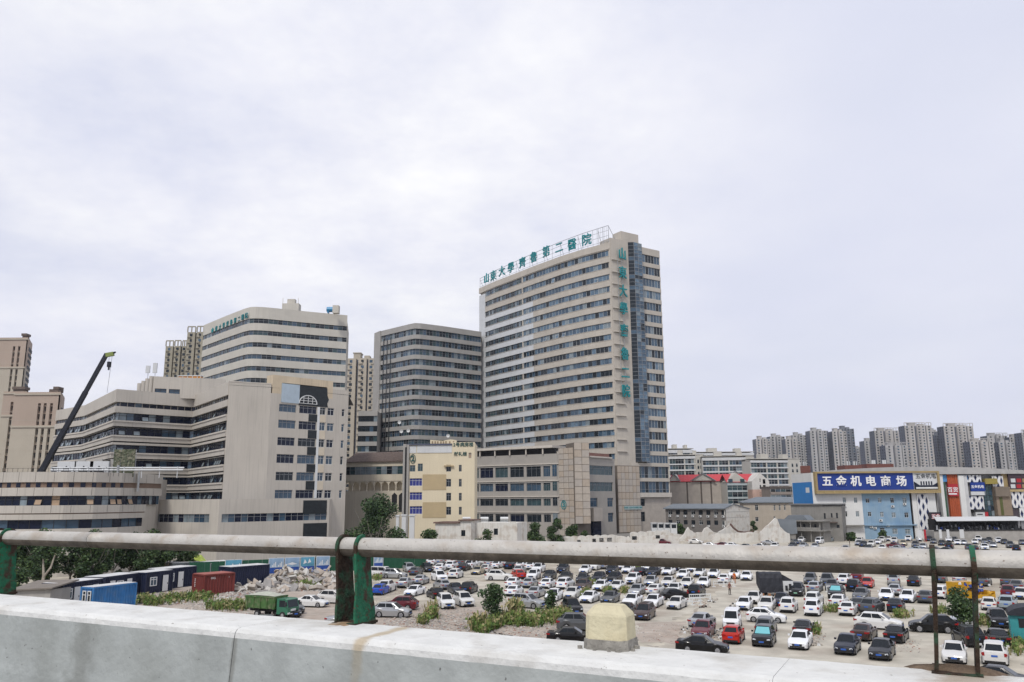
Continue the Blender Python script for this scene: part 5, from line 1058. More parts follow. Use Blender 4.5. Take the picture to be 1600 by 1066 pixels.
s_ = (F.on(1275,750)[0], F.on(1424,750)[0], F.on(1463,750)[0]); b = MB(); b.box(s_[0],s_[1],-1.1,-.9,q[2]+.95,q[3]-t_); F.obj(b, 'sign_board', mat('sign_blue', (.008,.038,.24), .5, var=.1)); b = MB(); b.box(s_[1]+.02,s_[2],-1.1,-.9,q[2]+.95,q[3]-t_); F.obj(b, 'advert_board', white_pan)
wl = mat('white_lettering', (.8,.8,.8), .6, var=0)
for ch, px in zip('五金机电商场', (1290,1312,1334.5,1357.5,1381,1405.5)): x, z_ = F.on(px,753); F.text('character', ch, 3.1, wl, x, z_, y=-1.2, ext=.1, bold=.07)
x, z_ = F.on(1443.5,745.5); F.text('advert_lettering', '五金机电', 1.5, dark_fr, x, z_+.1, y=-1.13, ext=.02, bold=.02)
b = MB(); x0, zb_ = s_[1]+.1, q[2]+.95; x1 = s_[2]-.08; b.slab([(x0,zb_+.02),(x1,zb_+.02),(x1,zb_+2.2),(x1-1.6,zb_+1.3),(x0+1.6,zb_+1.3),(x0,zb_+2.4)], -1.13, -1.103); [b.box(x0+1.9+.75*k,x0+2.3+.75*k,-1.13,-1.103,zb_+1.35,zb_+2.4) for k in range(5)]; F.obj(b, 'advert_print', navyglass); b = MB(); b.box(x0+.5,x1-.3,-1.16,-1.14,zb_+.3,zb_+.75); F.obj(b, 'advert_strip', white_fr)
F2 = Fac(mk, MA+Vector((-.02,16.5,0)), MA+Vector((-.02,0,0))); o = F2.rect(1258.5,1265,762,770); b = MB(); wall_open(b, F2.L, 0, F2.on(1262,753.5)[1], [o], .3); F2.obj(b, 'bright_blue_wall', mat('bright_blue', (.02,.20,.52), .6, var=.06)); F2.win(o, fr=white_fr, cols=1, gl=glass_a, bw=.25)
b = MB(); q = F.rect(1316,1348,820.5,822); b.box(q[0],q[1],-1.5,-.003,q[2],q[3]); F.obj(b, 'door_canopy', og); q = F.rect(1349,1432,820,821); b = MB(); b.box(q[0],q[1],-.6,-.003,q[2],q[3]); F.obj(b, 'ledge', bluew); q = F.rect(1316,1322,826,838); b = MB(); b.box(q[0],q[1],-.06,-.003,0,q[3]); F.obj(b, 'door', mat('door_maroon', (.09,.05,.045), .7))
# lattice screens of curved white blades
lat = mat('lattice_blades', (.72,.72,.72), .5, var=.05); latb = mat('lattice_backing', (.012,.025,.09), .5)
def lattice(F, x0, x1, z0, z1, cw_=.95, ph=3.2, y=-.02, name='lattice_screen'):
    b = MB(); b.box(x0,x1,y-.02,y,z0,z1); o = F.obj(b, 'lattice_backing', latb)
    s = MB(); n = max(2, round((x1-x0)/cw_)); c = (x1-x0)/n; m = max(1, int((z1-z0)/ph*8))
    for i in range(n+1):
        pr = None
        for j in range(m+1):
            z = z0+(z1-z0)*j/m; x = x0+c*i; gp = lambda i_: c*.42*max(0, 1-2.5*abs((((z-z0)/ph+.5*(i_%2))%1)-.5))
            a, d_ = max(x0, x-c*.5+gp(i-1)), min(x1, x+c*.5-gp(i)); cur = ((a, y-.25, z), (d_, y-.25, z))
            if pr: s.poly([pr[0], pr[1], cur[1], cur[0]]); s.poly([pr[0], cur[0], (cur[0][0], y-.02, z), (pr[0][0], y-.02, pr[0][2])]); s.poly([pr[1], (pr[1][0], y-.02, pr[1][2]), (cur[1][0], y-.02, z), cur[1]])
            pr = cur
    put('lattice_blades', s.mesh('lattice_blades', lat), o, stuff=True); return o
q = F.rect(1424,1467,771,829); b = MB(); b.box(q[0],q[1],-.0,.4,0,htm-.3); F.obj(b, 'lattice_wall', hallw); xm_ = q[0]+(q[1]-q[0])*.2; lattice(F, xm_, q[1]-2.2, q[2]+.3, q[3]-.3)
q = F.rect(1449,1471,800.5,826); b = MB(); b.box(q[0],q[1],-.9,-.3,q[2],q[3]); F.obj(b, 'dark_billboard', mat('billboard_black', (.03,.025,.035), .5)); redm = mat('sign_red', (.40,.02,.03), .6)
for k, (u, v) in enumerate(((.2,.55),(.55,.55),(.2,.15),(.55,.15))): b = MB(); b.box(q[0]+(q[1]-q[0])*u,q[0]+(q[1]-q[0])*(u+.28),-.95,-.905,q[2]+(q[3]-q[2])*v,q[2]+(q[3]-q[2])*(v+.34)); F.obj(b, 'red_board_square', redm)
for k, (ch, u, v) in enumerate((('五',.34,.72),('金',.69,.72),('商',.34,.32),('场',.69,.32))): F.text('character', ch, 1.35, wl, q[0]+(q[1]-q[0])*u, q[2]+(q[3]-q[2])*v, y=-.97, ext=.02, bold=.03)
# the striped wing of the market to the right
WA, WB = P(1466,790,240), P(1604,790,240); wg = base('market_wing', 'striped market wing with orange panel, white piers, lattice screens and shop signs', 'market hall', WA); F = Fac(wg, WA, WB); wz = lambda y: F.on(1530,y)[1]; hw_ = wz(737)
b = MB(); b.box(0,F.L,.6,30,0,wz(735)); F.obj(b, 'wall', mat('wing_grey', (.22,.22,.23), .8)); X = lambda px, y=780: F.on(px,y)[0]
def panel(name, p0, p1, y0, y1, m, ya=0.0, yb=.6, zb=None, F=F):
    x0, x1 = F.on(p0,y0)[0], F.on(p1,y0)[0]; b = MB(); b.box(x0,x1,ya,yb,zb if zb is not None else F.on(p0,y1)[1],F.on(p0,y0)[1]); return F.obj(b, name, m)
orange = mat('orange_cladding', (.42,.09,.03), .7, var=.15, scale=2, streak=.4); skyb = mat('sky_blue_panel', (.08,.26,.52), .5)
def ribbed(name, p0, p1, y0, y1, m, F=F, step=.55):
    x0, x1 = F.on(p0,y0)[0], F.on(p1,y0)[0]; z0, z1 = F.on(p0,y1)[1], F.on(p0,y0)[1]; b = MB(); b.box(x0,x1,-.2,.6,z0,z1); x = x0
    while x < x1-.3: b.box(x+.05,x+.3,-.32,-.2,z0,z1); x += step
    return F.obj(b, name, m)
panel('white_pier', 1466, 1471, 742, 815, hallw, -.5); ribbed('orange_panel', 1478.5, 1494.5, 741, 808, orange); panel('white_pier', 1495, 1503.5, 743, 815, hallw, -.6); panel('white_pier', 1504, 1509, 743, 815, mat('pier_pale', (.55,.55,.55), .7), -.45)
for a, c in ((1471,1478.5),(1503.5,1511)):
    panel('blue_panel', a, c, 742.5, 753, skyb, -.1, .6); x0, x1 = X(a), X(c); g = window_band(wg, [(x0,0),(x1,0)], wz(812), wz(753.5), .9, -.3, [glass_a, mat('olive_glass', (.10,.11,.03), .2), mat('green_glass', (.04,.10,.06), .2), glass_d], (3,2,2,1), alu, split=0); g.location = F.loc
    for y in (766,780,795): panel('cross_bar', a+.4, c-.2, y, y+.9, steel, -.25, .0)
panel('roof_fascia', 1466, 1512, 735.5, 741, mat('fascia_dark', (.05,.10,.14), .5), -.3)
for k in range(9): panel('fascia_stripe', 1468+4.8*k, 1469.6+4.8*k, 736.2, 740.5, (goldm, skyb, white_fr)[k%3], -.36, -.305)
def signb(p0, p1, y0, y1, m, txt=None, size=1.0, sub=None, name='shop_sign', F=F):
    o = panel(name, p0, p1, y0, y1, m, -.75, -.35, F=F)
    if txt: x, z_ = F.on((p0+p1)/2,(y0+y1)/2); write('lettering', txt, size, wl, o, (x, -.78, z_), ext=.02, bold=.02)
    return o
signb(1479,1494,756.5,775.5, redm, '百货', 1.6); panel('sign_strip', 1480, 1493, 771, 773, wl, -.8, -.755)
signb(1514,1536,754,768, MATS['sign_blue'], '五金机电', .95); panel('sign_strip', 1515, 1536, 768.3, 774, white_pan, -.7, -.35)
x0, x1 = X(1512.5), X(1536); lattice(F, x0, x1, wz(753.5), wz(742.5), 1.0, 2.6); lattice(F, x0, x1, wz(796), wz(775), 1.0, 2.6)
panel('shop_fascia', 1519, 1541, 797.5, 800, dark_fr, -.9); panel('shop_sign', 1522, 1536, 800, 809, white_pan, -.8); panel('shop_sign', 1536, 1541, 799, 809, redm, -.85); panel('sign_strip', 1524.5, 1533, 803, 804.5, dark_fr, -.86, -.805)
panel('ochre_box', 1536, 1555, 748, 756.5, mat('ochre_board', (.30,.24,.06), .7), -1.0); x0, x1 = X(1537), X(1551)
for i in range(6): g = window_band(wg, [(x0,0),(x1,0)], wz(766+8*i), wz(758.5+8*i), .9, -.1, GL, (2,1,1,5), dark_fr, split=0); g.location = F.loc
panel('tan_tower', 1551, 1574, 761, 806, mat('taupe_stone', (.26,.20,.145), .8, var=.1), -1.2); panel('tan_tower_head', 1549, 1571, 761.5, 776, mat('taupe_dark', (.19,.155,.12), .8), -1.9, -1.21); panel('tower_glass', 1557.5, 1562, 777, 805, mat('olive_glass', (.10,.11,.03), .2), -1.25, -1.205)
x0, x1 = X(1553), X(1570); lattice(F, x0, x1, wz(760.5), wz(744), 1.1, 3.2, y=-.1); panel('gold_corner', 1564, 1573, 737, 762, goldm, .0); panel('gold_frame', 1571, 1604, 765, 768.5, MATS['gold_trim'], -.7); panel('dark_board', 1573, 1604, 741, 765, mat('maroon_board', (.055,.035,.045), .6), -.6)
for k in range(6): panel('board_square', 1577+9*(k%3), 1584+9*(k%3), 748+9*(k//3), 754+9*(k//3), (white_pan, redm, goldm)[k%3], -.66, -.605)
x0, x1 = X(1572), F.L; lattice(F, x0, x1, wz(794), wz(769), 1.0, 3.0); lattice(F, X(1590), F.L, wz(812), wz(794.5), 1.0, 3.0); panel('dark_shopfront', 1573, 1590, 796, 812, mat('shop_dark', (.06,.045,.055), .6), -.3)
panel('gold_edge', 1562, 1604, 736, 739.5, goldm, -.4)
# canopy and platform with goods in front of the wing
CA, CB = P(1466,815,224), P(1606,815,224); cp = base('platform_canopy', 'long white sheet canopy over a dark loading platform on a grey concrete wall', 'canopy', CA); F = Fac(cp, CA, CB); z_ = lambda y: F.on(1530,y)[1]
b = MB(); zt_ = z_(811.5); b.poly([(-1,-1,zt_-.3),(F.L,-1,zt_-.3),(F.L,5,zt_+.6),(1.5,5,zt_+.6)]); b.poly([(-1,-1,zt_-.45),(F.L,-1,zt_-.45),(F.L,-1,zt_-.3),(-1,-1,zt_-.3)]); b.poly([(-1,-1,zt_-.31),(1.5,5,zt_+.59),(1.5,5,zt_+.4),(-1,-1,zt_-.45)]); F.obj(b, 'canopy_sheet', white_pan)
zp = z_(829); b = MB(); b.box(-1.5,F.L,0,5.5,0,zp); F.obj(b, 'platform', conc); b = MB(); [b.box(x,x+.12,-.0,.12,zp,zt_-.2) for x in [3.2*k for k in range(9)]]; b.box(-.5,F.L,4.5,4.7,zp,zt_); b.box(-1.5,F.L,-.15,-.003,zp-.1,zp+.25); F.obj(b, 'canopy_frame', dark)
b = MB(); rr = random.Random(11)
for k in range(120):
    x = rr.uniform(0,F.L-1); y = rr.uniform(.3,3.5); h = rr.uniform(.5,1.5); s0 = rr.uniform(.25,.7); m = rr.choices((0,1,2,3),(8,2,1,1))[0]
    b.tube((x,y,zp+.05),(x,y,zp+h),s0*.55,s0*.4,6,m) if k % 3 else b.box(x,x+s0,y,y+s0,zp+.01,zp+h*.7,m)
tag(b.obj('stacked_goods', [dark_fr, steel, MATS['sign_blue'], white_fr], None, loc=(CA.x,CA.y,0), stuff=True), 'dark jumble of goods stored on the platform under the white canopy', 'goods')
for px, m, w_ in ((1437.5,white_pan,8),(1470,white_pan,4),(1482,white_pan,4),(1503.5,white_pan,6.5),(1446,redm,3)):
    q = P(px,838,221); b = MB(); W_ = w_*221/FPX/2; b.box(-W_,W_,0,.08,.9,3.2); [b.box(x-.05,x+.05,.09,.18,0,3.2) for x in (-W_*.8,W_*.8)]; tag(b.obj('notice_board', [m], None, loc=tuple(q.xy)+(0,)), '%s notice board standing before the market hall, %s from the left' % (('white','red')[m is redm], {1437.5:'first',1446:'second',1470:'third',1482:'fourth',1503.5:'fifth'}[px]), 'notice board', 'notice boards before the market hall')
# ------------------------------------------------------------------ small white huts below the cream building
A, B = P(680,830,172), P(736,830,170); t = base('white_hut', 'low whitewashed hut with a rusty roof edge below the cream ward building', 'hut', A); F = Fac(t, A, B); q = F.rect(720.5,727,828.5,838); xx = F.on(719,830)[0]; h1, h2 = F.on(700,818)[1], F.on(727,814)[1]
b = MB(); b.box(0,xx,0,6,0,h1); wall_open(b, F.L, 0, h2, [q], .2, x0=xx); shell(b, F.L, 6, 0, h2, x0=xx, m=0, mr=0, parapet=0); F.obj(b, 'wall', whitewall); F.win(q, fr=dark_fr, gl=glass_a); b = MB(); b.box(-.3,xx,-.4,6.2,h1+.002,h1+.3); b.box(xx-.3,F.L+.3,-.4,6.2,h2+.002,h2+.25); F.obj(b, 'roof', mat('rusty_roof', (.17,.11,.09), .9, var=.3))
A, B = P(739,830,173), P(808,830,170); t = base('white_hut', 'long low white hut with one dark window right of the cream ward building', 'hut', A); F = Fac(t, A, B); q = F.rect(771.5,778,826,836); h1 = F.on(780,817)[1]; b = MB(); wall_open(b, F.L, 0, h1, [q], .2); shell(b, F.L, 7, 0, h1, 0, 0, parapet=0); b.box(F.L-1.6,F.L-.2,-.12,-.003,0,h1+.25); F.obj(b, 'wall', whitewall); F.win(q, fr=dark_fr, gl=glass_a)
for i, px in enumerate((729,757,788)):
    q = P(px,811.5,176); t = base('solar_heater', 'white roof water heater above the low huts, %s of three' % ('left','middle','right')[i], 'water heater', q); t.location.z = q.z-.3; b = MB(); b.tube((-.85,0,.5),(.85,0,.5),.3,.3,10); b.obj('tank', white_fr, t); b = MB(); [b.bar((x,0,.4),(x,-.7,-.6),.06) for x in [-.7+.2*k for k in range(8)]]; b.bar((-.8,.2,.3),(-.8,.2,-1.6),.06); b.bar((.8,.2,.3),(.8,.2,-1.6),.06); b.obj('rack', steel, t)
t = base('gate_pillars', 'pair of tall pale grey pillars beside the round bush', 'pillars', P(630,830,168)); q0 = P(630,830,168)
for px0, px1, yt in ((618.5,623,807),(627.5,634,806),(639.5,647,806.5)): xa, xb_ = P(px0,820,168).x-q0.x, P(px1,820,168).x-q0.x; b = MB(); b.box(xa,xb_,0,1,0,P(px0,yt,168).z); b.box(xa-.15,xb_+.15,-.15,1.15,P(px0,yt,168).z,P(px0,yt,168).z+.25); b.obj('pillar', white_pan, t)
# ------------------------------------------------------------------ vegetation
leaf = [mat('leaf_dark', (.030,.062,.022), .6, var=.3, scale=3), mat('leaf_mid', (.05,.095,.028), .6, var=.3, scale=3), mat('leaf_light', (.085,.13,.04), .6, var=.3, scale=3)]
weedm = [mat('weed_green', (.085,.15,.03), .8, var=.3, scale=3), mat('weed_olive', (.16,.20,.05), .8, var=.3, scale=3), mat('weed_dry', (.30,.26,.13), .9, var=.3, scale=3)]
bark = mat('plane_bark', (.26,.235,.20), .9, var=.35, scale=3)
def foliage(name, clumps, n, size, seed, mats=leaf, w=(5,4,2), flat=.0):
    rr = random.Random(seed); b = MB(); tot = sum(r**2 for *_, r in clumps)
    for cx, cy, cz, r in clumps:
        bias = rr.choice((0,0,1))
        for _ in range(int(n*r*r/tot)):
            d = Vector((rr.gauss(0,1), rr.gauss(0,1), rr.gauss(0,1))).normalized()*r*(rr.random()**.45); d.z *= .8
            c = Vector((cx,cy,cz))+d; s = size*rr.uniform(.55,1.3)
            u = Vector((rr.gauss(0,1), rr.gauss(0,1), rr.gauss(0,.6))).normalized(); v = u.orthogonal(); v.rotate(Matrix.Rotation(rr.uniform(0,2*PI),3,u)); v.normalize()
            m = rr.choices((0,1,2), (w[0], w[1], w[2]+bias*2))[0]
            b.poly([c-u*s*.5, c+v*s*.33+u*s*.05, c+u*s*.55, c-v*s*.33], m)
    return b.mesh(name, mats)
def tree_meshes(seed, h, rw, n, size, trunk_h, kind='round', w=(5,4,2)):
    rr = random.Random(seed); cl = []; t = MB(); r0 = h*.028
    top = Vector((rr.uniform(-.2,.2), rr.uniform(-.2,.2), trunk_h)); t.tube((0,0,-.1), top, r0, r0*.75, 8)
    for k in range(6):
        a = 2*PI*k/6+rr.uniform(-.4,.4); e = top+Vector((math.cos(a)*rw*.5, math.sin(a)*rw*.5, (h-trunk_h)*rr.uniform(.3,.65))); t.tube(top-Vector((0,0,.1)), e, r0*.55, r0*.18, 6)
        t.tube(e, e+Vector((math.cos(a)*rw*.2, math.sin(a)*rw*.2, (h-trunk_h)*.2)), r0*.18, r0*.07, 5)
    for k in range(15 if kind == 'round' else 20):
        a = rr.uniform(0,2*PI); q = rr.random()**.5; zz = trunk_h*.75+(h-trunk_h*.75)*rr.random(); env = math.sin(PI*min(1,max(.05,(zz-trunk_h*.6)/(h-trunk_h*.6)*.9+.08)))**.6
        cl.append((math.cos(a)*rw*q*env*.8, math.sin(a)*rw*q*env*.8, zz*.93, rw*rr.uniform(.22,.40)))
    cl.append((0,0,trunk_h+(h-trunk_h)*.45,rw*.5))
    return foliage('crown', cl, n, size, seed, w=w), t.mesh('trunk', bark)
def plant(name, label, cat, loc, ms, rz=0.0, s=1.0, group=None):
    t = thing(name, label, cat, tuple(loc), rz, group); c = put('crown', ms[0], t); k = put('trunk', ms[1], t); c.scale = k.scale = (s,s,s); return t
T1 = tree_meshes(1, 7.4, 3.5, 4600, .42, 2.2); T2 = tree_meshes(2, 7.2, 3.2, 4400, .42, 1.7, w=(6,3,1)); T3 = tree_meshes(3, 6.8, 3.0, 4200, .40, 1.3, w=(7,3,1))
row = [(28,119,T2,'small leafy tree at the far left beside the rusty rail post'),(68,117,T1,'plane tree with a pale forked trunk at the left below the rail'),(112,124,T3,'dark tree right of the forked plane tree below the rail'),(146,120,T1,'tree with two pale leaning stems over the navy cabins'),(178,127,T2,'dense dark tree behind the second navy cabin roof'),(205,131,T3,'dark tree in the middle of the left tree row'),(232,128,T1,'broad dark tree left of the yellow tarpaulin'),(258,131,T2,'dark tree second from the right of the left tree row'),(288,134,T3,'rightmost dark tree of the row behind the site cabins')]
for i, (px, d, ms, l_) in enumerate(row): q = P(px, 880, d); plant('tree', l_, 'tree', (q.x,q.y,0), ms, rnd.uniform(0,6), rnd.uniform(.92,1.08), 'street trees behind the site cabins')
# the pale forked stem
q = P(66,905,112); b = MB(); b.tube((0,0,-.1),(.15,0,2.2),.22,.19,8); b.tube((.15,0,2.1),(-.25,.1,4.6),.17,.1,7); b.tube((.15,0,2.1),(1.0,-.1,3.3),.16,.13,7); b.tube((1.0,-.1,3.2),(1.45,0,5.2),.13,.08,7)
t = thing('tree', 'bare forked pale trunk with a thin crown at the left below the rail', 'tree', (q.x,q.y,0)); b.obj('trunk', mat('pale_bark', (.42,.37,.30), .9, var=.3, scale=3), t); put('crown', foliage('crown', [(-.5,.2,5.4,1.3),(1.6,.3,5.6,1.2),(.5,.5,6.2,1.2),(-1.6,.4,4.2,1.1)], 900, .4, 9), t)
big = tree_meshes(5, 13.2, 5.6, 11000, .42, 3.0, 'big', w=(7,4,1)); q = P(584,880,150); plant('tree', 'large dark green tree between the beige block and the cream building', 'tree', (q.x,q.y,0), big)
def bush_mesh(seed, h, rw, n, size, w=(4,4,2), mats=leaf):
    rr = random.Random(seed); cl = [(rr.uniform(-.5,.5)*rw, rr.uniform(-.5,.5)*rw, h*rr.uniform(.14,.82), rw*rr.uniform(.34,.55)) for _ in range(11)]; t = MB()
    for k in range(5): a = 2*PI*k/5; t.tube((0,0,-.05),(math.cos(a)*rw*.4,math.sin(a)*rw*.4,h*.6),.06,.02,5)
    return foliage('crown', cl, n, size, seed, mats, w), t.mesh('trunk', bark)
for px, py, d, h, rw, l_ in ((664,862,163,7.9,3.3,'round bright green bush in front of the cream ward building'),(754,862,166,7.9,2.6,'bright green bush between the two low white huts'),(812,850,185,7.0,2.2,'small dark bush right of the long white hut'),(840,848,200,7.0,3.0,'wide green shrub left of the tiled pylon'),(868,848,205,9.0,2.4,'upright dark green shrub below the number three emblem'),(893,846,210,6.0,2.2,'low green shrub at the pylon corner'),(915,842,222,4.6,1.4,'small shrub beside the blue glazed entrance'),(1064,826,255,4.4,1.8,'dark green bush in front of the brick office'),(1178,838,240,6.0,1.4,'dark bush at the white gable end of the brick office'),(1330,838,228,2.6,1.8,'low dark bush before the white wall of the market hall'),(1377,838,228,2.8,1.8,'low green bush before the blue wall of the market hall'),(1500,960,76,4.6,1.7,'young leafy tree between the two right rail posts'),(20,900,108,3.8,2.4,'bush at the left edge behind the grey hut')):
    q = P(px, py, d); plant('shrub', l_, 'shrub', (q.x,q.y,0), bush_mesh(int(px), h, rw, 2800, .46 if d > 90 else .25))
for px, py, h, rw, l_ in ((767,972,4.2,1.75,'big leafy bush growing from the gravel left of the silver crossover'),(862,962,2.9,.9,'slim broad leaved shrub growing before the white saloon row')):
    q = G(px, py); plant('shrub', l_, 'shrub', (q.x,q.y,0), bush_mesh(int(px), h, rw, 1900 if rw > 1 else 900, .27, (7,4,1)))
def weeds(name, label, spots, n, h, seed, w=(3,3,2)):
    rr = random.Random(seed); b = MB()
    for _ in range(n):
        px, py, sx, sy = rr.choice(spots); q = G(px+rr.gauss(0,sx*.5), py+rr.gauss(0,sy*.5)); hh = h*rr.uniform(.25,1.25); m = rr.choices((0,1,2), w)[0]
        for k in range(4):
            a = rr.uniform(0,2*PI); l_ = hh*rr.uniform(.15,.5); wv = Vector((-math.sin(a),math.cos(a),0))*hh*.045; t0 = q+Vector((math.cos(a)*.05,math.sin(a)*.05,-.02)); t1 = q+Vector((math.cos(a)*l_,math.sin(a)*l_,hh*rr.uniform(.6,1.0)))
            b.poly([t0-wv, t0+wv, t1+wv*.6, t1-wv*.6], m)
            if k < 3: c = q+(t1-q)*rr.uniform(.3,1.0); u = Vector((rr.uniform(-1,1),rr.uniform(-1,1),rr.uniform(-.3,.6)))*hh*.34; v = u.orthogonal()*.8; b.poly([c-u*.5,c+v*.5,c+u*.5,c-v*.5], m)
    return tag(b.obj(name, weedm, None, stuff=True), label, 'weeds')
weeds('weeds', 'rank green weeds on the gravel between the big bush and the dark cars', [(800,972,26,8),(830,974,26,8),(860,968,24,8),(880,965,14,6),(772,980,12,5),(752,985,14,5)], 900, 1.0, 21)
weeds('weeds', 'tall dry weeds in front of the silver crossover', [(806,960,10,5),(750,984,10,4),(675,962,7,6)], 200, 1.5, 22, (1,2,6))
weeds('weeds', 'green weeds along the gravel below the red container', [(240,944,22,4),(275,938,24,5),(310,936,22,4),(345,950,24,5),(375,950,18,5),(225,940,10,3)], 900, .9, 23, (4,3,2))
weeds('weeds', 'weeds sprouting among the rubble and along the kerbs of the lot', [(455,905,20,5),(480,915,16,5),(590,905,8,3),(676,965,10,4),(660,974,8,3),(1272,990,9,4),(1300,955,12,3),(1410,964,14,3),(1465,958,14,4),(1540,974,14,5),(1590,1000,20,12),(1590,1015,20,8),(925,912,12,3),(1000,890,6,3),(950,925,9,3),(915,930,8,3),(975,925,8,3),(975,878,10,4)], 1500, .8, 24)
# ------------------------------------------------------------------ gravel and rubble
stm = [mat('stone_pale', (.40,.36,.31), .9, var=.2, scale=2), mat('stone_grey', (.29,.275,.26), .9, var=.2, scale=2), mat('stone_red', (.30,.19,.15), .9, var=.2, scale=2), mat('stone_white', (.52,.50,.46), .9, var=.1)]
def rock(b, c, s, rr, m):
    base = len(b.v); k = 5; ax = rr.uniform(0,PI); up_ = Vector((rr.uniform(-.5,.5),rr.uniform(-.5,.5),1)).normalized(); u = up_.orthogonal().normalized(); v = up_.cross(u)
    for lv, z in ((1.0,-.3),(.75,.45)):
        for i in range(k): a = ax+2*PI*i/k; r = s*lv*rr.uniform(.6,1.1); b.v.append(tuple(c+u*(r*math.cos(a))+v*(r*math.sin(a)*.8)+up_*(s*z)))
    for i in range(k): b.f.append((base+i, base+(i+1)%k, base+k+(i+1)%k, base+k+i)); b.m.append(m)
    b.f.append(tuple(base+k+i for i in range(k))); b.m.append(m)
def gravel(label, polys, n, s0, s1, seed, w=(6,4,2,1)):
    rr = random.Random(seed); b = MB()
    for _ in range(n):
        x0, x1, y0, y1 = rr.choice(polys); q = G(rr.uniform(x0,x1), rr.uniform(y0,y1)); rock(b, q, rr.uniform(s0,s1)*rr.random()**.5, rr, rr.choices(range(4), w)[0])
    return tag(b.obj('gravel', stm, None, stuff=True), label, 'gravel')
gravel('loose rubble gravel in front of the parked cars left of the anchor block', [(625,760,958,990),(650,770,952,992),(740,905,978,1000),(600,700,966,985)], 4200, .05,.22, 31)
gravel('pale gravel between the containers and the parapet', [(205,420,935,962),(300,430,925,955),(220,300,925,945)], 3200, .06,.26, 32, (6,2,1,3))
gravel('brick and stone scraps on the bare ground of the parking lot', [(520,640,925,960),(590,640,918,930),(985,1060,975,1003),(1075,1120,985,1000),(1250,1290,990,1000),(1300,1360,945,960),(1390,1440,1000,1020),(1150,1165,950,958),(1080,1110,936,950)], 1500, .04,.16, 33, (5,3,4,2))
gravel('crushed rubble mounds behind the green truck', [(345,530,898,925),(400,530,892,915),(340,440,915,935)], 6000, .08,.42, 34, (5,4,2,3))
sr = random.Random(41); slabs = []
for k in range(6):
    b = MB(); pts = []; n = sr.choice((4,5,6))
    for i in range(n): a = 2*PI*i/n+sr.uniform(-.3,.3); pts.append((math.cos(a)*sr.uniform(.7,1.3), math.sin(a)*sr.uniform(.5,1.0)))
    b.prism(pts, -.16, .16, 0); slabs.append([b.mesh('rubble_block', m) for m in (stm[0], stm[1], stm[3], mat('stone_tan', (.40,.34,.28), .9, var=.2, scale=2))])
for k in range(190):
    px, py = sr.choice(((sr.uniform(385,530), sr.uniform(893,922)),(sr.uniform(355,450), sr.uniform(905,928)),(sr.uniform(440,525), sr.uniform(895,925)))); q = G(px, py); hgt = max(0, 1.6*math.exp(-((px-450)/70)**2)*math.exp(-((py-907)/12)**2))
    o = put('rubble_block', sr.choice(sr.choice(slabs)), None, (q.x, q.y, .15+hgt*sr.random()), (sr.uniform(-.9,.9), sr.uniform(-.9,.9), sr.uniform(0,6))); s = sr.uniform(.35,1.15); o.scale = (s, s*sr.uniform(.6,1), s*sr.uniform(.6,1.6)); tag(o, 'jagged broken concrete slab in the rubble heap behind the green truck', 'concrete slab', 'broken slabs in the rubble heap')
# ------------------------------------------------------------------ site fence with posters
fgreen = mat('fence_green', (.012,.085,.045), .5, var=.12, scale=1)
FA_, FB_ = P(296,893,131), P(666,880,150); fn = base('site_fence', 'green sheet metal site fence with blue posters behind the rubble', 'fence', FA_); F = Fac(fn, FA_, FB_); n = int(F.L/2.2)
shm = None
for i in range(n):
    if shm is None: b = MB(); b.box(0,F.L/n-.03,0,.04,.05,2.5); [b.box(.1+.35*k,.22+.35*k,-.04,-.001,.06,2.49) for k in range(6)]; shm = b.mesh('fence_panel', fgreen)
    put('fence_panel', shm, fn, tuple(F.at(i*F.L/n,0)), (0,0,F.rz))
    if i % 3 == 0: b = MB(); b.box(-.06,.06,.05,.17,0,2.75); o = b.obj('fence_post', fgreen, fn); o.location = F.at(i*F.L/n,0); o.rotation_euler = (0,0,F.rz)
skyp = mat('poster_sky', (.26,.38,.52), .5, var=.25, scale=.9); bluep = mat('poster_blue', (.02,.07,.30), .5, var=.25, scale=1.2); seap = mat('poster_sea', (.10,.30,.42), .5, var=.3, scale=1.1)
for i, (a, c, m1, l_) in enumerate(((351,377.5,seap,'wide pale sea coloured poster on the green fence left of the rubble'),(419,443,skyp,'blue poster with a city skyline, left of the four together on the fence'),(444,467.5,skyp,'blue poster with a spread wing shape, second of the four on the fence'),(468.5,491,seap,'blue poster with white birds shape, third of the four on the fence'),(493,514.5,skyp,'blue poster, rightmost of the four together on the fence'),(583,598,skyp,'blue poster right of the green rail post'))):
    x0, x1 = F.on(a,885)[0], F.on(c,885)[0]; t = base('fence_poster', l_, 'poster', Vector((*(F.at(x0,0,-.2)+fn.location).xy,0))); t.rotation_euler = (0,0,F.rz); W_ = x1-x0; b = MB(); b.box(0,W_,-.04,.04,.15,2.7); b.obj('board', white_pan, t); b = MB(); b.box(.08,W_-.08,-.06,-.041,1.15,2.62); b.obj('picture', m1, t); b = MB(); b.box(.08,W_-.08,-.06,-.041,.23,1.14); b.obj('caption_band', bluep, t)
    b = MB()
    if i == 2: b.slab([(W_*.15,1.6),(W_*.5,1.45),(W_*.85,1.6),(W_*.5,1.9)], -.075, -.062)
    elif i == 3: b.slab([(W_*.2,1.5),(W_*.45,1.75),(W_*.3,2.3)], -.075, -.062); b.slab([(W_*.5,1.6),(W_*.75,1.8),(W_*.62,2.4)], -.075, -.062)
    else: [b.box(W_*(.12+.1*k),W_*(.18+.1*k),-.075,-.062,1.2,1.3+.25*((k*5)%4)) for k in range(8)]
    b.box(W_*.55,W_*.9,-.075,-.062,.4,.55); b.obj('print', white_fr, t)
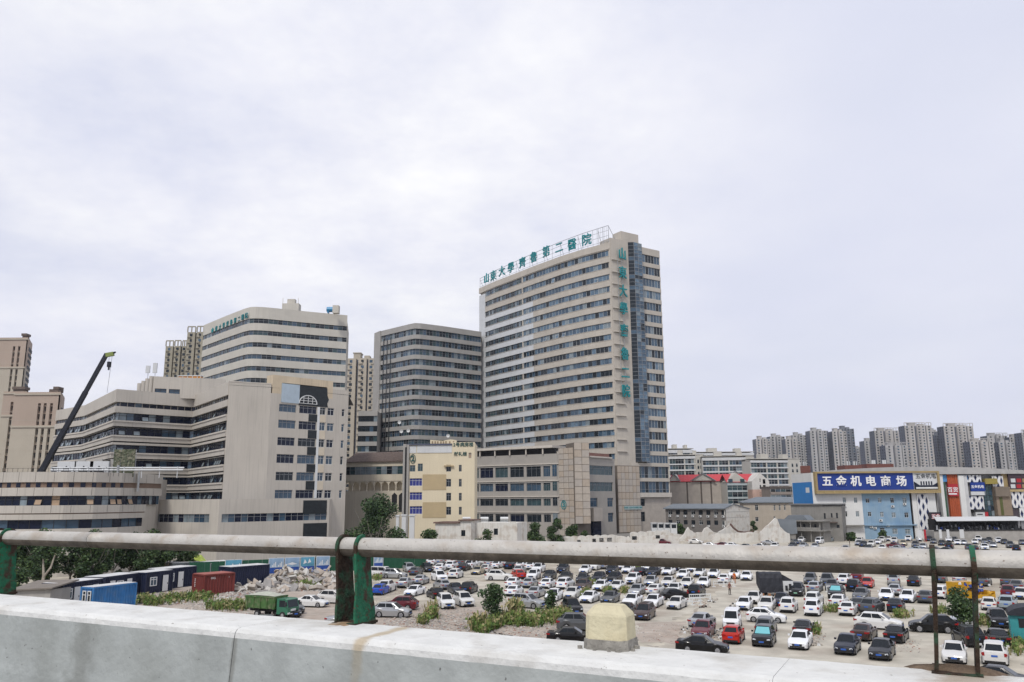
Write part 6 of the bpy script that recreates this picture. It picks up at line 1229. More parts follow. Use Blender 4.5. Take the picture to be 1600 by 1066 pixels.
# ------------------------------------------------------------------ containers and site cabins
def corr(b, p0, p1, z0, z1, m, dep=.07, step=.36):
    p0 = Vector(p0); p1 = Vector(p1); d = p1-p0; L_ = d.length; d.normalize(); n_ = Vector((d.y,-d.x,0)); k = max(2, int(L_/step)); pts = []
    for i in range(k):
        for u, o in ((0,0),(.25,0),(.4,-dep),(.85,-dep)): pts.append(p0+d*(L_*(i+u)/k)+n_*o)
    pts.append(p1)
    for a, c in zip(pts, pts[1:]): b.poly([(a.x,a.y,z0),(c.x,c.y,z0),(c.x,c.y,z1),(a.x,a.y,z1)], m)
def container(name, label, px, py, ang, L_, W_, H_, body, roof, wins=(), doors=(), endwins=(), group=None, cat='container', trim=None):
    """corner nearest the camera at the pixel; long side runs along ang (degrees from the view axis, clockwise), short end to the left"""
    q = G(px, py); t = thing(name, label, cat, (q.x, q.y, 0), 0, group); a = R(ang); u = Vector((math.sin(a), math.cos(a), 0)); e = Vector((-math.cos(a), math.sin(a), 0)); z = Vector((0,0,1))
    b = MB(); c0, c1, c2, c3 = Vector((0,0,0)), u*L_, u*L_+e*W_, e*W_
    corr(b, c0+u*.12, c1-u*.12, .15, H_-.15, 0); corr(b, c3-e*.12, c0+e*.12, .15, H_-.15, 0); corr(b, c1+e*.12, c2-e*.12, .15, H_-.15, 0); corr(b, c2-u*.12, c3+u*.12, .15, H_-.15, 0); b.obj('wall', body, t)
    f = MB()
    for c in (c0,c1,c2,c3): f.bar(c+z*.0, c+z*H_, .16, .16)
    for a_, c_ in ((c0,c1),(c1,c2),(c2,c3),(c3,c0)): f.bar(a_+z*.08, c_+z*.08, .15, .16); f.bar(a_+z*(H_-.08), c_+z*(H_-.08), .15, .16)
    f.obj('edge_frame', trim or body, t)
    r = MB(); r.v += [tuple(p+z*(H_+.01)) for p in (c0,c1,c2,c3)]+[tuple(p+z*(H_+.05)) for p in (c0,c1,c2,c3)]; r.f += [(3,2,1,0),(4,5,6,7),(0,1,5,4),(1,2,6,5),(2,3,7,6),(3,0,4,7)]; r.m += [0]*6; r.obj('roof', roof, t)
    rz = math.atan2(u.y,u.x); nn = Vector((u.y,-u.x,0))
    for s, w_, zb, h_ in wins: o = window(t, 0,0, w_, h_, y=0, rz=rz, fr=white_fr, gl=glass_b, cols=2, bw=.11); o.location = u*s+nn*.1+z*zb
    for s, w_ in doors: d = MB(); d.box(0,w_,-.06,.0,.12,2.2); d.box(w_-.18,w_-.1,-.1,-.061,1.0,1.2,1); o = d.obj('door', [white_fr, dark_fr], t, loc=tuple(u*s+nn*.06), rot=(0,0,rz))
    rz2 = math.atan2(-e.y,-e.x); n2 = Vector((-u.x,-u.y,0))
    for s, w_, zb, h_ in endwins: o = window(t, 0,0, w_, h_, y=0, rz=rz2, fr=white_fr, gl=glass_a, cols=1, bw=.09); o.location = e*(W_-s)+n2*.1+z*zb
    return t, u, e
navyc = mat('cabin_navy', (.010,.016,.045), .45, var=.15, scale=1); wroof = mat('cabin_white_roof', (.62,.62,.61), .6, var=.08, scale=.6, dirt=(.4,.38,.36), dirt_amt=.4, dscale=.8)
greyc = mat('cabin_grey', (.17,.19,.20), .6, var=.12, scale=1); bluec_ = mat('container_blue', (.03,.17,.42), .55, var=.2, scale=.9, streak=.45, dirt=(.12,.2,.3), dirt_amt=.5, dscale=1.2); redc = mat('container_red', (.16,.028,.022), .6, var=.14, scale=.9, streak=.3)
gc = 'navy site cabins with white roofs'; wn = (1.15,.95,1.15)
container('site_cabin', 'nearest navy site cabin with a grey end wall beside the grey hut', 95, 951, 15, 6.2, 2.9, 2.75, navyc, wroof, [(.3,)+wn,(2.6,)+wn,], [(1.7,.85),(4.6,.85)], (), gc, 'site cabin')
container('site_cabin', 'navy site cabin just behind the blue container', 160, 938, 15, 6.0, 3.0, 2.75, navyc, wroof, [(2.2,)+wn], [(1.0,.85),(4.0,.85)], (), gc, 'site cabin')
container('site_cabin', 'navy cabin with a window and white door right of the blue container', 226, 929, 22, 4.6, 3.0, 2.75, navyc, wroof, [(.7,)+wn], [(2.9,.9)], (), gc, 'site cabin')
container('site_cabin', 'navy cabin with a window and white door left of the red container', 253, 922, 24, 6.0, 3.0, 2.75, navyc, wroof, [(.8,)+wn], [(2.7,.9)], (), gc, 'site cabin')
container('site_cabin', 'longest navy cabin right of the red container with one small end window', 359, 918, 38, 6.4, 2.9, 2.75, navyc, wroof, (), (), [(.5,1.1,.95,1.2)], gc, 'site cabin')
container('site_cabin', 'pale grey flat cabin behind the red container', 328, 903, 40, 4.5, 4.0, 2.3, greyc, wroof, (), (), (), None, 'site cabin')
container('site_cabin', 'pale grey flat cabin in the middle behind the navy cabins', 268, 905, 40, 4.5, 4.0, 2.4, greyc, wroof, (), (), (), None, 'site cabin')
container('shipping_container', 'bright blue corrugated container with two end windows near the parapet', 143, 956, 24, 5.8, 1.9, 2.6, bluec_, wroof, (), (), [(.3,.55,.7,1.5),(1.1,.55,.7,1.5)])
t, u, e = container('shipping_container', 'dark red corrugated shipping container among the weeds', 318, 931, 42, 4.2, 3.1, 2.6, redc, mat('container_red_roof', (.33,.10,.08), .6, var=.1), (), (), ())
for s, s2 in ((1.2,.35),(3.4,.25)): o = write('container_lettering', 'OCL' if s < 2 else '1', s2, wl, t, tuple(u*s+Vector((u.y,-u.x,0))*.04+Vector((0,0,2.1))), math.atan2(u.y,u.x), ext=.01)
for k in range(5): b = MB(); b.box(0,.16,-.02,.0,0,.12); o = b.obj('container_marking', wl, t, loc=tuple(e*2.5+Vector((-u.x,-u.y,0))*.03+Vector((0,0,1.0+.22*k))), rot=(0,0,math.atan2(-e.y,-e.x)))
q = G(60,954); t = thing('grey_hut', 'grey hut with a sloping brown roof at the far left above the parapet', 'hut', (q.x,q.y,0), R(-14)); b = MB(); b.box(-3.6,1.4,0,3.0,0,2.3); b.obj('wall', conc, t); b = MB(); b.poly([(-3.9,-.4,2.25),(1.9,-.4,2.55),(1.9,3.6,3.1),(-3.9,3.6,2.9)]); b.poly([(-3.9,-.4,2.1),(1.9,-.4,2.4),(1.9,-.4,2.55),(-3.9,-.4,2.25)]); b.poly([(1.9,-.4,2.4),(1.9,3.6,2.95),(1.9,3.6,3.1),(1.9,-.4,2.55)]); b.obj('roof', mat('brown_felt', (.20,.175,.15), .9, var=.15), t)
q = G(300,893); b = MB(); b.slab([(-2.6,0),(2.6,0),(2.2,1.6),(1.2,2.7),(-.3,3.0),(-1.8,2.4),(-2.5,1.2)], -.8, .8); tag(b.obj('tarpaulin_stack', mat('lime_tarp', (.42,.52,.10), .6, var=.3, scale=1), None, loc=(q.x,q.y,0)), 'lime and white tarpaulin covered stack left of the green fence', 'tarpaulin')
# ------------------------------------------------------------------ green tipper truck
q = G(450,966); tk = thing('dump_truck', 'green tipper truck with a covered load behind the parapet', 'truck', (q.x,q.y,0), R(-26))
gr1 = mat('tipper_green', (.055,.13,.035), .7, var=.25, scale=1.5, streak=.4, dirt=(.2,.19,.12), dirt_amt=.6, dscale=2); gr2 = mat('cab_green', (.025,.15,.085), .4, var=.15, scale=1, coat=.3)
# local: x forward (front at +x)
tk.scale = (.82,.82,.82)
b = MB(); b.slab([(-6.0,1.15),(-1.3,1.15),(-1.2,2.55),(-6.3,2.55)], -1.15, 1.15, 0); [b.box(x,x+.12,-1.24,1.24,1.1,2.6) for x in (-5.9,-4.8,-3.7,-2.6,-1.5)]; b.box(-6.3,-1.2,-1.25,1.25,2.5,2.66); b.obj('tipper_body', gr1, tk)
b = MB()
for i in range(8):
    for j in range(5): x, y = -6.1+i*.6, -1.1+j*.44; h = lambda a, c: 2.68+.45*math.sin(PI*(a+6.1)/4.9)*math.cos(c*1.1)**2; b.poly([(x,y,h(x,y)),(x+.6,y,h(x+.6,y)),(x+.6,y+.44,h(x+.6,y+.44)),(x,y+.44,h(x,y+.44))])
b.obj('load_cover', mat('pale_tarp', (.42,.43,.36), .8, var=.15, scale=2), tk)
b = MB(); b.slab([(-1.0,.55),(.75,.55),(.8,1.35),(.55,2.35),(.3,2.45),(-1.0,2.45)], -1.05, 1.05); b.obj('cab', gr2, tk)
b = MB(); b.poly([(.815,-.92,1.42),(.815,.92,1.42),(.585,.9,2.28),(.585,-.9,2.28)]); b.obj('windscreen', glass_a, tk)
for y in (-1.06,1.06): b = MB(); b.poly([(-.6,y,1.45),(.45,y,1.45),(.35,y,2.25),(-.6,y,2.25)]); b.obj('side_window', glass_a, tk)
b = MB(); b.box(.76,.84,-1.0,1.0,.6,.8); b.box(.78,.83,-.45,.45,.95,1.2); b.obj('bumper', white_fr, tk); b = MB(); b.box(-6,-1,-.45,.45,.7,1.1); b.obj('chassis', dark, tk)
for x in (0,-4.2): 
    for y in (-.95,.95): b = MB(); b.tube((x,y-.16,.45),(x,y+.16,.45),.45,.45,16); b.tube((x,y-.17 if y<0 else y+.17,.45),(x,y-.18 if y<0 else y+.18,.45),.24,.24,10,1); b.obj('wheel', [dark, steel], tk)
for y in (-1.25,1.25): b = MB(); b.box(.55,.7,y-.12,y+.12,1.6,2.1); b.obj('mirror', dark_fr, tk)
# ------------------------------------------------------------------ cars
def paint(name, c, metal=0.0, rough=.28): return mat('paint_'+name, c, rough, metal, var=0, coat=.22, spec=.25)
PAINT = {'white': paint('white', (.74,.745,.75)), 'silver': paint('silver', (.42,.43,.44), .55), 'grey': paint('grey', (.10,.105,.11), .3), 'black': paint('black', (.006,.006,.007)), 'navy': paint('navy', (.008,.011,.022)),
 'red': paint('red', (.42,.022,.012)), 'maroon': paint('maroon', (.11,.014,.022)), 'brown': paint('brown', (.06,.036,.032), .3), 'blue': paint('blue', (.015,.07,.38)), 'beige': paint('beige', (.42,.37,.27), .3), 'pale blue': paint('pale_blue', (.33,.39,.42), .4), 'yellow': paint('yellow', (.55,.30,.02))}
cglass = mat('car_glass', (.008,.011,.014), .08, var=0, spec=.32); tyre = mat('tyre', (.015,.015,.016), .85, var=0); rim = mat('wheel_rim', (.33,.33,.34), .4, .5, var=0); lampm = mat('headlamp', (.55,.57,.58), .15, .2, var=0, spec=.7); tailm = mat('tail_lamp', (.28,.012,.012), .25, var=0); trimm = mat('black_trim', (.014,.014,.015), .6, var=0); platem = mat('blue_number_plate', (.03,.11,.42), .4, var=0); plateg = mat('green_number_plate', (.25,.5,.35), .4, var=0)
KIND = {   # L, W, H, wheel radius, wheelbase front/rear axle u, top line (u,z), glasshouse: base front u,z / roof front u / roof rear u / base rear u,z, roof z
 'saloon': dict(L=4.75, W=1.82, H=1.46, r=.32, ax=(.90,3.62), top=[(0,.58),(.06,.68),(.25,.76),(.7,.85),(1.25,.94),(1.6,.96),(3.9,1.0),(4.25,1.04),(4.62,1.03),(4.72,.9),(4.75,.62)], g=(1.25,.93,2.05,3.2,4.12,1.03)),
 'SUV': dict(L=4.62, W=1.87, H=1.70, r=.36, ax=(.90,3.58), top=[(0,.66),(.05,.82),(.25,.92),(.7,1.02),(1.15,1.08),(1.6,1.1),(4.0,1.15),(4.4,1.16),(4.55,1.1),(4.6,.9),(4.62,.66)], g=(1.12,1.07,1.92,3.75,4.5,1.15)),
 'hatchback': dict(L=4.1, W=1.74, H=1.50, r=.31, ax=(.80,3.32), top=[(0,.58),(.05,.70),(.25,.80),(.65,.90),(1.05,.98),(1.4,1.0),(3.6,1.04),(3.9,1.06),(4.03,1.0),(4.08,.85),(4.1,.6)], g=(1.02,.97,1.85,3.3,3.98,1.05)),
 'people carrier': dict(L=4.85, W=1.85, H=1.72, r=.33, ax=(.95,3.85), top=[(0,.6),(.05,.74),(.3,.86),(.7,.98),(1.0,1.06),(1.4,1.1),(4.4,1.12),(4.7,1.12),(4.8,1.0),(4.84,.8),(4.85,.6)], g=(.95,1.05,1.95,4.3,4.76,1.11)),
 'van': dict(L=4.5, W=1.70, H=1.92, r=.30, ax=(.65,3.35), top=[(0,.6),(.04,.82),(.2,.98),(.5,1.08),(.7,1.12),(1.0,1.14),(4.2,1.16),(4.4,1.16),(4.46,1.05),(4.49,.8),(4.5,.55)], g=(.52,1.09,1.15,4.25,4.46,1.15)),
}
def lerp1(t, x):
    for (a, p), (b, q) in zip(t, t[1:]):
        if x <= b: return p+(q-p)*(x-a)/max(b-a,1e-6)
    return t[-1][1]
def car_parts(kind):
    k = KIND[kind]; L_, W_, H_, r = k['L'], k['W'], k['H'], k['r']; hw = W_/2; out = {}; Y = lambda u: u-L_/2
    us = sorted(set([0,.03,.1,.22,.4] + [a+d for a in k['ax'] for d in (-r*1.17,-r*1.12,-r*.9,-r*.55,0,r*.55,r*.9,r*1.12,r*1.17)] + [L_-.4,L_-.2,L_-.08,L_-.03,L_] + [u for u, _ in k['top']] + [L_*.5, L_*.43]))
    plan = [(0,.74),(.03,.82),(.1,.89),(.25,.955),(.6,.99),(1.0,1),(L_-.9,1),(L_-.4,.975),(L_-.15,.93),(L_-.04,.87),(L_,.80)]
    b = MB(); prev = None; first = None
    def low(u):
        z = .2+ .06*max(0, 1-u/.3) + .06*max(0, 1-(L_-u)/.3)
        for a in k['ax']:
            d = abs(u-a)
            if d < r*1.13: z = max(z, r+math.sqrt(max(0,(r*1.13)**2-d*d))-.01)
        return z
    for u in us:
        zt = lerp1(k['top'], u); w_ = hw*lerp1(plan, u); zl = min(low(u), zt-.06); y = Y(u); row = []
        for fx, fz in ((0,1.0),(.55,.995),(.84,.965),(.95,.90),(1.0,.66),(.985,.42),(.96,0)):
            row.append((w_*fx, y, zl+(zt-zl)*fz + (.025 if fx == 0 and u < k['g'][0]+.3 else 0)))
        ring = [(-x, yy, z) for x, yy, z in row[:0:-1]] + row; base = len(b.v); b.v += ring; n = len(ring)
        if prev is not None:
            for i in range(n-1): b.f.append((prev+i, prev+i+1, base+i+1, base+i)); b.m.append(0)
        else: b.f.append(tuple(base+n-1-i for i in range(n))); b.m.append(0)
        prev = base
    b.f.append(tuple(prev+i for i in range(n))); b.m.append(0)
    b.box(-hw*.80,hw*.80,Y(.12),Y(L_-.12),.22,.62,1); b.box(-hw*.62,hw*.62,Y(.5),Y(L_-.5),.12,.24,1)  # lower black box added to deepen the contact shade under the car
    uf, zf_, rf, rr_, ub, zb = k['g']; wb, wt = hw*.90, hw*(.70 if kind != 'van' else .80); zr = H_-.055
    # glasshouse frustum: lower ring sits inside the body top
    lo = [(-wb*.93,Y(uf),zf_-.04),(wb*.93,Y(uf),zf_-.04),(wb,Y(uf+.55),lerp1(k['top'],uf+.55)-.05),(wb,Y(ub-.45),lerp1(k['top'],ub-.45)-.05),(wb*.88,Y(ub),zb-.04),(-wb*.88,Y(ub),zb-.04),(-wb,Y(ub-.45),lerp1(k['top'],ub-.45)-.05),(-wb,Y(uf+.55),lerp1(k['top'],uf+.55)-.05)]
    hi = [(-wt*.92,Y(rf),zr),(wt*.92,Y(rf),zr),(wt,Y(rf+.25),zr+.01),(wt,Y(rr_-.1),zr+.01),(wt*.92,Y(rr_),zr-.01),(-wt*.92,Y(rr_),zr-.01),(-wt,Y(rr_-.1),zr+.01),(-wt,Y(rf+.25),zr+.01)]
    base = len(b.v); b.v += lo+hi; sx = .6; b.v += [(x*sx, y*.9+ (Y((rf+rr_)/2))*.1, H_) for x, y, z in hi]
    for i in range(8):
        j = (i+1) % 8; b.f.append((base+i, base+j, base+8+j, base+8+i)); b.m.append(0); b.f.append((base+8+i, base+8+j, base+16+j, base+16+i)); b.m.append(0)
    b.f.append(tuple(base+16+i for i in range(8))); b.m.append(0); out['body'] = b
    def quad(pl, s0, s1, t0, t1, off):
        """patch on the bilinear face pl = (lo0, lo1, hi1, hi0), pushed out"""
        p = [Vector(q) for q in pl]; f = lambda s, t: (p[0].lerp(p[1], s)).lerp(p[3].lerp(p[2], s), t); nn = (p[1]-p[0]).cross(p[3]-p[0]).normalized()*off
        return [f(s0,t0)+nn, f(s1,t0)+nn, f(s1,t1)+nn, f(s0,t1)+nn]
    g = MB(); g.poly(quad((lo[0],lo[1],hi[1],hi[0]), .05,.95,.10,.95,.012)); out['windscreen'] = g
    g = MB(); g.poly(quad((lo[4],lo[5],hi[5],hi[4]), .07,.93,.14,.92,.012)); out['rear_window'] = g
    for nm, ix in (('R',(2,3)),('L',(6,7))):
        pl = (lo[ix[0]],lo[ix[1]],hi[ix[1]],hi[ix[0]]); mid = .47; g = MB()
        for s0, s1 in (((.02,mid-.015),(mid+.015,.97)) if nm == 'R' else ((.03,1-mid-.015),(1-mid+.015,.98))): g.poly(quad(pl, s0, s1, .2, .93, .012))
        f_ = (lo[1],lo[2],hi[2],hi[1]) if nm == 'R' else (lo[7],lo[0],hi[0],hi[7]); q = quad(f_, *((.35,.98) if nm == 'R' else (.02,.65)), .28, .9, .012); g.poly([q[0],q[1],q[2]] if nm == 'R' else [q[0],q[1],q[3]])
        if kind in ('SUV','people carrier','hatchback','van'):
            f_ = (lo[3],lo[4],hi[4],hi[3]) if nm == 'R' else (lo[5],lo[6],hi[6],hi[5]); g.poly(quad(f_, .1,.8,.3,.88,.012))
        out['side_window'+nm] = g
    zh = lerp1(k['top'], .1); tall = kind != 'saloon' and kind != 'hatchback'
    for s in (-1, 1):
        x = s*hw; g = MB(); z0 = zh-.10
        g.poly([(x*.50,Y(-.004),z0-.07),(x*.80,Y(.03),z0-.06),(x*.93,Y(.26),z0+.02),(x*.92,Y(.30),z0+.09),(x*.76,Y(.07),z0+.06),(x*.52,Y(.015),z0+.02)]); g.v = [(vx+s*.012, vy-.012, vz) for vx, vy, vz in g.v]; out['headlight'+str(s)] = g
        g = MB(); zt_ = zb-.24 if kind != 'saloon' else .86
        if tall: g.box(min(x*.72,x*.9),max(x*.72,x*.9),Y(L_-.10),Y(L_+.012),zt_-.12,zt_+.14)
        else: g.box(min(x*.5,x*.84),max(x*.5,x*.84),Y(L_-.10),Y(L_+.014),zt_-.08,zt_+.07)
        g.box(min(x*.86,x*.965),max(x*.86,x*.965),Y(L_-.34),Y(L_-.09),zt_-.06,zt_+.07); out['tail_light'+str(s)] = g
        g = MB(); zm = zf_+.08; ym = Y(uf+.62); g.box(min(x*.93,x*1.14),max(x*.93,x*1.14),ym-.05,ym+.10,zm,zm+.15); out['mirror'+str(s)] = g
    g = MB(); zg = zh-.16; g.slab([(-hw*.46,zg-.12),(hw*.46,zg-.12),(hw*.5,zg+.06),(-hw*.5,zg+.06)], Y(-.02), Y(.12)); g.box(-hw*.72,hw*.72,Y(-.012),Y(.12),.27,.40); out['grille'] = g
    g = MB(); g.box(-hw*.78,hw*.78,Y(L_-.12),Y(L_+.012),.26,.42); out['rear_bumper_trim'] = g
    g = MB(); g.box(-.22,.22,Y(-.045),Y(-.022),.45,.58); out['front_plate'] = g
    g = MB(); zp = .80 if tall else .66; g.box(-.22,.22,Y(L_+.014),Y(L_+.03),zp-.07,zp+.07); out['rear_plate'] = g
    w_ = MB(); w_.tube((-.10,0,0),(.10,0,0), r, r, 20, 0)
    for s in (-1,1):
        w_.tube((s*.098,0,0),(s*.106,0,0), r*.68, r*.64, 14, 1)
        for q in range(5): a = 2*PI*q/5; w_.bar((s*.109,0,0),(s*.109,math.cos(a)*r*.6,math.sin(a)*r*.6),.07,.012,2)
    out['wheel'] = w_; return out
CARP = {}; CARM = {}; CARF = {}
def paint_slot(o, m, i=0): o.material_slots[i].link = 'OBJECT'; o.material_slots[i].material = m
def make_car(kind, col, loc, rz, near, green=False, shade=False):
    k = KIND[kind]
    if kind not in CARP: CARP[kind] = car_parts(kind)
    pr = CARP[kind]; pm = PAINT[col] if col != 'white' else rnd.choice((PAINT['white'], PAINT['white'], paint('pearl', (.66,.66,.645)), paint('dusty_white', (.60,.59,.565))))
    nm = 'parked_van' if kind == 'van' else 'parked_car'
    if not near:
        if kind not in CARF:
            b = MB(); mats = [PAINT['white'], trimm, cglass, lampm, tailm, platem, tyre, rim]
            def add(src, mp, off=(0,0,0)):
                n = len(b.v); b.v += [(v[0]+off[0], v[1]+off[1], v[2]+off[2]) for v in src.v]; b.f += [tuple(i+n for i in f) for f in src.f]; b.m += [mp[m] for m in src.m]
            add(pr['body'], [0,1])
            for q in pr:
                if 'window' in q or q == 'windscreen': add(pr[q], [2])
                elif q.startswith('headlight'): add(pr[q], [3])
                elif q.startswith('tail'): add(pr[q], [4])
                elif 'plate' in q: add(pr[q], [5])
                elif q in ('grille','rear_bumper_trim'): add(pr[q], [1])
                elif q.startswith('mirror'): add(pr[q], [0])
            for a in k['ax']:
                for s in (-1,1): add(pr['wheel'], [6,7,7], (s*(k['W']/2-.11), a-k['L']/2, k['r']))
            CARF[kind] = b.mesh('parked_car', mats)
        o = put(nm, CARF[kind], None, tuple(loc), (0,0,rz)); paint_slot(o, pm); return o
    t = put(nm, None, None, tuple(loc), (0,0,rz))
    def part(name, key, mats, p=None):
        kk = (kind, key)
        if kk not in CARM: CARM[kk] = pr[key].mesh(name, mats)
        o = put(name, CARM[kk], t, p or (0,0,0)); return o
    paint_slot(part('body', 'body', [PAINT['white'], trimm]), pm)
    o = part('windscreen', 'windscreen', [cglass])
    if shade: paint_slot(o, mat('cyan_sunshade', (.20,.55,.58), .3, .3, var=.1))
    part('rear_window', 'rear_window', [cglass])
    for s in 'RL': part('side_window', 'side_window'+s, [cglass])
    for s in ('-1','1'):
        part('headlight', 'headlight'+s, [lampm]); part('tail_light', 'tail_light'+s, [tailm]); paint_slot(part('mirror', 'mirror'+s, [PAINT['white']]), pm)
    part('grille', 'grille', [trimm]); part('bumper_trim', 'rear_bumper_trim', [trimm])
    for q in ('front_plate','rear_plate'):
        o = part('number_plate', q, [platem])
        if green: paint_slot(o, plateg)
    for a in k['ax']:
        for s in (-1,1): part('wheel', 'wheel', [tyre, rim, rim], (s*(k['W']/2-.11), a-k['L']/2, k['r']))
    return t
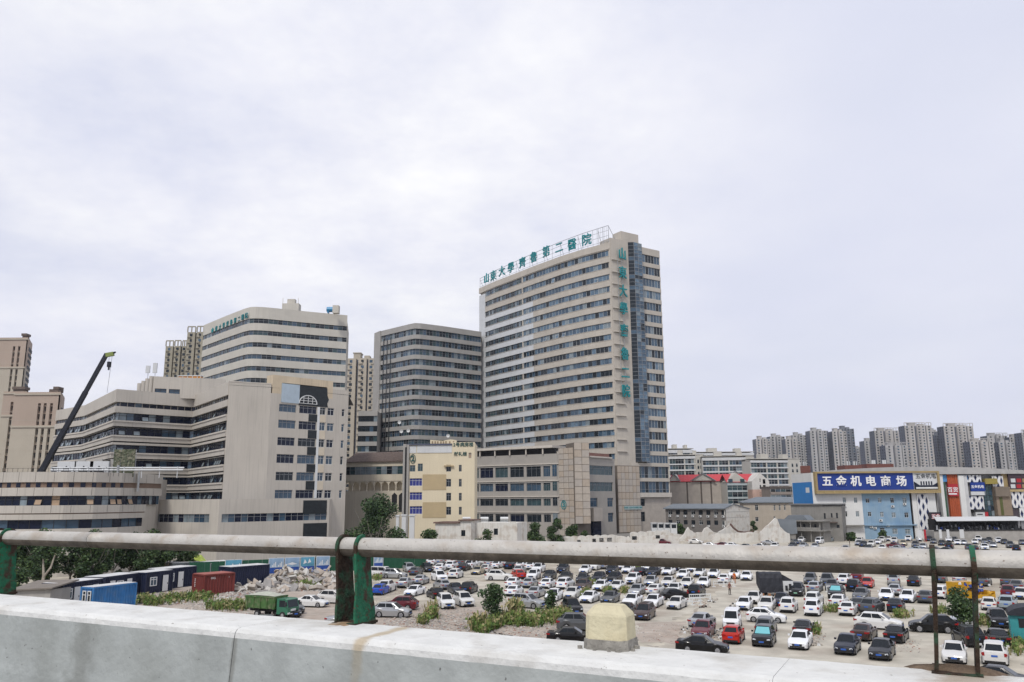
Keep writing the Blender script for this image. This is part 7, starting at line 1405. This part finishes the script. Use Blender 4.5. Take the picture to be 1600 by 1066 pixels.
ROWS = {
'in the front row by the parapet': """1098,1023,saloon,black,82 1100,1000,saloon,maroon,-22 1147,1008,hatchback,red,163 1195,1013,SUV,black,-14,S 1252,1017,saloon,white,-13 1326,1026,saloon,navy,-14 1380,1034,saloon,black,-12 1493,1039,saloon,white,-4 1557,1042,SUV,white,176 1566,1078,saloon,black,85 905,987,SUV,grey,86 893,1006,saloon,black,86""",
'in the second row from the parapet': """1098,985,saloon,silver,146 1145,985,van,white,-12 1198,995,people carrier,grey,168 1257,997,saloon,black,168 1352,1004,saloon,brown,160 1402,1007,saloon,black,164 1515,1013,SUV,black,-148 1560,1013,saloon,black,-166 612,967,SUV,silver,72 625,955,SUV,maroon,-108 486,951,saloon,white,62 522,945,SUV,white,60 455,962,SUV,grey,40 542,983,saloon,silver,70 415,985,saloon,grey,70 448,968,saloon,black,45 894,963,SUV,black,26 1008,971,people carrier,brown,-20 978,967,saloon,black,-25""",
'on the open middle lane': """1198,974,hatchback,white,84 1374,985,SUV,white,80 1459,990,SUV,black,-82 1509,982,SUV,white,-28 1561,983,SUV,black,14 1576,955,SUV,pale blue,172 1547,955,hatchback,white,175 648,933,saloon,white,-45 696,953,SUV,white,16 724,950,SUV,white,32 824,953,SUV,silver,58 680,937,hatchback,black,-150 690,923,hatchback,silver,-145 712,930,saloon,navy,28 733,929,SUV,black,150""",
'in the row behind the middle lane': """1164,955,hatchback,white,-12 1199,956,saloon,white,-12 1233,959,SUV,white,164 1272,964,SUV,white,168 1326,964,saloon,white,164 1343,956,saloon,grey,165 1364,960,SUV,grey,150 1401,958,saloon,navy,167 922,944,saloon,white,-30 954,945,saloon,grey,-28 989,949,saloon,white,-28 1022,951,saloon,white,-26 1058,954,saloon,white,-25 804,933,saloon,white,150 838,936,saloon,silver,150 866,941,saloon,white,-26 895,937,saloon,white,-26""",
'in the rows near the tarpaulin stall': """1179,945,saloon,white,-15 1222,949,saloon,navy,-15 1273,949,SUV,white,165 1312,951,saloon,white,165 1246,933,SUV,black,-8,G 1274,927,saloon,silver,166 1301,924,saloon,grey,-10 1308,937,SUV,black,-12,S 1336,926,SUV,black,165 1347,939,saloon,grey,-12 1386,940,saloon,white,-8 1400,932,saloon,silver,170 1420,943,saloon,white,-10 1448,944,saloon,grey,170 1471,937,SUV,white,165 1577,936,SUV,maroon,174 1597,938,saloon,white,-8 1089,935,SUV,black,155 1048,939,saloon,black,-60""",
'in the row behind the weeds': """912,923,saloon,brown,-25 940,925,saloon,white,-25 965,925,saloon,white,-25 996,932,saloon,silver,-26 1025,931,saloon,white,152 1055,930,saloon,white,-25 803,920,saloon,white,150 828,920,saloon,silver,150 856,921,saloon,white,150 884,922,SUV,white,150""",
'in the third row below the rail': """911,912,saloon,navy,-20 936,912,SUV,navy,-20 960,913,SUV,black,-28 990,914,SUV,white,-24 1018,917,saloon,silver,-22 1045,918,saloon,white,-18 1074,920,saloon,white,-18 1100,919,saloon,white,-14 1132,913,saloon,white,165 1356,920,saloon,red,-10 1321,915,SUV,white,165 1293,916,SUV,grey,-8 1267,914,SUV,grey,-8 1397,915,SUV,silver,176 1429,917,saloon,black,175 1538,917,saloon,grey,170 780,908,SUV,white,78 810,906,saloon,red,-150 834,907,SUV,white,-20 859,907,saloon,black,-25 884,909,saloon,black,-26 633,920,saloon,silver,150 605,927,SUV,white,150 595,931,hatchback,blue,150 1575,916,saloon,grey,172""",
'in the second row below the rail': """596,904,van,white,58 616,905,SUV,silver,70 650,900,hatchback,grey,150 658,915,saloon,silver,150 686,910,SUV,white,30 712,905,SUV,white,150 747,899,saloon,beige,-28 639,895,people carrier,silver,20 667,895,SUV,black,25 688,894,saloon,white,150 706,891,SUV,white,150 736,890,SUV,white,150 760,896,saloon,white,150 915,897,saloon,white,-22 957,898,SUV,navy,-24 982,897,saloon,white,-24 1001,901,saloon,navy,150 1021,901,saloon,navy,-24 1045,900,saloon,white,-22 1068,905,saloon,white,-20 1094,903,saloon,white,-18 1116,904,saloon,white,-14 1148,905,saloon,white,-10 1167,908,saloon,white,-8 880,896,SUV,navy,-24 1340,908,saloon,maroon,170 725,893,saloon,black,150""",
'in the row just below the rail': """660,885,SUV,white,150 676,884,saloon,white,150 690,883,saloon,silver,150 706,882,saloon,white,150 722,884,saloon,grey,150 742,887,saloon,white,150 768,886,saloon,silver,150 786,887,van,white,150 798,890,saloon,navy,150 815,890,saloon,white,152 830,891,saloon,white,152 812,898,saloon,silver,152 842,896,SUV,white,-24 777,889,saloon,white,150 754,883,saloon,white,150 930,892,SUV,white,-24 948,890,saloon,silver,150 972,891,saloon,white,-22 630,883,van,beige,60 646,881,saloon,white,150 1012,893,saloon,white,-20 1034,893,SUV,white,-20 1060,894,SUV,navy,-20 1083,895,saloon,white,-16 1470,912,saloon,grey,172 1500,913,saloon,silver,174 1590,925,saloon,grey,176""",
'above the rail before the ruined walls': """1036,852,SUV,maroon,80 1087,850,saloon,white,80 1127,848,SUV,navy,84 1165,846,SUV,white,82 1220,845,saloon,white,78 1229,848,SUV,navy,70 1243,851,saloon,grey,30 1110,856,saloon,white,78 1131,856,saloon,maroon,70 1145,857,saloon,white,70 1167,859,saloon,grey,70 1190,858,saloon,silver,70 1203,852,saloon,silver,72 1211,858,SUV,white,-15 1239,857,saloon,navy,-20 1256,857,saloon,silver,-20 1274,858,saloon,silver,-10 1253,848,SUV,white,-20 1281,850,van,white,-28 1262,846,SUV,white,-28 1296,847,saloon,pale blue,-30 1303,844,SUV,white,-30 1315,843,saloon,grey,-20 1323,843,saloon,black,-20 1332,842,SUV,black,-20""",
'above the rail before the market hall': """1344,848,saloon,white,-25 1350,855,saloon,navy,-20 1362,855,SUV,white,-15 1379,848,SUV,white,-22 1343,853,saloon,silver,-20 1322,862,saloon,silver,178 1358,861,saloon,grey,-10 1379,861,saloon,white,-6 1398,849,SUV,white,-12 1389,846,saloon,white,-12 1372,851,saloon,white,-14 1420,846,SUV,white,-8 1437,846,saloon,silver,-6 1431,856,SUV,grey,-6 1443,858,saloon,silver,-6 1452,846,saloon,navy,-6 1459,850,saloon,grey,-6 1472,853,saloon,black,-4 1483,847,saloon,white,-4 1484,858,SUV,black,174 1497,852,saloon,white,-4 1506,852,saloon,silver,-2 1524,851,saloon,white,0 1529,846,SUV,white,0 1539,850,saloon,grey,2 1546,848,saloon,black,2 1539,860,SUV,white,2 1515,861,SUV,grey,174 1524,862,saloon,black,176 1561,849,SUV,white,4 1570,851,saloon,black,4 1579,857,SUV,grey,6 1589,863,SUV,black,174 1598,852,saloon,grey,6 1405,862,saloon,silver,60 1436,864,saloon,pale blue,60 1400,857,saloon,maroon,60 1462,864,saloon,grey,70 1481,865,saloon,navy,72 1412,853,saloon,beige,-8 1492,847,saloon,grey,-4 1552,856,saloon,silver,3""",
}
from collections import defaultdict
allc = []
for rw, txt in ROWS.items():
    for tok in txt.replace('people carrier', 'people_carrier').replace('pale blue', 'pale_blue').split():
        f = tok.split(','); allc.append((rw, float(f[0]), float(f[1]), f[2].replace('_',' '), f[3].replace('_',' '), float(f[4]), f[5] if len(f) > 5 else ''))
def view(a):
    a = (a+180) % 360-180
    return 'facing camera' if abs(a) < 50 else ('seen from behind' if abs(a) > 125 else 'seen side on')
cnt = defaultdict(list)
for c in allc: cnt[(c[0], c[3], c[4], view(c[5]))].append(c[1])
rowname = {}
for rw, px, py, kind, col, a, fl in allc:
    q = G(px, py); a0 = a; a = a*.55 if abs(a) <= 50 else (math.copysign(180-(180-abs(a))*.55, a) if abs(a) >= 125 else a); k = KIND[kind]; hd = Vector((q.x, q.y, 0)).normalized(); side = Vector((hd.y, -hd.x, 0)); ar = R(a+rnd.uniform(-2,2)); fwd = -hd*math.cos(ar) + side*math.sin(ar)
    half = .88*(abs(math.cos(ar))*k['L']/2 + abs(math.sin(ar))*k['W']/2); c = Vector((q.x, q.y, 0)) + hd*(half-.12)
    c.z = .008
    o = make_car(kind, col, c, math.atan2(fwd.y, fwd.x)+PI/2, q.y < 118, green='G' in fl, shade='S' in fl)
    o.scale = (.88*rnd.uniform(.97,1.03), .88*rnd.uniform(.95,1.04), .88*rnd.uniform(.96,1.05)); v = view(a0); same = sorted(cnt[(rw, kind, col, v)]); n = len(same); rn = rowname.get(rw, rw)
    if fl == 'S': v = 'with a cyan sunshade'; lab = f"{col} {kind} {v} {rn}"
    elif fl == 'G': lab = f"{col} {kind} with a green number plate {rn}"
    elif n == 1: lab = f"{col} {kind} {v} {rn}"
    else:
        i = same.index(px); od = 'leftmost' if i == 0 else ('rightmost' if i == n-1 else ordn[i]+' from left'); lab = f"{od.split()[0]} {col} {kind}{' from left' if i not in (0, n-1) else ''} {v} {rn}"
    tag(o, lab, 'van' if kind == 'van' else 'car', 'cars and vans parked on the open lot')
# ------------------------------------------------------------------ people standing on the lot
skin = mat('skin', (.42,.26,.18), .6, var=.05)
def person(px, py, top, legs, label, turn=0.0, hat=None, vest=None):
    me = bpy.data.meshes.new('person'); sk = []
    J = [((0,0,.95),.125),((0,0,1.18),.125),((0,0,1.40),.13),((0,0,1.52),.055),((0,-.01,1.64),.10),((0,0,1.74),.07),((.17,0,1.42),.06),((.25,.02,1.14),.045),((.24,-.10,.90),.035),((.24,-.14,.82),.035),((-.17,0,1.42),.06),((-.25,.02,1.14),.045),((-.24,-.08,.90),.035),((-.24,-.12,.82),.035),((.09,0,.86),.085),((.11,-.03,.48),.06),((.11,.02,.08),.045),((.11,-.13,.035),.04),((-.09,0,.86),.085),((-.11,.0,.48),.06),((-.11,.06,.08),.045),((-.11,-.09,.035),.04)]
    E = [(0,1),(1,2),(2,3),(3,4),(4,5),(2,6),(6,7),(7,8),(8,9),(2,10),(10,11),(11,12),(12,13),(0,14),(14,15),(15,16),(16,17),(0,18),(18,19),(19,20),(20,21)]
    me.from_pydata([j[0] for j in J], E, []); o = bpy.data.objects.new('person', me); C.objects.link(o); m = o.modifiers.new('skin', 'SKIN')
    for d, j in zip(me.skin_vertices[0].data, J): d.radius = (j[1], j[1]*(.75 if j[1] > .1 and j[0][2] < 1.45 else 1))
    me.skin_vertices[0].data[0].use_root = True; s = o.modifiers.new('sub', 'SUBSURF'); s.levels = 2; s.render_levels = 2
    bpy.context.view_layer.update(); m2 = bpy.data.meshes.new_from_object(o.evaluated_get(bpy.context.evaluated_depsgraph_get())); C.objects.unlink(o); bpy.data.objects.remove(o)
    m2.materials.clear(); [m2.materials.append(x) for x in (skin, top, legs, trimm)]
    for p in m2.polygons:
        c = p.center; p.material_index = 3 if c.z < .09 else (2 if c.z < .93 and abs(c.x) < .2 else (1 if c.z < 1.47 and (c.z > .98) else (0 if c.z < 1.68 and c.y < .03 else (3 if c.z > 1.5 else 0)))); p.use_smooth = True
    q = G(px, py); t = thing('person', label, 'person', (q.x, q.y, .006), turn); put('body', m2, t)
    t.scale = (.93,.93,.93)
    if hat: b = MB(); b.tube((0,0,1.70),(0,0,1.80),.12,.07,12); b.tube((0,0,1.70),(0,0,1.71),.20,.19,14); b.obj('hat', hat, t)
    return t
person(1140.5, 930, mat('dull_red_cloth', (.20,.09,.07), .9), mat('dark_trousers', (.05,.035,.03), .9), 'person in a dull red top standing alone on the concrete lane', .4)
person(1148, 912, mat('orange_vest', (.55,.13,.02), .8), mat('orange_trousers', (.42,.12,.03), .9), 'person in orange work clothes beside the white cars below the rail', -.6, hat=mat('straw_hat', (.45,.36,.2), .9))
person(1328, 854, mat('dark_coat', (.02,.02,.025), .9), mat('dark_trousers', (.05,.035,.03), .9), 'person in dark clothes walking before the far parked cars', 1.2)
# ------------------------------------------------------------------ stall, kiosk, loader, low barriers
q = G(1209, 931); t = thing('tarp_stall', 'black tarpaulin covered stall with a white side box in the middle of the lot', 'stall', (q.x, q.y, 0), R(-6)); b = MB(); tp = mat('black_tarpaulin', (.022,.024,.032), .7, var=.3, scale=2, bump=.5, bscale=4)
rr = random.Random(3); nx, nz = 7, 6; prof_ = [(0,.35),(0,1.2),(.05,2.1),(.3,2.65),(1.2,2.8),(2.1,2.6),(2.35,1.2)]
for i in range(nx):
    for j in range(len(prof_)-1):
        f_ = lambda a, c: (-1.6+a*.40+.03*math.sin(a*3+c), prof_[c][0]+.04*math.sin(a*2.3+c*1.7), prof_[c][1]+.03*math.cos(a*2.9))
        b.poly([f_(i,j), f_(i+1,j), f_(i+1,j+1), f_(i,j+1)])
for a in (0, nx): b.poly([(-1.6+a*.40+.03*math.sin(a*3+c), prof_[c][0]+.04*math.sin(a*2.3+c*1.7), prof_[c][1]+.03*math.cos(a*2.9)) for c in range(len(prof_))])
b.obj('tarpaulin', tp, t); b = MB(); b.box(1.25,2.5,.2,1.9,.3,1.75); b.obj('side_box', white_pan, t); b = MB(); b.box(1.5,1.8,.15,.195,.6,1.2); b.box(1.95,2.25,.15,.195,.9,1.4); b.obj('box_opening', dark, t); b = MB(); b.slab([(1.2,1.76),(2.6,1.76),(1.3,2.5)], .3, 1.8); b.obj('side_cover', tp, t)
for x in (-1.0,.9): b = MB(); b.tube((x,.25,.32),(x,.45,.32),.32,.32,12); b.obj('wheel', tyre, t)
b = MB(); [b.box(x,x+.3,-.3,.1,0,.28) for x in (-1.5,-.7,.1,.6)]; b.obj('crate', mat('crate_orange', (.35,.17,.08), .8), t, stuff=True)
q = G(1589, 1006); t = thing('street_kiosk', 'teal and red kiosk under a dark cover at the right edge', 'kiosk', (q.x, q.y, 0), R(-28)); b = MB(); b.box(-.3,2.6,0,2.6,.3,2.3); b.obj('body', mat('kiosk_teal', (.04,.27,.28), .5, var=.15, scale=2), t); b = MB(); b.box(.9,2.62,-.05,-.002,.5,1.9); b.obj('red_panel', mat('kiosk_red', (.35,.02,.04), .5, var=.2, scale=3), t); b = MB(); b.box(.3,.85,-.05,-.002,1.3,2.0); b.obj('opening', dark, t)
b = MB()
for k in range(8):
    a, c = PI*k/8, PI*(k+1)/8; g_ = lambda x: (1.3-1.75*math.cos(x), 2.25+.75*math.sin(x)); (x0, z0), (x1, z1) = g_(a), g_(c); b.poly([(x0,-.25,z0),(x1,-.25,z1),(x1,2.8,z1),(x0,2.8,z0)])
b.poly([(1.3-1.75*math.cos(PI*k/8),-.25,2.25+.75*math.sin(PI*k/8)) for k in range(9)]); b.obj('cover', tp, t)
for x in (0,2.2): b = MB(); b.tube((x,-.02,.3),(x,.18,.3),.3,.3,12); b.obj('wheel', tyre, t)
q = G(1541, 943); t = thing('loaded_pickup', 'yellow open truck heaped with blue and white bundles right of the rail post', 'truck', (q.x, q.y, 0), R(14)); ym = PAINT['yellow']; b = MB(); b.box(-1.6,1.4,0,2.6,.55,.75); [b.box(x,x+.1,-.02,2.62,.75,1.3) for x in (-1.6,1.3)]; b.box(-1.5,1.3,2.5,2.6,.75,1.3); b.box(-1.5,1.3,-.02,.08,.75,.95); b.obj('load_bed', ym, t); b = MB(); b.box(-1.5,1.3,2.7,4.1,.5,2.1); b.obj('cab', ym, t)
rr = random.Random(8); b = MB()
for k in range(70): x, y, z = rr.uniform(-1.45,1.2), rr.uniform(.0,2.4), rr.uniform(.8,2.1); s = rr.uniform(.12,.36); rock(b, Vector((x,y,z)), s, rr, rr.choice((0,0,1,2,3,1)))
b.obj('bundles', [ym, MATS['sign_blue'], white_fr, dark_fr], t, stuff=True)
for x in (-1.4,1.1):
    for y in (.5,3.4): b = MB(); b.tube((x-.1,y,.35),(x+.2,y,.35),.35,.35,14); b.obj('wheel', tyre, t)
def barrier(px, py, L_, rz, label):
    q = G(px, py); b = MB()
    for x in (-L_/2, 0, L_/2): b.box(x-.05,x+.05,-.05,.05,0,.8); b.box(x-.25,x+.25,-.2,.2,-.01,.06)
    for z in (.35,.7): b.box(-L_/2,L_/2,-.03,.03,z,z+.1)
    n = int(L_/.25); [b.box(-L_/2+L_*k/n-.015,-L_/2+L_*k/n+.015,-.02,.02,.45,.7) for k in range(1,n)]
    tag(b.obj('traffic_barrier', white_fr, None, loc=(q.x,q.y,0), rot=(0,0,rz)), label, 'barrier', 'low white barriers on the lot')
barrier(1094, 939, 2.6, .15, 'low white barrier behind the black SUV with the dark tailgate'); barrier(1082, 946, 2.2, .35, 'leaning low white barrier right of the white saloon row'); barrier(1131, 917, 2.8, .05, 'low white barrier under the white saloon in the middle of the lot'); barrier(1310, 925, 3.0, .05, 'low white barrier beside the grey cars right of the stall')
# litter heap beside the silver saloon
rr = random.Random(77); b = MB()
for px0, px1, py0, py1, n in ((1062,1082,981,990,50),(1120,1131,984,1000,70),(1140,1158,944,952,40),(1270,1284,1003,1010,30),(1105,1120,936,942,30)):
    for _ in range(n): q = G(rr.uniform(px0,px1), rr.uniform(py0,py1)); rock(b, q+Vector((0,0,.05)), rr.uniform(.06,.25), rr, rr.choice((0,1,2,2,2)))
tag(b.obj('litter', [white_fr, dark_fr, stm[0], MATS['sign_red']], None, stuff=True), 'scattered litter and rubbish heaps between the front rows of cars', 'litter')

# ------------------------------------------------------------------ thin haze round everything
hz = bpy.data.materials.new('haze'); hz.use_nodes = True; hn = hz.node_tree; hn.nodes.remove(hn.nodes['Principled BSDF'])
pv = hn.nodes.new('ShaderNodeVolumePrincipled'); pv.inputs['Color'].default_value = (.80,.84,.92,1); pv.inputs['Density'].default_value = .00009; pv.inputs['Anisotropy'].default_value = .2
hn.links.new(pv.outputs[0], hn.nodes['Material Output'].inputs['Volume'])
b = MB(); b.box(-3050,3050,-850,6050,-3.2,160); o = b.obj('haze', hz); o['kind'] = 'stuff'
